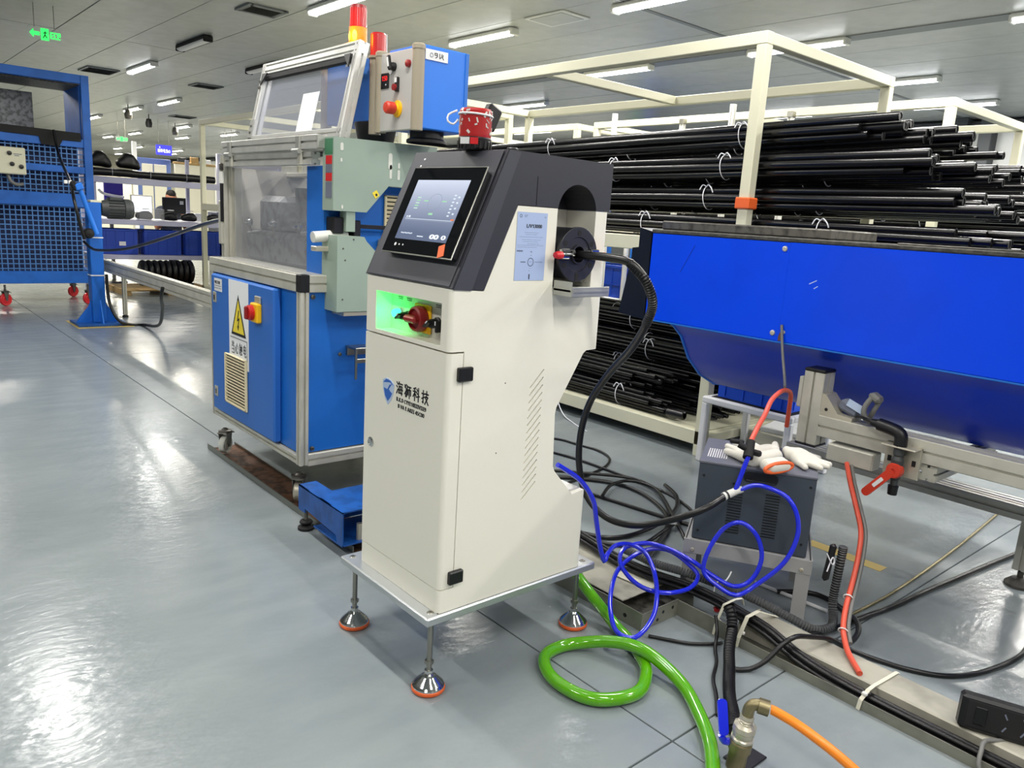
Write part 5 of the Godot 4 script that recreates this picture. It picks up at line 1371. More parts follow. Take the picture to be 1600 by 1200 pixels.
func build_racks() -> void:
	rack(4.0, 5.6, -2.60, -6.36, "cream steel tube rack with an orange collar on its front post", true, true)
	rack(6.52, 8.16, -2.55, -6.32, "second cream steel tube rack, behind the slim white posts")
	rack(4.05, 5.6, -6.62, -11.7, "cream steel rack frame farther left, its end post beside the office desks", true, false, [0.35, 0.7])
	rack(6.5, 8.1, -6.55, -11.2, "cream steel rack frame behind the red wrapped beacon")
	# bundles on the near rack, upper shelf
	var rows := ["bottom", "second", "third", "top"]
	var cols := ["front", "second", "middle", "fourth", "rear"]
	var rng := RandomNumberGenerator.new(); rng.seed = 31
	for c in 5:
		for k in 4:
			var end: float = [-1.32, -1.52, -1.62, -1.78][k] - 0.02 * c + (rng.randf() - 0.5) * 0.16
			if c == 0 and k == 3: end -= 0.1
			var y: float = 1.342 + 0.080 + k * 0.157
			var x: float = 4.16 + c * 0.285 + (k % 2) * 0.02
			bundle(V(x, y, end), 7, 0.0235, 6.2 + end, [0.85 + 0.35 * ((c + k * 2) % 3), 2.1 + 0.4 * ((k + c) % 2), 3.4], "tied thick black tubes, %s layer, %s stack of the upper shelf" % [rows[k], cols[c]], "tube bundles on the upper shelf of the near rack", 100 + c * 10 + k, 0.0, 0.3, c == 0, k * 0.007)
	# second rack
	for c in 3:
		for k in 4:
			bundle(V(6.72 + c * 0.42 + (k % 2) * 0.05, 1.342 + 0.087 + k * 0.172, -1.72 - 0.09 * k - rng.randf() * 0.2), 7, 0.0265, 4.3, [0.9, 2.4], "tied black tubes on the second rack, %s layer, %s stack" % [rows[k], ["front", "middle", "rear"][c]], "tube bundles on the second rack", 300 + c * 10 + k, 0.0, 0.4, false)
	# lower shelf of the near rack: thinner tubes
	var hs := [2, 3, 4, 4, 4]
	for c in 5:
		for k in hs[c]:
			var z: float = -2.87 - 0.1 * ((c + k) % 3) - (0.3 if c == 0 else 0.0) + rng.randf() * 0.12
			bundle(V(4.16 + c * 0.24 + (k % 2) * 0.02, 0.146 + 0.079 + k * 0.156, z), 19, 0.0145, 3.0, [[0.45 + 0.2 * c, 1.5], [0.8, 1.9], [0.6 + 0.15 * c]][(c + k) % 3], "tied thin black tubes on the lower shelf, layer %s upward, %s row" % [["one", "two", "three", "four", "five"][k], cols[c]], "thin tube bundles on the lower shelf of the near rack", 500 + c * 10 + k, 0.0, 0.35, c < 2)
	solo("thick_sleeve", MB.new().lathe(V(4.06, 0.215, -3.05), [Vector2(0, 0), Vector2(0.028, 0), Vector2(0.028, 0.13), Vector2(0.02, 0.135), Vector2(0.02, 0.1), Vector2(0, 0.1)], 18, V(0, 0.02, 1).normalized()), "rubber", "short thick black sleeve lying on the front edge of the near rack's lower shelf", "tube")
	cable("loose_twine", [V(4.0, 0.74, -4.02), V(3.985, 0.60, -4.05), V(3.975, 0.35, -4.06), V(3.97, 0.15, -4.02), V(3.93, 0.03, -3.9), V(3.86, 0.006, -3.72), V(3.78, 0.005, -3.5)], 0.004, "twine", "loose white twine hanging from the lower tube pile to the floor", "twine")
	# slim white posts
	for i in 4:
		var z: float = [-5.88, -4.98, -4.42, -3.82][i]
		var t := thing("slim_post", "slim white slotted post behind the near rack, %s from the left" % ["first", "second", "third", "last"][i], "post", V(6.38, 0, z), "slim white posts between the racks")
		part("upright", alu(MB.new(), V(6.38, 0.004, z), V(6.38, 2.55 if i % 2 == 0 else 2.42, z), V(1, 0, 0), 0.045, 0.045), "white_plastic", t)
		part("foot_plate", MB.new().bb(V(6.32, 0, z - 0.06), V(6.44, 0.006, z + 0.06)), "steel", t)
		if i % 2: part("post_clip", MB.new().bb(V(6.35, 2.40, z - 0.028), V(6.412, 2.45, z + 0.028), 0.004), "steel", t)
	# white bench with blue crate, beside the rack's end
	var be := thing("white_bench", "small white steel bench between the tube rack and the blue trough", "bench", V(4.2, 0, -2.42))
	for x in [3.95, 4.42]:
		for z in [-2.69, -2.13]:
			part("leg", MB.new().bb(V(x - 0.02, 0, z - 0.02), V(x + 0.02, 0.372, z + 0.02), 0.006), "white", be)
	for x in [3.95, 4.42]: part("long_bar", MB.new().bb(V(x - 0.02, 0.372, -2.71), V(x + 0.02, 0.412, -2.11), 0.008), "white", be)
	for z in [-2.69, -2.13]: part("short_bar", MB.new().bb(V(3.97, 0.374, z - 0.018), V(4.40, 0.410, z + 0.018), 0.006), "white", be)
	part("bench_sheet", MB.new().bb(V(3.97, 0.40, -2.67), V(4.40, 0.4118, -2.15)), "black_matt", be)
	crate(V(4.2, 0.413, -2.41), V(0.42, 0.2, 0.5), 0.0, "blue_crate_bright", "bright blue crate on the white bench under the trough")
	var cb := thing("wooden_box", "pale wooden box with paper sheets on it, under the white bench", "box", V(4.55, 0, -2.62))
	part("carcass", MB.new().bb(V(4.44, 0.0, -3.0 + 0.3), V(4.9, 0.14, -2.3), 0.004), "partition", cb)
	part("sheet_stack", MB.new().box(V(4.66, 0.155, -2.5), V(0.34, 0.03, 0.28), 0.004, Basis(V(0, 1, 0), 0.2)), "paper", cb)
	# blue cabinets and crates beyond
	for i in 2:
		var z: float = [-9.15, -8.2][i]
		var t := thing("blue_cabinet", ["big blue machine cabinet with frame panels, seen through the racks", "blue cabinet with dark open front, right of the big blue one"][i], "cabinet", V(9.5, 0, z))
		part("body", MB.new().bb(V(9.02, 0.02, z - (0.9 if i == 0 else 0.02)), V(10.2, 2.56 - i * 0.06, z + (0.05 if i == 0 else 0.75)), 0.01), "blue" if i == 0 else "blue_cage", t)
		for q in [0, 1]:
			var za: float = z - 0.86 + q * 0.45 if i == 0 else z + 0.05 + q * 0.35
			part("panel", MB.new().bb(V(9.005, 0.3, za), V(9.02, 2.44 - i * 0.06, za + (0.42 if i == 0 else 0.31)), 0.004), "blue_box" if i == 0 else "wall_dark", t)
	crate(V(6.75, 0.60, -5.95), V(0.4, 0.36, 0.5), 0.0, "blue_crate", "blue crate on the second rack's low stand, left of the white pole")
	solo("crate_stand", MB.new().bb(V(6.5, 0.45, -6.25), V(7.1, 0.6, -5.3), 0.01).bb(V(6.6, 0.147, -6.1), V(7.0, 0.45, -5.5), 0.01), "white", "low white stand carrying a blue crate, glimpsed under the near rack", "stand")
	var pp := thing("white_pole", "white pole beside a blue upright, glimpsed under the near rack", "post", V(6.45, 0, -5.62))
	part("pole", MB.new().cyl(V(6.45, 0.0, -5.62), V(6.45, 1.2, -5.62), 0.028, -1, 14), "white", pp)
	part("blue_upright", MB.new().bb(V(6.42, 0.0, -5.54), V(6.47, 1.2, -5.48), 0.004), "blue_box", pp)

func crate(at: Vector3, s: Vector3, turn: float, m: String, label: String, group := "") -> Node3D:
	var t := thing("plastic_crate", label, "crate", Vector3.ZERO, group)
	var w := 0.012
	part("base", MB.new().bb(V(-s.x / 2 + 0.02, 0.001, -s.z / 2 + 0.02), V(s.x / 2 - 0.02, 0.012, s.z / 2 - 0.02)), m, t)
	for k in [-1, 1]:
		part("wall", MB.new().box(V(k * (s.x / 2 - w), s.y / 2, 0), V(0.006, s.y - 0.004, s.z - 0.03), 0.001), m, t)
		part("wall", MB.new().box(V(0, s.y / 2, k * (s.z / 2 - w)), V(s.x - 0.03, s.y - 0.004, 0.006), 0.001), m, t)
		var rb := MB.new()
		for i in 4:
			rb.box(V(k * (s.x / 2 - w + 0.006), s.y / 2, (i - 1.5) * s.z / 4), V(0.008, s.y - 0.03, 0.008))
			rb.box(V((i - 1.5) * s.x / 4, s.y / 2, k * (s.z / 2 - w + 0.006)), V(0.008, s.y - 0.03, 0.008))
		rb.box(V(k * (s.x / 2 - w + 0.006), s.y * 0.4, 0), V(0.008, 0.008, s.z - 0.04))
		rb.box(V(0, s.y * 0.4, k * (s.z / 2 - w + 0.006)), V(s.x - 0.04, 0.008, 0.008))
		part("ribs", rb, m, t)
	var rim := MB.new()
	for k in [-1, 1]:
		rim.box(V(k * (s.x / 2 - 0.008), s.y - 0.015, 0), V(0.016, 0.03, s.z), 0.003)
		rim.box(V(0, s.y - 0.015, k * (s.z / 2 - 0.008)), V(s.x, 0.03, 0.016), 0.003)
	part("rim", rim, m, t)
	t.position = at; t.rotation.y = turn
	return t

func build_floor_things() -> void:
	# ---- chiller on its stand (turned a little)
	var u := V(0.503, 0, 0.864); var d := V(0.864, 0, -0.503); var o := V(2.373, 0, -1.613)   # u along the front, d away from it
	var B := Basis(u, V(0, 1, 0), -d)
	var W := 0.413; var D := 0.345
	var c := o + u * W / 2 + d * D / 2
	var t := thing("chiller", "dark grey box chiller with vent slots and a black recessed handle", "chiller", V(c.x, 0.25, c.z))
	part("case", MB.new().box(c + V(0, 0.402, 0), V(W, 0.304, D), 0.004, B), "chiller", t)
	part("top_sheet", MB.new().box(c + V(0, 0.556, 0), V(W + 0.004, 0.010, D + 0.004), 0.002, B), "chiller_top", t)
	for g in [[0.112, 0.295, 0.468], [0.242, 0.30, 0.473]]:
		var n := 16
		for i in n:
			var y: float = lerpf(g[1], g[2], (i + 0.5) / n)
			part("vent_slot", MB.new().box(o + u * (g[0] + 0.03) + V(0, y, 0) - d * 0.0005, V(0.05, 0.0042, 0.002), 0.0, B), "black", t)
	var hp := PackedVector2Array()
	for p in rounded(-0.06, -0.018, 0.06, 0.02, 0.015): hp.append(p)
	part("handle_recess", MB.new().prism(hp, o + u * 0.222 + V(0, 0.525, 0), u, V(0, 1, 0), -d * 0.0035), "black", t)
	part("handle_lip", MB.new().box(o + u * 0.222 + V(0, 0.512, 0) - d * 0.004, V(0.10, 0.006, 0.004), 0.001, B), "chiller_dark", t)
	for p in [[0.02, 0.505], [0.02, 0.285], [0.39, 0.30], [0.395, 0.52], [0.13, 0.49]]:
		part("screw", MB.new().lathe(o + u * p[0] + V(0, p[1], 0), [Vector2(0.005, 0), Vector2(0.004, 0.002), Vector2(0, 0.002)], 10, -d), "black", t)
	for i in 6:
		var lines := MB.new()
		for k in 9: lines.box(o + u * (0.022 + k * 0.0085) + d * (0.075 + i * 0.021) + V(0, 0.5613, 0), V(0.004, 0.0006, 0.016 if i < 5 else 0.012), 0.0, B)
		part("printed_notice", lines, "white", t)
	var st := thing("chiller_stand", "grey steel angle stand carrying the dark grey chiller", "stand", V(c.x, 0, c.z))
	var ring := MB.new()
	for s in [-1, 1]:
		ring.box(c + V(0, 0.222, 0) - d * s * (D / 2 + 0.012), V(W + 0.05, 0.056, 0.005), 0.001, B)
		ring.box(c + V(0, 0.222, 0) + u * s * (W / 2 + 0.022), V(0.005, 0.056, D + 0.028), 0.001, B)
	part("frame", ring, "stand", st)
	part("seat_plate", MB.new().box(c + V(0, 0.2465, 0), V(W + 0.03, 0.004, D + 0.01), 0.0, B), "stand", st)
	for su in [-1, 1]:
		for sd in [-1, 1]:
			var p: Vector3 = c + u * su * (W / 2 - 0.002) + d * sd * (D / 2 + 0.004)
			var lg := MB.new()
			lg.box(p + V(0, 0.112, 0) + d * sd * 0.006, V(0.05, 0.222, 0.005), 0.001, B)
			lg.box(p + V(0, 0.112, 0) + u * su * 0.0225 - d * sd * 0.016, V(0.005, 0.222, 0.046), 0.001, B)
			part("leg", lg, "stand", st)
		var bm := MB.new(); bolt(bm, c + u * su * (W / 2 - 0.01) - d * (D / 2 + 0.0145) + V(0, 0.21, 0), -d, 0.008); part("bolt", bm, "zinc", st)
	solo("white_rod", MB.new().cyl(V(2.72, 0.008, -1.52), V(2.74, 0.008, -1.22), 0.007, -1, 10), "white", "thin white rod on the floor under the chiller stand", "rod")
	# ---- knitted gloves
	var y := 0.561
	var g1 := thing("work_glove", "white knitted work glove with orange cuff hanging over the chiller's front edge", "glove", V(2.55, y, -1.47), "knitted gloves on the chiller")
	var bones := [[V(2.455, y + 0.028, -1.372), V(2.515, y + 0.028, -1.355), 0.024, 0.024], [V(2.47, y + 0.026, -1.40), V(2.545, y + 0.026, -1.385), 0.022, 0.022],
		[V(2.50, y + 0.024, -1.46), V(2.60, y + 0.028, -1.44), 0.026, 0.026], [V(2.53, y + 0.026, -1.51), V(2.65, y + 0.026, -1.50), 0.027, 0.024],
		[V(2.49, y + 0.02, -1.47), V(2.52, y + 0.016, -1.60), 0.022, 0.012], [V(2.535, y + 0.02, -1.52), V(2.58, y + 0.016, -1.635), 0.018, 0.0125],
		[V(2.58, y + 0.02, -1.53), V(2.64, y + 0.018, -1.64), 0.018, 0.0125], [V(2.63, y + 0.02, -1.51), V(2.70, y + 0.016, -1.60), 0.018, 0.0115], [V(2.66, y + 0.024, -1.48), V(2.765, y + 0.022, -1.54), 0.02, 0.013]]
	part("glove_body", nets(bones, 0.0055, 0.02), "glove", g1)
	var cf := MB.new()
	var cp := []
	for i in 21:
		var a := TAU * i / 20.0
		cp.append(V(2.475, y + 0.028, -1.352) + V(0.92, 0.05, 0.28).normalized() * cos(a) * 0.062 + V(0, 0.016, 0) * sin(a))
	cf.tube(curve(cp, 0.01), 0.0075, 8)
	part("orange_cuff", cf, "orange", g1, "orange overlocked cuff edge")
	var g2 := thing("work_glove", "plain white knitted glove lying limp on the chiller's right end", "glove", V(2.69, y, -1.38), "knitted gloves on the chiller")
	var b2 := [[V(2.735, y + 0.02, -1.47), V(2.70, y + 0.02, -1.43), 0.018, 0.022], [V(2.70, y + 0.022, -1.43), V(2.675, y + 0.022, -1.38), 0.024, 0.024], [V(2.735, y + 0.022, -1.42), V(2.71, y + 0.022, -1.36), 0.023, 0.02],
		[V(2.70, y + 0.02, -1.37), V(2.735, y + 0.013, -1.295), 0.017, 0.011], [V(2.685, y + 0.02, -1.37), V(2.70, y + 0.013, -1.285), 0.017, 0.011], [V(2.67, y + 0.018, -1.375), V(2.66, y + 0.013, -1.29), 0.016, 0.011],
		[V(2.66, y + 0.016, -1.39), V(2.615, y + 0.013, -1.325), 0.015, 0.011], [V(2.74, y + 0.02, -1.40), V(2.78, y + 0.013, -1.36), 0.014, 0.01]]
	part("glove_body", nets(b2, 0.0055, 0.018), "glove", g2)
	# ---- perforated tray, raised trunk, cable ties
	var tray := thing("cable_tray", "perforated grey metal cable tray on the floor, slots along its front wall", "tray", V(2.27, 0, -0.6))
	var fw := CSGCombiner3D.new()
	fw.name = "front_wall"; tray.add_child(fw); fw.position = -tray.position; fw.material_override = M.tray
	var wall := csg_box(V(2.2365, 0.0005, -1.51), V(2.2395, 0.034, 0.4), CSGShape3D.OPERATION_UNION)
	fw.add_child(wall)
	for i in 18:
		var z := -1.23 + i * 0.078
		var cy := CSGPolygon3D.new()
		cy.polygon = rounded(-0.010, -0.0045, 0.010, 0.0045, 0.0044); cy.depth = 0.02
		cy.transform = Transform3D(Basis(V(0, 0, 1), V(0, 1, 0), V(-1, 0, 0)), V(2.245, 0.016, z)); cy.operation = CSGShape3D.OPERATION_SUBTRACTION
		fw.add_child(cy)
	part("pan", MB.new().bb(V(2.2395, 0.0005, -1.51), V(2.31, 0.003, 0.4)), "tray", tray)
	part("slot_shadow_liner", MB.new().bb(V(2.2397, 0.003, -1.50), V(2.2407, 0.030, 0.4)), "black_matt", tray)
	var wt := thing("junction_tray", "wide dirty grey metal tray with pale lid under the black cables, beside the chiller stand", "tray", V(2.25, 0, -1.95))
	part("front_wall", MB.new().bb(V(2.03, 0.0005, -2.45), V(2.034, 0.068, -1.545), 0.001), "tray", wt)
	part("end_wall", MB.new().bb(V(2.03, 0.0005, -1.547), V(2.237, 0.066, -1.543), 0.001), "tray", wt)
	part("rear_wall", MB.new().bb(V(2.332, 0.0005, -2.45), V(2.336, 0.054, -1.545), 0.001), "tray", wt)
	part("pan", MB.new().bb(V(2.034, 0.0005, -2.45), V(2.332, 0.003, -1.548)), "grime", wt)
	part("lid", MB.new().bb(V(2.06, 0.055, -2.44), V(2.336, 0.061, -1.66), 0.002), "trunk", wt)
	part("lid", MB.new().box(V(2.25, 0.0655, -1.74), V(0.12, 0.004, 0.16), 0.001, Basis(V(0, 1, 0), 0.1)), "partition", wt)
	for p in [[2.03, 0.035, -1.70], [2.03, 0.03, -1.62], [2.03, 0.045, -1.82]]:
		part("wall_hole", MB.new().cyl(V(p[0] - 0.0012, p[1], p[2]), V(p[0] + 0.001, p[1], p[2]), 0.008, -1, 12), "black", wt)
	for p in [[2.09, 0.042], [2.15, 0.04], [2.205, 0.042], [2.12, 0.018]]:
		part("wall_hole", MB.new().cyl(V(p[0], p[1], -1.5445), V(p[0], p[1], -1.5425), 0.0065, -1, 12), "black", wt)
	part("side_wall", MB.new().bb(V(2.235, 0.0005, -1.545), V(2.2395, 0.062, -1.335), 0.001), "tray", wt)
	solo("red_wire_nut", MB.new().lathe(V(2.33, 0.045, -1.445), [Vector2(0, 0), Vector2(0.008, 0), Vector2(0.012, 0.02), Vector2(0.006, 0.03), Vector2(0, 0.03)], 12, V(-0.6, 0.2, 0.77).normalized()), "grip_red", "small red plug among the black cables by the tray corner", "plug")
	var tk := thing("floor_trunking", "dusty pale rectangular metal trunking running along behind the slotted cable tray", "trunking", V(2.375, 0, -0.5))
	part("box_section", MB.new().bb(V(2.311, 0.0005, -1.325), V(2.44, 0.057, 0.5), 0.005), "trunk", tk)
	part("end_plate", MB.new().bb(V(2.309, 0.0005, -1.333), V(2.442, 0.06, -1.326), 0.002), "trunk", tk)
	for i in 3:
		var z: float = [-1.275, -0.845, -1.37][i]
		var w: float = [0.014, 0.012, 0.01][i]
		var x1: float = [2.445, 2.446, 2.37][i]
		var yt: float = [0.108, 0.0615, 0.112][i]
		var bnd := thing("tie_band", ["pale strap over trunking and cables, beside the corrugated conduit", "pale strap over trunking and cables, nearer the power strip", "pale strap at the tray corner, left of the conduit"][i], "strap", V(2.3, 0, z), "pale straps round the trunking")
		var bm := MB.new()
		var path := [V(2.231, 0.001, z - 0.01), V(2.232, 0.036, z - 0.006), V(2.262, yt, z), V(2.33 if i != 1 else 2.30, yt, z), V(x1 - 0.01, 0.0615 if i < 2 else yt, z + 0.01), V(x1, 0.058 if i < 2 else 0.085, z + 0.012)]
		for k in path.size() - 1:
			bm.bar(path[k], path[k + 1], w, 0.0022, 0.0006, V(0, 1, 0) if k > 1 else V(-1, 0, 0))
		part("band", bm, "partition", bnd)
		part("buckle", MB.new().box(V(2.247, 0.052, z - 0.003), V(0.012, 0.010, w + 0.004), 0.002), "white_plastic", bnd)
	var zt := MB.new().ring(V(2.37, 0.09, -1.46), V(0.1, 0.25, 1).normalized(), 0.042, 0.0028, 24, 6)
	zt.tube(curve([V(2.385, 0.128, -1.455), V(2.40, 0.145, -1.45), V(2.415, 0.165, -1.45)], 0.01), 0.0028, 6)
	zt.box(V(2.387, 0.13, -1.455), V(0.012, 0.01, 0.01), 0.002)
	solo("zip_tie", zt, "white", "white zip tie binding the blue hose to the black cables", "zip tie")
	# ---- power strip resting on the trunking
	var e := V(0.42, -0.04, 0.90).normalized(); var up := V(0.16, 0.98, -0.08)
	up = (up - e * up.dot(e)).normalized()
	var nrm := e.cross(up); if nrm.dot(V(-1, 0.3, 1)) < 0.0: nrm = -nrm
	var ps := thing("power_strip", "black multi socket power strip leaning on the trunking at the right edge", "power strip", V(2.36, 0.06, -0.5))
	var o2 := V(2.315, 0.0615, -0.615)
	var PB := Basis(e, up, e.cross(up))
	var pc := o2 + e * 0.20 + up * 0.047
	part("case", MB.new().box(pc, V(0.40, 0.098, 0.05), 0.008, PB), "black", ps)
	var pn := PB.z if PB.z.dot(V(-1, 0.4, 1)) > 0 else -PB.z
	part("face", MB.new().box(pc + pn * 0.0255, V(0.37, 0.075, 0.002), 0.0006, PB), "black_matt", ps)
	for i in 3:
		for k in [-1, 1]:
			part("socket_slot", MB.new().box(pc + pn * 0.027 - e * (0.09 - i * 0.045) + up * k * 0.018, V(0.004, 0.016, 0.002), 0.0, PB * Basis(V(0, 0, 1), 0.5 * k)), "ink_grey", ps)
	part("rocker", MB.new().box(pc + pn * 0.028 - e * 0.15, V(0.03, 0.05, 0.005), 0.002, PB), "rubber", ps)
	cable("power_lead", [pc - e * 0.075 - up * 0.052 + pn * 0.01, V(2.29, 0.064, -0.53), V(2.25, 0.055, -0.525), V(2.225, 0.03, -0.52), V(2.219, 0.012, -0.51), V(2.215, 0.006, -0.50), V(2.20, 0.006, -0.40)], 0.006, "grey_cable", "thin grey lead hanging from the power strip over the slotted tray")
	# ---- water riser with ball valve and orange hose
	var rb := V(1.70, 0, -0.935); var rt := V(1.70, 0.185, -0.918)
	var ax := (rt - rb).normalized()
	var rv := thing("water_riser", "brass water riser with white threaded coupling and blue lever ball valve", "pipe", rb)
	part("pipe", MB.new().cyl(rb, rb + ax * 0.075, 0.0255, -1, 22), "brass", rv)
	part("socket", MB.new().lathe(rb + ax * 0.055, [Vector2(0.0255, 0), Vector2(0.03, 0.002), Vector2(0.03, 0.028), Vector2(0.0275, 0.032), Vector2(0.0275, 0.04), Vector2(0, 0.04)], 22, ax), "brass", rv)
	part("coupling", MB.new().lathe(rb + ax * 0.088, [Vector2(0.028, 0), Vector2(0.031, 0.003), Vector2(0.031, 0.009), Vector2(0.027, 0.012), Vector2(0.030, 0.024), Vector2(0.030, 0.030), Vector2(0.032, 0.033), Vector2(0.030, 0.046), Vector2(0.022, 0.053), Vector2(0, 0.053)], 8, ax), "zinc", rv)
	part("thread", MB.new().lathe(rb + ax * 0.138, [Vector2(0.019, 0), Vector2(0.019, 0.006), Vector2(0.016, 0.008), Vector2(0.019, 0.012), Vector2(0.016, 0.016), Vector2(0.019, 0.02), Vector2(0.017, 0.028), Vector2(0, 0.028)], 20, ax), "zinc", rv)
	part("elbow", MB.new().tube(curve([rb + ax * 0.16, rb + ax * 0.185, rb + ax * 0.198 + V(0.006, 0, 0.006), rb + ax * 0.20 + V(0.018, 0, 0.02)], 0.006), 0.0155, 14), "brass", rv)
	part("hose_nut", MB.new().cyl(rb + ax * 0.20 + V(0.012, 0, 0.016), rb + ax * 0.197 + V(0.026, 0, 0.04), 0.0205, -1, 6), "brass", rv)
	var vl := part("valve_lever", MB.new().prism(rounded(-0.013, 0.0, 0.013, 0.105, 0.012, 15, 5), V(1.672, 0.088, -0.965), V(0.8, 0, 0.6), V(-0.05, 0.985, -0.16), V(-0.004, 0.004, 0.005)), "blue_hose", rv, "blue lever handle")
	part("lever_neck", MB.new().tube(curve([V(1.69, 0.075, -0.945), V(1.675, 0.072, -0.962), V(1.668, 0.09, -0.968)], 0.01), 0.010, 10), "blue_hose", vl)
	part("floor_collar", MB.new().bb(V(1.70, 0.0005, -0.975), V(1.80, 0.006, -0.90), 0.002), "black", rv)
	# ---- marking tape on the floor
	for q in [[V(1.83, 0.001, -9.62), V(2.38, 0.0016, -9.0), "yellow tape square round the blue column's base"], [V(3.30, 0.001, -1.62), V(3.37, 0.0016, -1.27), "short yellow floor tape strip under the trough"]]:
		solo("floor_tape", MB.new().bb(q[0], q[1]), "tape", q[2], "tape")
	solo("floor_tape", MB.new().bb(V(5.9, 0.001, -1.6), V(6.0, 0.0016, 2.0)), "tape", "long pale floor tape line beyond the trough, at the right", "tape")

func build_far() -> void:
	# ---- blue mesh cage
	var z := -11.0
	var cg := thing("mesh_cage", "tall blue wire mesh cage on red casters with an open top bay", "cage", V(1.9, 0, -11.45))
	var x0 := 0.55; var x1 := 2.5; var zb := -11.95
	for x in [x0, x1 - 0.09]:
		for zz in [z - 0.09, zb]:
			part("post", MB.new().bb(V(x, 0.25, zz), V(x + 0.09, 2.78, zz + 0.09), 0.004), "blue_cage", cg)
	for q in [[2.68, 2.78], [1.93, 2.03], [1.62, 1.70], [1.21, 1.37], [0.27, 0.42]]:
		part("front_rail", MB.new().bb(V(x0 + 0.09, q[0], z - 0.085), V(x1 - 0.09, q[1], z - 0.005), 0.004), "blue_cage", cg)
		part("back_rail", MB.new().bb(V(x0 + 0.09, q[0], zb + 0.005), V(x1 - 0.09, q[1], zb + 0.085), 0.004), "blue_cage", cg)
		for x in [x0 + 0.005, x1 - 0.085]:
			part("side_rail", MB.new().bb(V(x, q[0], zb + 0.09), V(x + 0.08, q[1], z - 0.09), 0.004), "blue_cage", cg)
	for q in [[1.70, 1.93], [1.37, 1.62], [0.42, 1.21]]:
		var wm := MB.new()
		var x := x0 + 0.11
		while x < x1 - 0.1:
			wm.box(V(x, (q[0] + q[1]) / 2, z - 0.04), V(0.012, q[1] - q[0], 0.006)); x += 0.058
		var y: float = q[0] + 0.03
		while y < q[1]:
			wm.box(V((x0 + x1) / 2, y, z - 0.036), V(x1 - x0 - 0.18, 0.012, 0.006)); y += 0.058
		part("wire_mesh", wm, "mesh_blue", cg).set_meta("kind", "stuff")
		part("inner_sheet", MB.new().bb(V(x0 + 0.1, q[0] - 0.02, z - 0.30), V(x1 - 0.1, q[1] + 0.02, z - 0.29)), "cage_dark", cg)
	part("bay_side", MB.new().bb(V(x1 - 0.1, 2.03, zb + 0.09), V(x1 - 0.085, 2.68, z - 0.09)), "blue_cage", cg)
	part("bay_back", MB.new().bb(V(x0 + 0.09, 2.03, zb + 0.01), V(x1 - 0.45, 2.60, zb + 0.02)), "casting", cg)
	part("bay_roof", MB.new().bb(V(x0 + 0.09, 2.66, zb + 0.09), V(x1 - 0.09, 2.68, z - 0.09)), "grime", cg)
	part("rubber_apron", MB.new().prism(PackedVector2Array([Vector2(x0 + 0.3, 2.13), Vector2(x1 - 0.12, 2.10), Vector2(x1 - 0.12, 2.0), Vector2(x1 - 0.32, 2.0), Vector2(x1 - 0.36, 1.92), Vector2(x1 - 0.55, 1.93), Vector2(x1 - 0.57, 2.02), Vector2(x0 + 0.3, 2.05)]), V(0, 0, z + 0.002), V(1, 0, 0), V(0, 1, 0), V(0, 0, 0.012)), "black_matt", cg)
	for x in [0.70, 1.48, 2.38]:
		caster(cg, V(x, 0, z - 0.05), 0.5, "grip_red", 0.075, 0.25)
	caster(cg, V(2.38, 0, zb + 0.06), 0.5, "grip_red", 0.075, 0.25)
	caster(cg, V(0.70, 0, zb + 0.06), 0.5, "grip_red", 0.075, 0.25)
	var sb := thing("switch_box", "cream control box with black buttons on the blue mesh cage", "control box", V(1.6, 1.55, -10.9))
	part("case", MB.new().bb(V(1.36, 1.555, -10.995), V(1.76, 1.86, -10.86), 0.01), "ivory", sb)
	for p in [[1.60, 1.79], [1.62, 1.67], [1.71, 1.645]]:
		part("button", MB.new().lathe(V(p[0], p[1], -10.862), [Vector2(0.026, 0), Vector2(0.024, 0.02), Vector2(0, 0.024)], 14, V(0, 0, 1)), "black", sb)
	part("caption", MB.new().strokes([[0, .8, .9, .8], [.1, .2, .6, .2]], V(1.64, 1.76, -10.859), V(0.09, 0, 0), V(0, 0.03, 0), 0.008), "ink_grey", sb)
	part("flex_conduit", MB.new().tube(curve([V(1.58, 1.555, -10.93), V(1.60, 1.48, -10.92), V(1.66, 1.44, -10.92), V(1.73, 1.45, -10.93)], 0.02), 0.02, 8), "grey_cable", sb)
	# ---- blue floor column with motor and arm
	var cl := thing("haul_off_column", "blue steel column on a gusseted base plate with black motor, before the mesh cage", "machine", V(2.09, 0, -9.27))
	part("column", MB.new().bb(V(2.02, 0.03, -9.34), V(2.15, 1.30, -9.2), 0.006), "blue_col", cl)
	part("base_plate", MB.new().bb(V(1.85, 0.002, -9.50), V(2.34, 0.03, -9.08), 0.005), "blue_skid", cl)
	part("top_cap", MB.new().bb(V(2.05, 1.30, -9.33), V(2.16, 1.325, -9.21), 0.004), "ivory", cl)
	for s in [-1, 1]:
		part("gusset", MB.new().prism(PackedVector2Array([Vector2(0, 0), Vector2(0.15, 0), Vector2(0.13, 0.04), Vector2(0.03, 0.17), Vector2(0.0, 0.24)]), V(2.085 + s * 0.065, 0.03, -9.275), V(s, 0, 0), V(0, 1, 0), V(0, 0, 0.012)), "blue_col", cl)
	part("gusset", MB.new().prism(PackedVector2Array([Vector2(0, 0), Vector2(0.11, 0), Vector2(0.0, 0.24)]), V(2.09, 0.03, -9.2), V(0, 0, 1), V(0, 1, 0), V(0.012, 0, 0)), "blue_box", cl)
	var mo := part("motor", MB.new().lathe(V(2.16, 1.245, -9.27), [Vector2(0, 0), Vector2(0.075, 0), Vector2(0.085, 0.03), Vector2(0.095, 0.06), Vector2(0.095, 0.22), Vector2(0.108, 0.225), Vector2(0.108, 0.28), Vector2(0.09, 0.315), Vector2(0, 0.32)], 24, V(1, 0, 0)), "motor", cl)
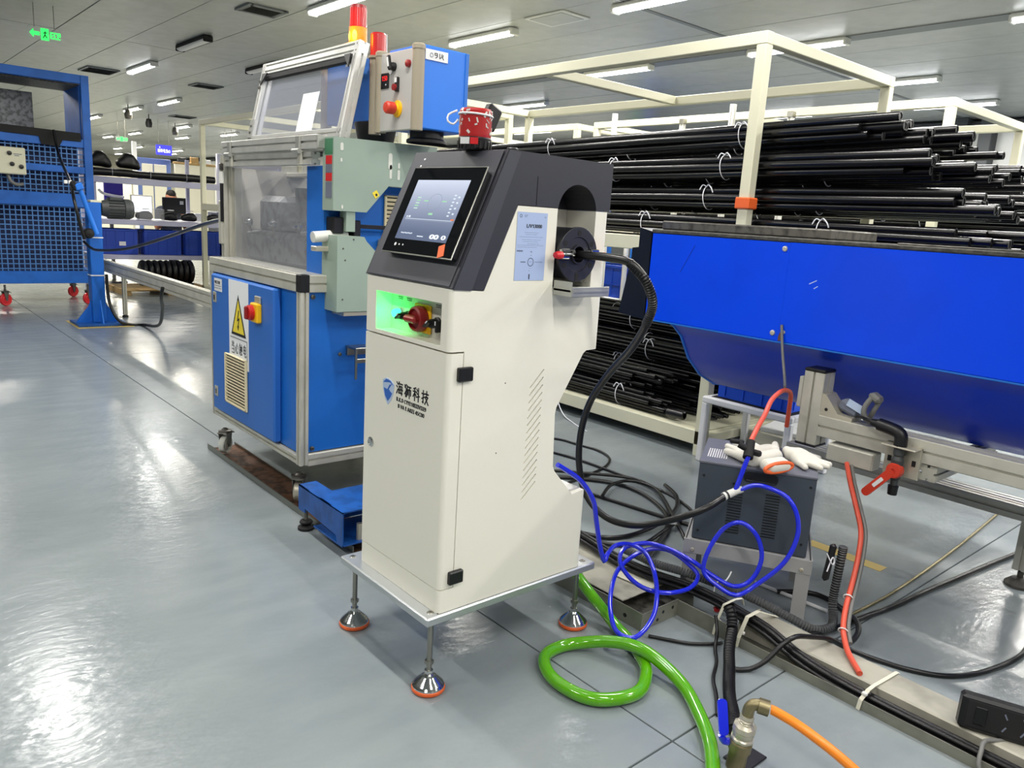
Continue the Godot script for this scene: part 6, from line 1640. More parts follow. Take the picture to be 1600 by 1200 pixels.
	for i in 20:
		var a := TAU * i / 20.0
		part("cooling_fin", MB.new().box(V(2.30, 1.245 + cos(a) * 0.1, -9.27 + sin(a) * 0.1), V(0.15, 0.018, 0.004), 0.0, Basis(V(1, 0, 0), a)), "motor", mo)
	part("terminal_box", MB.new().bb(V(2.24, 1.335, -9.33), V(2.36, 1.365, -9.21), 0.004), "motor", mo)
	for y in [0.53, 0.93]:
		part("zip_tie", MB.new().bb(V(2.015, y, -9.345), V(2.155, y + 0.012, -9.195), 0.002), "white", cl)
	var arm := MB.new()
	arm.cyl(V(1.93, 1.42, -9.05), V(2.06, 0.98, -9.06), 0.022, 0.026, 16)
	var ar := part("tension_arm", arm, "blue_box", cl)
	part("arm_head", MB.new().box(V(1.915, 1.45, -9.05), V(0.08, 0.07, 0.07), 0.012, Basis(V(0, 0, 1), 0.3)), "blue_box", ar)
	part("arm_clamp", MB.new().lathe(V(1.99, 0.985, -9.10), [Vector2(0, 0), Vector2(0.05, 0), Vector2(0.055, 0.03), Vector2(0.04, 0.08), Vector2(0, 0.09)], 14, V(0, 0, 1)), "black_matt", ar)
	part("arm_bracket", MB.new().bar(V(2.03, 1.0, -9.18), V(1.99, 0.985, -9.06), 0.03, 0.05, 0.004), "black_matt", ar)
	for p in [[1.80, 1.49], [1.84, 1.49]]:
		part("sensor", MB.new().box(V(p[0], p[1], -9.05), V(0.03, 0.035, 0.03), 0.004), "white", ar)
	part("arm_knuckle", MB.new().box(V(1.875, 1.46, -9.05), V(0.06, 0.1, 0.06), 0.015, Basis(V(0, 0, 1), 0.5)), "black_matt", ar)
	# ---- conveyor channel
	var cv := thing("conveyor_channel", "long aluminium conveyor channel leading to the blue machine cart", "conveyor", V(2.45, 0, -7.2))
	for x in [2.24, 2.46]:
		part("side_rail", alu(MB.new(), V(x + 0.02, 0.61 if x < 2.3 else 0.57, -9.85), V(x + 0.02, 0.61 if x < 2.3 else 0.57, -4.6), V(1, 0, 0), 0.045, 0.13 if x < 2.3 else 0.08, 1, 2), "profile", cv)
	part("channel_bed", MB.new().bb(V(2.283, 0.56, -9.85), V(2.457, 0.566, -4.6)), "alu", cv)
	for zz in [-9.75, -4.75]:
		for x in [2.48]:
			part("leg", alu(MB.new(), V(x, 0.03, zz), V(x, 0.528, zz), V(1, 0, 0), 0.045, 0.045), "profile", cv)
			part("foot", MB.new().lathe(V(x, 0, zz), [Vector2(0, 0.001), Vector2(0.035, 0.001), Vector2(0.03, 0.02), Vector2(0.01, 0.03), Vector2(0, 0.03)], 14), "black_matt", cv)
	# ---- goods shelf behind
	var sz := -12.5
	var sf := thing("goods_shelf", "lilac grey goods shelf with black rolls above and blue crates below", "shelf", V(4.2, 0, -12.85))
	for x in [2.82, 4.35, 5.9]:
		for zz in [sz - 0.05, sz - 0.75]:
			part("upright", MB.new().bb(V(x, 0, zz), V(x + 0.05, 2.0 if zz < sz - 0.5 else 1.64, zz + 0.05), 0.003), "lilac", sf)
	for q in [[1.55, 1.64], [0.97, 1.04], [0.465, 0.53]]:
		part("front_beam", MB.new().bb(V(2.8, q[0], sz), V(5.97, q[1], sz + 0.04), 0.004), "lilac", sf)
		part("board", MB.new().bb(V(2.8, q[1] - 0.012, sz - 0.75), V(5.97, q[1] - 0.001, sz)), "lilac", sf)
	for i in 5:
		crate(V(3.18 + i * 0.6, 0.53, sz - 0.3), V(0.5 if i == 0 else 0.56, 0.37, 0.42), 0.0, "blue_crate", "blue ribbed crate on the lilac shelf, %s from the blue column" % ["first, with a white label,", "second", "third", "fourth", "fifth"][i], "blue crates on the lilac shelf")
	solo("crate_label", MB.new().bb(V(3.16, 0.66, sz - 0.083), V(3.25, 0.72, sz - 0.079)), "white", "small white label stuck to the leftmost blue crate", "label")
	# long black rolls on the top board
	for i in 6:
		var tt := thing("black_roll", "long black wrapped roll on the top shelf, %s counted from the front" % ["first", "second", "third", "fourth", "fifth", "sixth"][i], "roll", V(3.6, 1.64, sz - 0.06 - i * 0.11), "black rolls on the top shelf")
		var pts := []
		for k in 6: pts.append(V(2.85 + k * 0.34 + 0.05 * (i % 3), 1.706 + 0.004 * sin(k * 2.1 + i), sz - 0.06 - i * 0.11))
		part("roll", MB.new().tube(curve(pts, 0.1), 0.052, 10), "bag", tt)
		for k in 3: part("twine", MB.new().ring(V(3.1 + k * 0.52 + 0.05 * i, 1.706, sz - 0.06 - i * 0.11), V(1, 0, 0.1).normalized(), 0.053, 0.003, 16, 5), "twine", tt)
	for i in 2:
		var b := V([2.97, 3.36][i], 1.80, sz - 0.25)
		var bn := nets([[b + V(-0.09, 0.05, 0), b + V(0.09, 0.05, 0), 0.07, 0.075], [b + V(-0.03, 0.12, 0), b + V(0.05, 0.13, 0.02), 0.06, 0.055], [b + V(0.0, 0.16, 0), b + V(0.02, 0.17, 0), 0.04, 0.03], [b + V(0.1, 0.02, 0.02), b + V(0.14, 0.0, 0.02), 0.04, 0.03]], 0.018, 0.05)
		solo("black_bag", bn, "bag", "%s of two lumpy black bags on top of the rolls" % ["left", "right"][i], "bag", "black bags on the rolls")
	# desk goods on the middle board
	for i in 5:
		var b := V(3.25 + i * 0.33, 1.045, sz - 0.2 - 0.1 * (i % 2))
		solo("parts_bag", nets([[b + V(-0.08, 0.055, 0), b + V(0.08, 0.05, 0), 0.05, 0.05], [b + V(-0.02, 0.085, 0.02), b + V(0.06, 0.10, 0.0), 0.045, 0.035]], 0.02, 0.03), "bag", "shiny black bag of parts on the middle board, %s from left" % ["first", "second", "third", "fourth", "fifth"][i], "bag", "bags on the middle board")
		solo("white_dish", MB.new().lathe(b + V(0.02, 0.155, 0.03), [Vector2(0, 0), Vector2(0.05, 0), Vector2(0.045, 0.012), Vector2(0, 0.014)], 14), "white", "white lid lying on a black bag, %s from left" % ["first", "second", "third", "fourth", "fifth"][i], "lid", "white lids on the bags")
	var bx := thing("clear_bin", "clear plastic bin at the edge of the middle board", "bin", V(3.62, 1.045, sz - 0.05))
	part("tub", MB.new().bb(V(3.42, 1.045, sz - 0.13), V(3.78, 1.22, sz + 0.03), 0.01), "film", bx)
	# black coil drum under the low beam, pallet with cartons
	var dr := thing("hose_drum", "big black drum of coiled hose under the lilac shelf", "drum", V(3.78, 0, -12.4))
	var dm := MB.new()
	for k in 9: dm.ring(V(3.45 + k * 0.085, 0.285, -12.5), V(1, 0, 0), 0.135, 0.042, 24, 8)
	part("coil", dm, "bag", dr)
	part("drum_core", MB.new().cyl(V(3.4, 0.285, -12.5), V(4.18, 0.285, -12.5), 0.12, -1, 24), "bag", dr)
	part("cradle", MB.new().bb(V(3.42, 0.084, -12.6), V(4.16, 0.112, -12.4)), "black_matt", dr)
	var pa := thing("pallet", "low wooden pallet under the black drum", "pallet", V(3.6, 0, -12.3))
	for i in 5: part("plank", MB.new().bb(V(3.0, 0.065, -12.75 + i * 0.2), V(4.3, 0.083, -12.6 + i * 0.2), 0.003), "wood", pa)
	for x in [3.0, 3.6, 4.2]: part("bearer", MB.new().bb(V(x, 0, -12.75), V(x + 0.1, 0.064, -11.82), 0.003), "wood", pa)
	solo("carton_sheet", MB.new().box(V(3.35, 0.09, -11.85), V(0.35, 0.01, 0.2), 0.002, Basis(V(0, 1, 0), 0.2)), "carton", "flat cardboard sheet on the pallet's near edge", "cardboard")
	# ---- office corner: desks, monitors, seated person
	var dk := thing("office_desk", "long pale office desk behind the goods shelf", "desk", V(4.6, 0, -14.3))
	part("desk_top", MB.new().bb(V(3.0, 0.98, -14.52), V(6.6, 1.02, -13.9), 0.004), "white", dk)
	for x in [3.05, 5.15, 6.5]: part("desk_leg", MB.new().bb(V(x, 0, -14.5), V(x + 0.05, 0.98, -13.95)), "white", dk)
	var m1 := thing("monitor", "monitor with bright white screen on the office desk", "monitor", V(3.9, 1.02, -14.1))
	part("shell", MB.new().bb(V(3.74, 1.10, -14.14), V(4.09, 1.41, -14.11), 0.006), "partition", m1)
	part("display_screen", MB.new().bb(V(3.765, 1.13, -14.112), V(4.075, 1.39, -14.107)), "monitor_white", m1)
	part("stand", MB.new().bb(V(3.87, 1.02, -14.2), V(3.96, 1.12, -14.14), 0.004), "black", m1)
	var m2 := thing("monitor", "black monitor seen from behind, in front of the seated person", "monitor", V(4.43, 1.02, -14.0))
	part("shell", MB.new().bb(V(4.22, 1.13, -14.05), V(4.63, 1.40, -14.01), 0.01), "black", m2)
	part("back_label", MB.new().bb(V(4.50, 1.29, -14.009), V(4.56, 1.35, -14.006)), "white", m2)
	part("stand", MB.new().bb(V(4.38, 1.02, -14.1), V(4.47, 1.14, -14.05), 0.004), "black", m2)
	# person sitting behind the black monitor
	var pz := -14.95; var px := 4.64
	var pe := thing("person", "seated person behind the black monitor, dark hair, head bent to the screen", "person", V(px, 0, pz))
	var sh := V(px, 1.12, pz)
	part("body", nets([[V(px, 0.52, pz - 0.02), V(px, 0.95, pz), 0.15, 0.17], [sh + V(-0.14, 0.03, 0), sh + V(0.14, 0.03, 0), 0.085, 0.085], [sh + V(0, 0.06, 0.02), sh + V(0, 0.17, 0.05), 0.055, 0.052],
		[sh + V(0, 0.25, 0.055), sh + V(0, 0.31, 0.04), 0.082, 0.085], [sh + V(0, 0.20, 0.10), sh + V(0, 0.23, 0.10), 0.045, 0.05], [sh + V(0, 0.245, 0.14), sh + V(0, 0.225, 0.155), 0.014, 0.016],
		[sh + V(-0.085, 0.25, 0.04), sh + V(-0.088, 0.27, 0.04), 0.017, 0.017], [sh + V(0.085, 0.25, 0.04), sh + V(0.088, 0.27, 0.04), 0.017, 0.017],
		[sh + V(-0.2, 0.02, 0), sh + V(-0.25, -0.24, 0.06), 0.06, 0.046], [sh + V(-0.25, -0.24, 0.06), sh + V(-0.12, 0.0, 0.27), 0.045, 0.03], [sh + V(0.2, 0.02, 0), sh + V(0.25, -0.24, 0.06), 0.06, 0.046], [sh + V(0.25, -0.24, 0.06), sh + V(0.12, 0.0, 0.27), 0.045, 0.03],
		[V(px - 0.1, 0.55, pz), V(px - 0.12, 0.55, pz + 0.42), 0.085, 0.065], [V(px + 0.1, 0.55, pz), V(px + 0.12, 0.55, pz + 0.42), 0.085, 0.065], [V(px - 0.12, 0.55, pz + 0.42), V(px - 0.12, 0.10, pz + 0.40), 0.062, 0.042], [V(px + 0.12, 0.55, pz + 0.42), V(px + 0.12, 0.10, pz + 0.40), 0.062, 0.042],
		[V(px - 0.12, 0.045, pz + 0.38), V(px - 0.12, 0.04, pz + 0.54), 0.042, 0.035], [V(px + 0.12, 0.045, pz + 0.38), V(px + 0.12, 0.04, pz + 0.54), 0.042, 0.035]], 0.016, 0.05), "skin", pe)
	part("hair", nets([[sh + V(0, 0.29, 0.0), sh + V(0, 0.335, 0.035), 0.082, 0.084], [sh + V(0, 0.34, 0.07), sh + V(0, 0.335, 0.08), 0.066, 0.06]], 0.012, 0.03), "hair", pe)
	part("shirt", nets([[V(px, 0.52, pz - 0.02), V(px, 0.95, pz), 0.165, 0.185], [sh + V(-0.14, 0.03, 0), sh + V(0.14, 0.03, 0), 0.1, 0.1], [sh + V(-0.2, 0.02, 0), sh + V(-0.235, -0.16, 0.04), 0.075, 0.062], [sh + V(0.2, 0.02, 0), sh + V(0.235, -0.16, 0.04), 0.075, 0.062]], 0.016, 0.05), "cloth", pe)
	part("trousers", nets([[V(px - 0.1, 0.55, pz), V(px - 0.12, 0.55, pz + 0.42), 0.1, 0.08], [V(px + 0.1, 0.55, pz), V(px + 0.12, 0.55, pz + 0.42), 0.1, 0.08], [V(px - 0.12, 0.55, pz + 0.42), V(px - 0.12, 0.14, pz + 0.40), 0.077, 0.058], [V(px + 0.12, 0.55, pz + 0.42), V(px + 0.12, 0.14, pz + 0.40), 0.077, 0.058]], 0.018, 0.04), "cloth", pe)
	var stl := thing("work_stool", "round grey work stool under the seated person", "stool", V(px, 0, pz - 0.03))
	part("seat", MB.new().lathe(V(px, 0.30, pz - 0.03), [Vector2(0, 0), Vector2(0.19, 0), Vector2(0.2, 0.02), Vector2(0.19, 0.05), Vector2(0, 0.055)], 24), "black", stl)
	part("pillar", MB.new().cyl(V(px, 0.03, pz - 0.03), V(px, 0.30, pz - 0.03), 0.03, -1, 14), "steel", stl)
	part("foot_ring", MB.new().lathe(V(px, 0, pz - 0.03), [Vector2(0, 0.001), Vector2(0.22, 0.001), Vector2(0.2, 0.025), Vector2(0.03, 0.04), Vector2(0, 0.04)], 24), "steel", stl)
	var ch := thing("office_chair", "violet mesh chair back with white frame beside the blue cage", "chair", V(3.25, 0, -14.4))
	part("back_mesh", MB.new().bb(V(3.22, 1.20, -13.6), V(3.50, 1.62, -13.57), 0.012), "office_violet", ch)
	part("back_frame", MB.new().tube(curve([V(3.14, 1.46, -13.55), V(3.2, 1.40, -13.54), V(3.36, 1.37, -13.54), V(3.5, 1.36, -13.54)], 0.03), 0.02, 8), "white", ch)
	part("seat", MB.new().bb(V(3.18, 0.95, -13.86), V(3.52, 1.02, -13.6), 0.02), "office_violet", ch)
	part("pillar", MB.new().cyl(V(3.35, 0.04, -13.73), V(3.35, 0.95, -13.73), 0.03, -1, 12), "steel", ch)
	part("star_base", MB.new().lathe(V(3.35, 0, -13.73), [Vector2(0, 0.001), Vector2(0.2, 0.001), Vector2(0.18, 0.03), Vector2(0, 0.05)], 5), "black", ch)
	# small goods on the desk
	for i in 6:
		var g := V(4.75 + i * 0.27, 1.02, -14.15)
		var tt := thing("desk_box", "small %s box on the office desk, %s right of the black monitor" % [["white", "grey", "white", "black", "white", "grey"][i], ["first", "second", "third", "fourth", "fifth", "sixth"][i]], "box", g, "boxes on the office desk")
		part("body", MB.new().bb(g + V(0, 0.0, 0), g + V(0.2, 0.12 + 0.05 * (i % 3), 0.16), 0.005), ["white", "ink_grey", "white", "black", "white", "ink_grey"][i], tt)
		part("lid", MB.new().bb(g + V(-0.004, 0.12 + 0.05 * (i % 3), -0.004), g + V(0.204, 0.135 + 0.05 * (i % 3), 0.164), 0.003), "paper", tt)
	# ---- far partitions, sign, speakers
	var op := thing("office_partition", "grey framed office front with glazed door under the blue sign", "partition", V(7.1, 0, -24.2))
	part("frame", MB.new().bb(V(6.6, 0, -24.3), V(7.55, 2.46, -24.2), 0.01), "office_blue", op)
	part("door_leaf", MB.new().bb(V(6.75, 0.05, -24.2), V(7.05, 2.3, -24.17), 0.01), "partition", op)
	part("door_leaf", MB.new().bb(V(7.08, 0.05, -24.2), V(7.42, 2.3, -24.17), 0.01), "partition", op)
	var cbd := thing("cream_cabinet", "wide cream board wall with small boxes along its top, far down the hall", "cabinet", V(8.0, 0, -24.0))
	part("board", MB.new().bb(V(7.6, 0, -24.1), V(8.75, 2.36, -24.0), 0.01), "partition", cbd)
	part("top_trim", MB.new().bb(V(7.58, 2.36, -24.12), V(8.77, 2.42, -23.98), 0.01), "wood", cbd)
	solo("grey_partition", MB.new().bb(V(8.78, 0, -24.0), V(10.8, 2.75, -23.9), 0.01), "lilac", "plain grey partition right of the cream board wall", "partition")
	for i in 3: solo("top_box", MB.new().bb(V(7.7 + i * 0.36, 2.421, -24.1), V(7.92 + i * 0.36, 2.55 + 0.03 * (i % 2), -24.0), 0.006), ["motor", "carton", "white"][i], "%s box standing on the cream board wall" % ["dark", "brown", "white"][i], "box")
	for i in 3: solo("pale_partition", MB.new().bb(V(2.8 + i * 3.2, 0, -30.0 - i * 3), V(5.6 + i * 3.2, 2.2, -29.9 - i * 3), 0.01), "partition", "pale partition far behind the shelf, %s in depth" % ["nearest", "middle", "farthest"][i], "partition")
	solo("white_column", MB.new().bb(V(6.45, 0, -24.0), V(6.56, 2.86, -23.9), 0.01), "white", "slim white pole in the far hall, left of the blue sign", "post")
	var bs := thing("hanging_sign", "blue glowing hanging sign with white characters, far down the hall", "sign", V(7.2, 3.0, -23.6))
	part("board", MB.new().bb(V(6.98, 2.55, -23.62), V(7.40, 2.82, -23.58), 0.006), "blue_sign", bs)
	for i in 2: part("hanger", MB.new().cyl(V(7.05 + i * 0.28, 2.82, -23.6), V(7.05 + i * 0.28, 3.5, -23.6), 0.004, -1, 6), "steel", bs)
	for i in 5: part("character", MB.new().strokes([JI, KE, DIAN, DANG, XIN][i], V(7.02 + i * 0.07, 2.62, -23.579), V(0.06, 0, 0), V(0, 0.09, 0), 0.009, 0.002), "monitor_white", bs)
	part("character", MB.new().strokes([[0, .5, .3, .5], [.15, .9, .15, 0]], V(7.06, 2.73, -23.579), V(0.1, 0, 0), V(0, 0.05, 0), 0.009, 0.002), "monitor_white", bs)
	for p in [[5.55, -20.8, "small grey ceiling speaker left above the black one"], [6.5, -22.5, "small black ceiling speaker among the far lights"], [7.7, -24.2, "small brown ceiling speaker right of the black one"]]:
		var sp := thing("ceiling_speaker", p[2], "speaker", V(p[0], 3.5, p[1]))
		part("bracket", MB.new().cyl(V(p[0], 3.38, p[1]), V(p[0], 3.5, p[1]), 0.012, -1, 8), "motor", sp)
		part("cabinet", MB.new().lathe(V(p[0], 3.16, p[1]), [Vector2(0, 0), Vector2(0.07, 0.01), Vector2(0.09, 0.1), Vector2(0.06, 0.22), Vector2(0, 0.23)], 14), "black" if p[1] == -22.5 else "tarnish", sp)
	# ---- exit signs
	exit_sign(V(2.06, 3.17, -11.0), 0.34, V(1, 0, 0), "green glowing exit sign with arrow hanging over the blue cage", "top")
	exit_sign(V(13.6, 3.0, -11.9), 0.5, V(0, 0, 1), "small green exit sign glowing beside the slim white post", "mid")
	exit_sign(V(8.4, 2.93, -22.0), 0.3, V(1, 0, 0), "tiny green sign hung on a wire left of the rack frame", "far")
	exit_sign(V(5.95, 2.83, -23.0), 0.3, V(1, 0, 0), "tiny green sign hung on a wire above the black bags", "far")

func exit_sign(c: Vector3, w: float, u: Vector3, label: String, style: String) -> void:
	var t := thing("exit_sign", label, "sign", c)
	var n := V(0, 0, 1) if u.x > 0.5 else V(-1, 0, 0)
	var h := w * 0.42
	var B := Basis(u, V(0, 1, 0), n)
	part("plate", MB.new().box(c, V(w, h, 0.012), 0.002, B), "exit_plate" if style == "mid" else "film", t)
	for s in [-1, 1]: part("hanger", MB.new().cyl(c + u * s * w * 0.3 + V(0, h / 2, 0), V(c.x + u.x * s * w * 0.3, 3.5, c.z + u.z * s * w * 0.3), 0.004, -1, 6), "steel", t)
	var f := c + n * 0.011
	part("arrow", MB.new().prism(PackedVector2Array([Vector2(-0.46, 0.0), Vector2(-0.34, 0.14), Vector2(-0.34, 0.06), Vector2(-0.16, 0.06), Vector2(-0.16, -0.06), Vector2(-0.34, -0.06), Vector2(-0.34, -0.14)]), f, u * w, V(0, w, 0), n * 0.003), "exit_green", t)
	part("pictogram", MB.new().prism(PackedVector2Array([Vector2(-0.12, -0.19), Vector2(0.12, -0.19), Vector2(0.12, 0.19), Vector2(-0.12, 0.19)]), f, u * w, V(0, w, 0), n * 0.003), "exit_green", t)
	part("pictogram_figure", MB.new().strokes([[0.55, 0.8, 0.5, 0.45], [0.5, 0.45, 0.25, 0.15], [0.5, 0.45, 0.75, 0.2], [0.3, 0.62, 0.75, 0.66]], f + n * 0.0035 - u * w * 0.11 - V(0, w * 0.17, 0), u * w * 0.22, V(0, w * 0.34, 0), w * 0.03), "exit_plate", t)
	part("lettering", MB.new().strokes([[0, 1, .3, 1], [0, .5, .25, .5], [0, 0, .3, 0], [0, 1, 0, 0], [.4, 1, .65, 1], [.4, 0, .65, 0], [.4, 1, .4, 0], [.75, 1, 1, 1], [1, 1, 1, .5], [.75, .5, 1, .5], [.75, 1, .75, 0], [.75, 0, 1, 0]], f + u * w * 0.18 - V(0, w * 0.09, 0), u * w * 0.28, V(0, w * 0.18, 0), w * 0.035, 0.003), "exit_green", t)

func build_cables() -> void:
	# measuring cable from the chuck to the chiller, with its fittings
	var gcb := cable("gauge_cable", [V(1.684, 1.306, -1.678), V(1.686, 1.306, -1.62), V(1.70, 1.306, -1.56), V(1.72, 1.296, -1.48), V(1.75, 1.246, -1.44), V(1.79, 1.18, -1.44), V(1.83, 1.11, -1.49), V(1.88, 1.02, -1.58), V(1.94, 0.904, -1.72), V(2.0, 0.769, -1.85), V(2.04, 0.624, -1.92), V(2.07, 0.487, -1.94), V(2.09, 0.379, -1.91), V(2.11, 0.318, -1.82), V(2.14, 0.318, -1.71), V(2.18, 0.363, -1.60), V(2.25, 0.425, -1.50), V(2.355, 0.462, -1.48)], 0.0125, "rubber", "thick black cable arching from the measuring chuck down to the chiller", "cable", "", 0.02, 12)
	part("braided_sleeve", MB.new().tube(curve([V(1.72, 1.297, -1.482), V(1.75, 1.246, -1.44), V(1.79, 1.18, -1.44), V(1.83, 1.11, -1.49)], 0.004), 0.0146, 12, 0.06), "cord", gcb)
	var yc := thing("hose_coupler", "white plastic Y coupler joining black cable and blue hoses before the chiller", "coupler", V(2.385, 0.46, -1.475))
	part("coupler_body", MB.new().cyl(V(2.352, 0.462, -1.482), V(2.395, 0.478, -1.466), 0.0155, 0.014, 16), "white_plastic", yc)
	part("coupler_ring", MB.new().cyl(V(2.36, 0.465, -1.479), V(2.366, 0.467, -1.477), 0.0175, -1, 16), "ink", yc)
	part("coupler_branch", MB.new().cyl(V(2.385, 0.474, -1.47), V(2.41, 0.492, -1.445), 0.0125, -1, 14), "white_plastic", yc)
	cable("blue_hose", [V(1.70, 0.632, -1.69), V(1.80, 0.565, -1.68), V(1.85, 0.493, -1.66), V(1.87, 0.417, -1.655), V(1.89, 0.32, -1.645), V(1.912, 0.262, -1.64), V(1.922, 0.275, -1.64), V(1.94, 0.279, -1.65), V(2.05, 0.26, -1.71), V(2.13, 0.245, -1.71), V(2.17, 0.22, -1.67), V(2.13, 0.19, -1.59), V(2.07, 0.14, -1.52), V(2.0, 0.09, -1.478), V(1.905, 0.056, -1.468), V(1.87, 0.064, -1.52), V(1.91, 0.10, -1.59), V(1.99, 0.13, -1.66), V(2.09, 0.15, -1.72), V(2.20, 0.172, -1.74), V(2.275, 0.19, -1.714), V(2.315, 0.191, -1.658), V(2.32, 0.1715, -1.58), V(2.315, 0.145, -1.525), V(2.25, 0.12, -1.51), V(2.15, 0.12, -1.53), V(2.09, 0.13, -1.58), V(2.08, 0.145, -1.65), V(2.12, 0.165, -1.74), V(2.19, 0.19, -1.78), V(2.255, 0.212, -1.73), V(2.305, 0.203, -1.655), V(2.318, 0.188, -1.55), V(2.335, 0.160, -1.48), V(2.365, 0.14, -1.40), V(2.41, 0.174, -1.36), V(2.43, 0.256, -1.345), V(2.42, 0.335, -1.37), V(2.39, 0.375, -1.42), V(2.36, 0.341, -1.47), V(2.325, 0.253, -1.50), V(2.31, 0.175, -1.50), V(2.32, 0.14, -1.45), V(2.35, 0.118, -1.38), V(2.40, 0.17, -1.33), V(2.45, 0.261, -1.27), V(2.48, 0.356, -1.25), V(2.48, 0.435, -1.26), V(2.47, 0.493, -1.30), V(2.44, 0.517, -1.36), V(2.425, 0.514, -1.41), V(2.40, 0.487, -1.45)], 0.0085, "blue_hose", "bright blue hose coiled in loops from the cream machine to the chiller", "hose", "", 0.02, 10)
	cable("blue_riser_hose", [V(2.393, 0.485, -1.462), V(2.40, 0.53, -1.455), V(2.42, 0.585, -1.452), V(2.432, 0.612, -1.45)], 0.0088, "blue_hose", "short straight blue hose between white coupler and black valve fitting", "hose")
	var vf := thing("valve_fitting", "black winged valve fitting joining red and blue hoses above the gloves", "fitting", V(2.45, 0.63, -1.46))
	part("valve_body", MB.new().cyl(V(2.43, 0.605, -1.452), V(2.475, 0.655, -1.475), 0.019, 0.016, 12), "black_matt", vf)
	part("side_port", MB.new().cyl(V(2.45, 0.628, -1.46), V(2.43, 0.645, -1.495), 0.012, -1, 10), "black_matt", vf)
	part("valve_wing", MB.new().box(V(2.44, 0.65, -1.51), V(0.02, 0.016, 0.05), 0.004, Basis(V(0, 1, 0), 0.5)), "black_matt", vf)
	part("valve_wing", MB.new().box(V(2.462, 0.622, -1.438), V(0.018, 0.022, 0.036), 0.005), "black_matt", vf)
	cable("red_hose", [V(3.02, 0.60, -1.64), V(2.975, 0.70, -1.615), V(2.93, 0.765, -1.595), V(2.85, 0.785, -1.585), V(2.75, 0.763, -1.57), V(2.65, 0.72, -1.535), V(2.56, 0.69, -1.505), V(2.475, 0.655, -1.475)], 0.0095, "red_hose", "red hose curving from behind the column down to the black valve fitting", "hose", "", 0.02)
	cable("grey_drop", [V(2.992, 1.03, -1.71), V(2.975, 0.92, -1.68), V(2.93, 0.824, -1.63), V(2.87, 0.797, -1.59)], 0.006, "grey_cable", "thin grey tube hanging from the trough's rusty corner to the red hose", "tube")
	# green water hose
	cable("green_hose", [V(2.10, 0.125, -2.05), V(1.985, 0.118, -1.835), V(1.955, 0.098, -1.745), V(1.955, 0.055, -1.66), V(1.945, 0.025, -1.58), V(1.92, 0.022, -1.50), V(1.86, 0.022, -1.39), V(1.80, 0.022, -1.33), V(1.71, 0.022, -1.29), V(1.61, 0.022, -1.32), V(1.56, 0.022, -1.38), V(1.55, 0.022, -1.48), V(1.58, 0.022, -1.56), V(1.63, 0.022, -1.605), V(1.71, 0.022, -1.61), V(1.78, 0.033, -1.565), V(1.825, 0.055, -1.49), V(1.85, 0.066, -1.41), V(1.865, 0.05, -1.33), V(1.85, 0.026, -1.22), V(1.77, 0.022, -1.10), V(1.69, 0.022, -1.01), V(1.59, 0.022, -0.93), V(1.47, 0.022, -0.84)], 0.0205, "green_hose", "glossy green hose coiled in one loop on the floor", "hose", "", 0.02, 16)
	# cables on the floor behind
	cable("floor_cable", [V(3.3, 0.008, -3.6), V(3.46, 0.008, -3.46), V(3.49, 0.008, -3.29), V(3.51, 0.008, -3.14), V(3.45, 0.008, -2.99), V(3.30, 0.008, -2.89), V(3.11, 0.008, -2.84), V(2.9, 0.008, -2.80)], 0.0075, "cord", "black cord making the rearmost bend on the floor behind the cream machine", "cable", "cables of the floor tangle")
	cable("floor_cable", [V(3.15, 0.008, -3.45), V(3.23, 0.008, -3.24), V(3.26, 0.009, -3.06), V(3.27, 0.009, -2.79), V(3.27, 0.008, -2.55), V(3.25, 0.008, -2.36), V(3.15, 0.008, -2.15), V(2.96, 0.008, -1.98)], 0.008, "cord", "black cord sweeping along the tangle's rear edge towards the chiller", "cable", "cables of the floor tangle")
	cable("floor_cable", [V(2.85, 0.010, -3.05), V(2.97, 0.022, -2.95), V(3.06, 0.024, -2.85), V(3.19, 0.024, -2.72), V(3.25, 0.024, -2.6), V(3.22, 0.02, -2.44), V(3.07, 0.012, -2.24), V(2.87, 0.012, -2.08), V(2.61, 0.03, -1.95), V(2.46, 0.04, -1.87)], 0.0095, "cord", "black cord round the right side of the tangle, upper strand", "cable", "cables of the floor tangle")
	cable("floor_cable", [V(2.8, 0.011, -2.95), V(2.91, 0.011, -2.90), V(3.03, 0.011, -2.79), V(3.13, 0.011, -2.63), V(3.12, 0.011, -2.43), V(3.0, 0.011, -2.20), V(2.80, 0.011, -2.05), V(2.54, 0.02, -1.93), V(2.45, 0.03, -1.85)], 0.0105, "cord", "thicker black cord following the same bend inside the upper strand", "cable", "cables of the floor tangle")
	cable("floor_cable", [V(2.86, 0.010, -2.75), V(2.90, 0.010, -2.54), V(2.94, 0.010, -2.32), V(2.97, 0.010, -2.14), V(3.0, 0.010, -2.0)], 0.0095, "cord", "straight black cord crossing the middle of the tangle", "cable", "cables of the floor tangle")
	cable("floor_cable", [V(2.40, 0.012, -2.4), V(2.46, 0.012, -2.27), V(2.53, 0.012, -2.16), V(2.66, 0.012, -2.12), V(2.85, 0.026, -2.12), V(3.06, 0.03, -2.19), V(3.22, 0.03, -2.31), V(3.33, 0.02, -2.47)], 0.0105, "cord", "black cord with the long low bend nearest the cream machine", "cable", "cables of the floor tangle")
	cable("floor_cable", [V(2.44, 0.010, -2.2), V(2.5, 0.010, -2.09), V(2.62, 0.010, -2.03), V(2.78, 0.022, -2.05), V(2.95, 0.026, -2.09), V(3.05, 0.03, -2.12)], 0.009, "cord", "black cord running low below the long bend, beside the blue hose", "cable", "cables of the floor tangle")
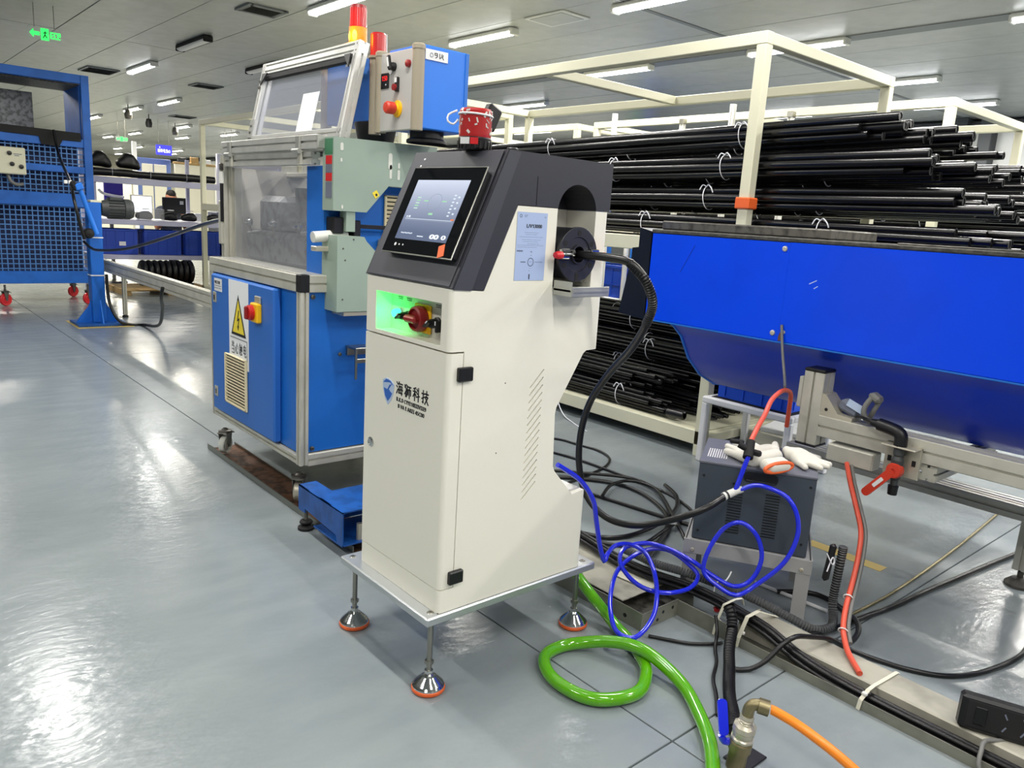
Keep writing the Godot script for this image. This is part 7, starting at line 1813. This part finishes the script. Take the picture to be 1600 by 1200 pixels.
	cable("floor_cable", [V(2.88, 0.030, -2.52), V(3.03, 0.034, -2.60), V(3.16, 0.036, -2.60), V(3.19, 0.042, -2.5), V(3.16, 0.042, -2.38), V(2.95, 0.04, -2.12), V(2.77, 0.022, -1.90), V(2.64, 0.010, -1.79)], 0.009, "cord", "black cord arching over the others with its free end in the middle", "cable", "cables of the floor tangle")
	solo("cable_tag", MB.new().box(V(2.86, 0.055, -2.06), V(0.02, 0.03, 0.045), 0.004, Basis(V(0, 1, 0), 0.6)), "white", "white tag on the black cord tangle beside the chiller", "tag")
	# bundle in the tray
	for i in 5:
		var dx: float = (i - 2) * 0.0096; var dy: float = [0.0, 0.0168, 0.0, 0.0168, 0.0][i]
		cable("tray_cable", [V(2.30 + dx, 0.10 + dy, -2.28), V(2.29 + dx, 0.085 + dy, -2.05), V(2.27 + dx, 0.078 + dy, -1.86), V(2.27 + dx, 0.083 + dy, -1.70), V(2.298 + dx, 0.086 + dy, -1.56), V(2.312 + dx, 0.082 + dy, -1.44), V(2.305 + dx, 0.078 + dy, -1.34), V(2.292 + dx, 0.070 + dy, -1.21), V(2.272 + dx, 0.040 + dy, -1.06), V(2.2735 + dx, 0.020 + dy, -0.87), V(2.2735 + dx, 0.018 + dy, -0.5), V(2.2735 + dx, 0.018 + dy, 0.1), V(2.2735 + dx, 0.018 + dy, 0.4)], 0.0082, "cord", "black cable lying in the slotted tray, %s of five from the front" % ["first", "second", "third", "fourth", "last"][i], "cable", "cables in the tray")
	solo("corrugated_sleeve", MB.new().tube(curve([V(2.27, 0.138, -1.84), V(2.28, 0.134, -1.70), V(2.315, 0.132, -1.60), V(2.362, 0.118, -1.51), V(2.405, 0.102, -1.43), V(2.45, 0.08, -1.34), V(2.50, 0.045, -1.24), V(2.54, 0.022, -1.17), V(2.60, 0.02, -1.14), V(2.655, 0.03, -1.155), V(2.685, 0.08, -1.18), V(2.69, 0.18, -1.18), V(2.69, 0.30, -1.175)], 0.005), 0.0165, 12, 0.12), "grey_conduit", "dark grey corrugated sleeve bending up the chiller stand's right leg", "conduit")
	solo("corrugated_conduit", MB.new().tube(curve([V(2.236, 0.128, -1.335), V(2.222, 0.11, -1.312), V(2.20, 0.075, -1.29), V(2.13, 0.045, -1.25), V(2.06, 0.026, -1.20), V(2.0, 0.021, -1.16), V(1.93, 0.021, -1.11), V(1.86, 0.021, -1.05), V(1.80, 0.021, -1.01)], 0.006), 0.0195, 16, 0.16), "black", "black corrugated conduit dropping over the tray towards the water riser", "conduit")
	cable("thin_cord", [V(2.225, 0.08, -1.375), V(2.20, 0.035, -1.345), V(2.15, 0.010, -1.315), V(2.08, 0.008, -1.26), V(1.99, 0.008, -1.21), V(1.92, 0.008, -1.15), V(1.84, 0.008, -1.09)], 0.006, "cord", "thin black cord lying along the left of the corrugated conduit", "cable")
	cable("thin_cord", [V(2.02, 0.008, -1.50), V(2.06, 0.008, -1.44), V(2.10, 0.008, -1.385), V(2.16, 0.008, -1.34), V(2.2, 0.008, -1.32)], 0.006, "cord", "thin black cord on the floor left of the conduit, by the tray corner", "cable")
	cable("tray_crossing_cable", [V(2.09, 0.009, -1.20), V(2.13, 0.010, -1.17), V(2.175, 0.04, -1.14), V(2.228, 0.09, -1.12), V(2.28, 0.108, -1.105), V(2.35, 0.094, -1.085), V(2.43, 0.072, -1.06), V(2.50, 0.03, -1.03), V(2.55, 0.01, -0.95), V(2.59, 0.009, -0.84), V(2.67, 0.009, -0.745), V(2.83, 0.009, -0.68), V(3.06, 0.009, -0.65), V(3.3, 0.009, -0.70)], 0.0085, "cord", "black cable crossing the trunking and looping over the floor at right", "cable")
	cable("floor_cable_right", [V(2.47, 0.012, -1.17), V(2.56, 0.012, -1.15), V(2.66, 0.012, -1.13), V(2.81, 0.012, -1.11), V(3.01, 0.012, -1.08), V(3.26, 0.012, -1.06), V(3.53, 0.012, -1.03), V(3.9, 0.012, -0.99), V(4.4, 0.012, -0.93)], 0.0105, "cord", "straight black cable running from the trunking off to the right", "cable")
	cable("floor_loop", [V(2.72, 0.010, -1.42), V(2.82, 0.010, -1.34), V(2.835, 0.010, -1.27), V(2.80, 0.012, -1.19), V(2.72, 0.030, -1.10), V(2.63, 0.034, -1.05), V(2.54, 0.026, -1.045), V(2.48, 0.04, -1.10)], 0.010, "cord", "black cable loop beside the chiller stand's right leg", "cable")
	cable("old_rope", [V(4.8, 0.008, -1.24), V(3.87, 0.008, -1.17), V(3.14, 0.008, -1.14), V(2.74, 0.008, -1.155)], 0.006, "brass", "thin brown rope stretched over the floor beside the straight black cable", "rope")
	cable("orange_hose", [V(1.7285, 0.195, -0.874), V(1.733, 0.194, -0.86), V(1.742, 0.185, -0.80), V(1.757, 0.16, -0.72), V(1.776, 0.125, -0.65), V(1.80, 0.08, -0.58), V(1.83, 0.04, -0.50), V(1.87, 0.018, -0.40)], 0.0125, "orange_hose", "orange hose leading from the brass riser to the lower right", "hose", "", 0.015, 14)
	cable("red_line", [V(2.965, 0.53, -1.335), V(2.90, 0.476, -1.28), V(2.84, 0.415, -1.22), V(2.78, 0.345, -1.16), V(2.72, 0.273, -1.13), V(2.66, 0.196, -1.11), V(2.58, 0.139, -1.085), V(2.50, 0.10, -1.05), V(2.44, 0.08, -1.01), V(2.39, 0.072, -0.97), V(2.32, 0.066, -0.90)], 0.0095, "red_hose", "red hose hanging from the rail's sensor box down to the trunking", "hose")
	cable("grey_line", [V(2.977, 0.522, -1.32), V(2.912, 0.474, -1.267), V(2.852, 0.413, -1.207), V(2.792, 0.343, -1.147), V(2.732, 0.271, -1.117), V(2.672, 0.194, -1.097), V(2.592, 0.137, -1.072), V(2.512, 0.098, -1.037), V(2.452, 0.078, -0.997)], 0.007, "grey_cable", "grey brown cable tied alongside the hanging red hose", "cable")
	for p in [[V(2.61, 0.157, -1.096), 0], [V(2.485, 0.093, -1.042), 1]]:
		solo("zip_tie", MB.new().ring(p[0], V(0.8, 0.5, -0.3).normalized(), 0.015, 0.0025, 16, 6), "white", ["white zip tie round the red and grey lines, upper", "white zip tie round the red and grey lines, near the trunking"][p[1]], "zip tie")
	var tn := thing("tool_pouch", "small black clip with white string on the chiller stand's right corner", "clip", V(2.61, 0.2, -1.21))
	part("clip_body", MB.new().box(V(2.64, 0.245, -1.195), V(0.03, 0.14, 0.02), 0.008, Basis(V(0, 0, 1), -0.2)), "black", tn)
	part("string", MB.new().tube(curve([V(2.60, 0.29, -1.19), V(2.62, 0.25, -1.175), V(2.645, 0.25, -1.18), V(2.63, 0.27, -1.182), V(2.61, 0.22, -1.185)], 0.008), 0.0025, 6), "twine", tn)
	# far left: pulled tube and hanging leads
	cable("pulled_tube", [V(1.93, 0.90, -9.02), V(1.96, 0.842, -8.80), V(1.98, 0.857, -8.40), V(2.03, 0.917, -7.80), V(2.03, 1.03, -7.00), V(1.98, 1.14, -6.20), V(1.86, 1.242, -5.30), V(1.64, 1.305, -4.33)], 0.0135, "rubber", "black tube stretched from the blue column into the machine cart", "tube", "", 0.08)
	cable("column_lead", [V(2.165, 0.55, -9.19), V(2.166, 0.35, -9.17), V(2.18, 0.2, -9.12), V(2.24, 0.06, -9.06), V(2.36, 0.016, -9.06), V(2.47, 0.016, -9.0), V(2.45, 0.10, -8.4), V(2.33, 0.33, -7.85), V(2.205, 0.50, -7.45), V(2.19, 0.60, -7.35)], 0.016, "cord", "black lead looping over the floor from the blue column to the conveyor", "cable", "", 0.05)
	cable("cage_lead", [V(2.08, 2.10, -10.94), V(2.08, 1.825, -10.75), V(2.0, 1.60, -10.0), V(1.90, 1.46, -9.3), V(1.86, 1.30, -9.0), V(1.90, 1.05, -8.98), V(1.93, 0.93, -8.99)], 0.016, "cord", "black lead hanging from the cage's apron down to the tension arm", "cable", "", 0.05)
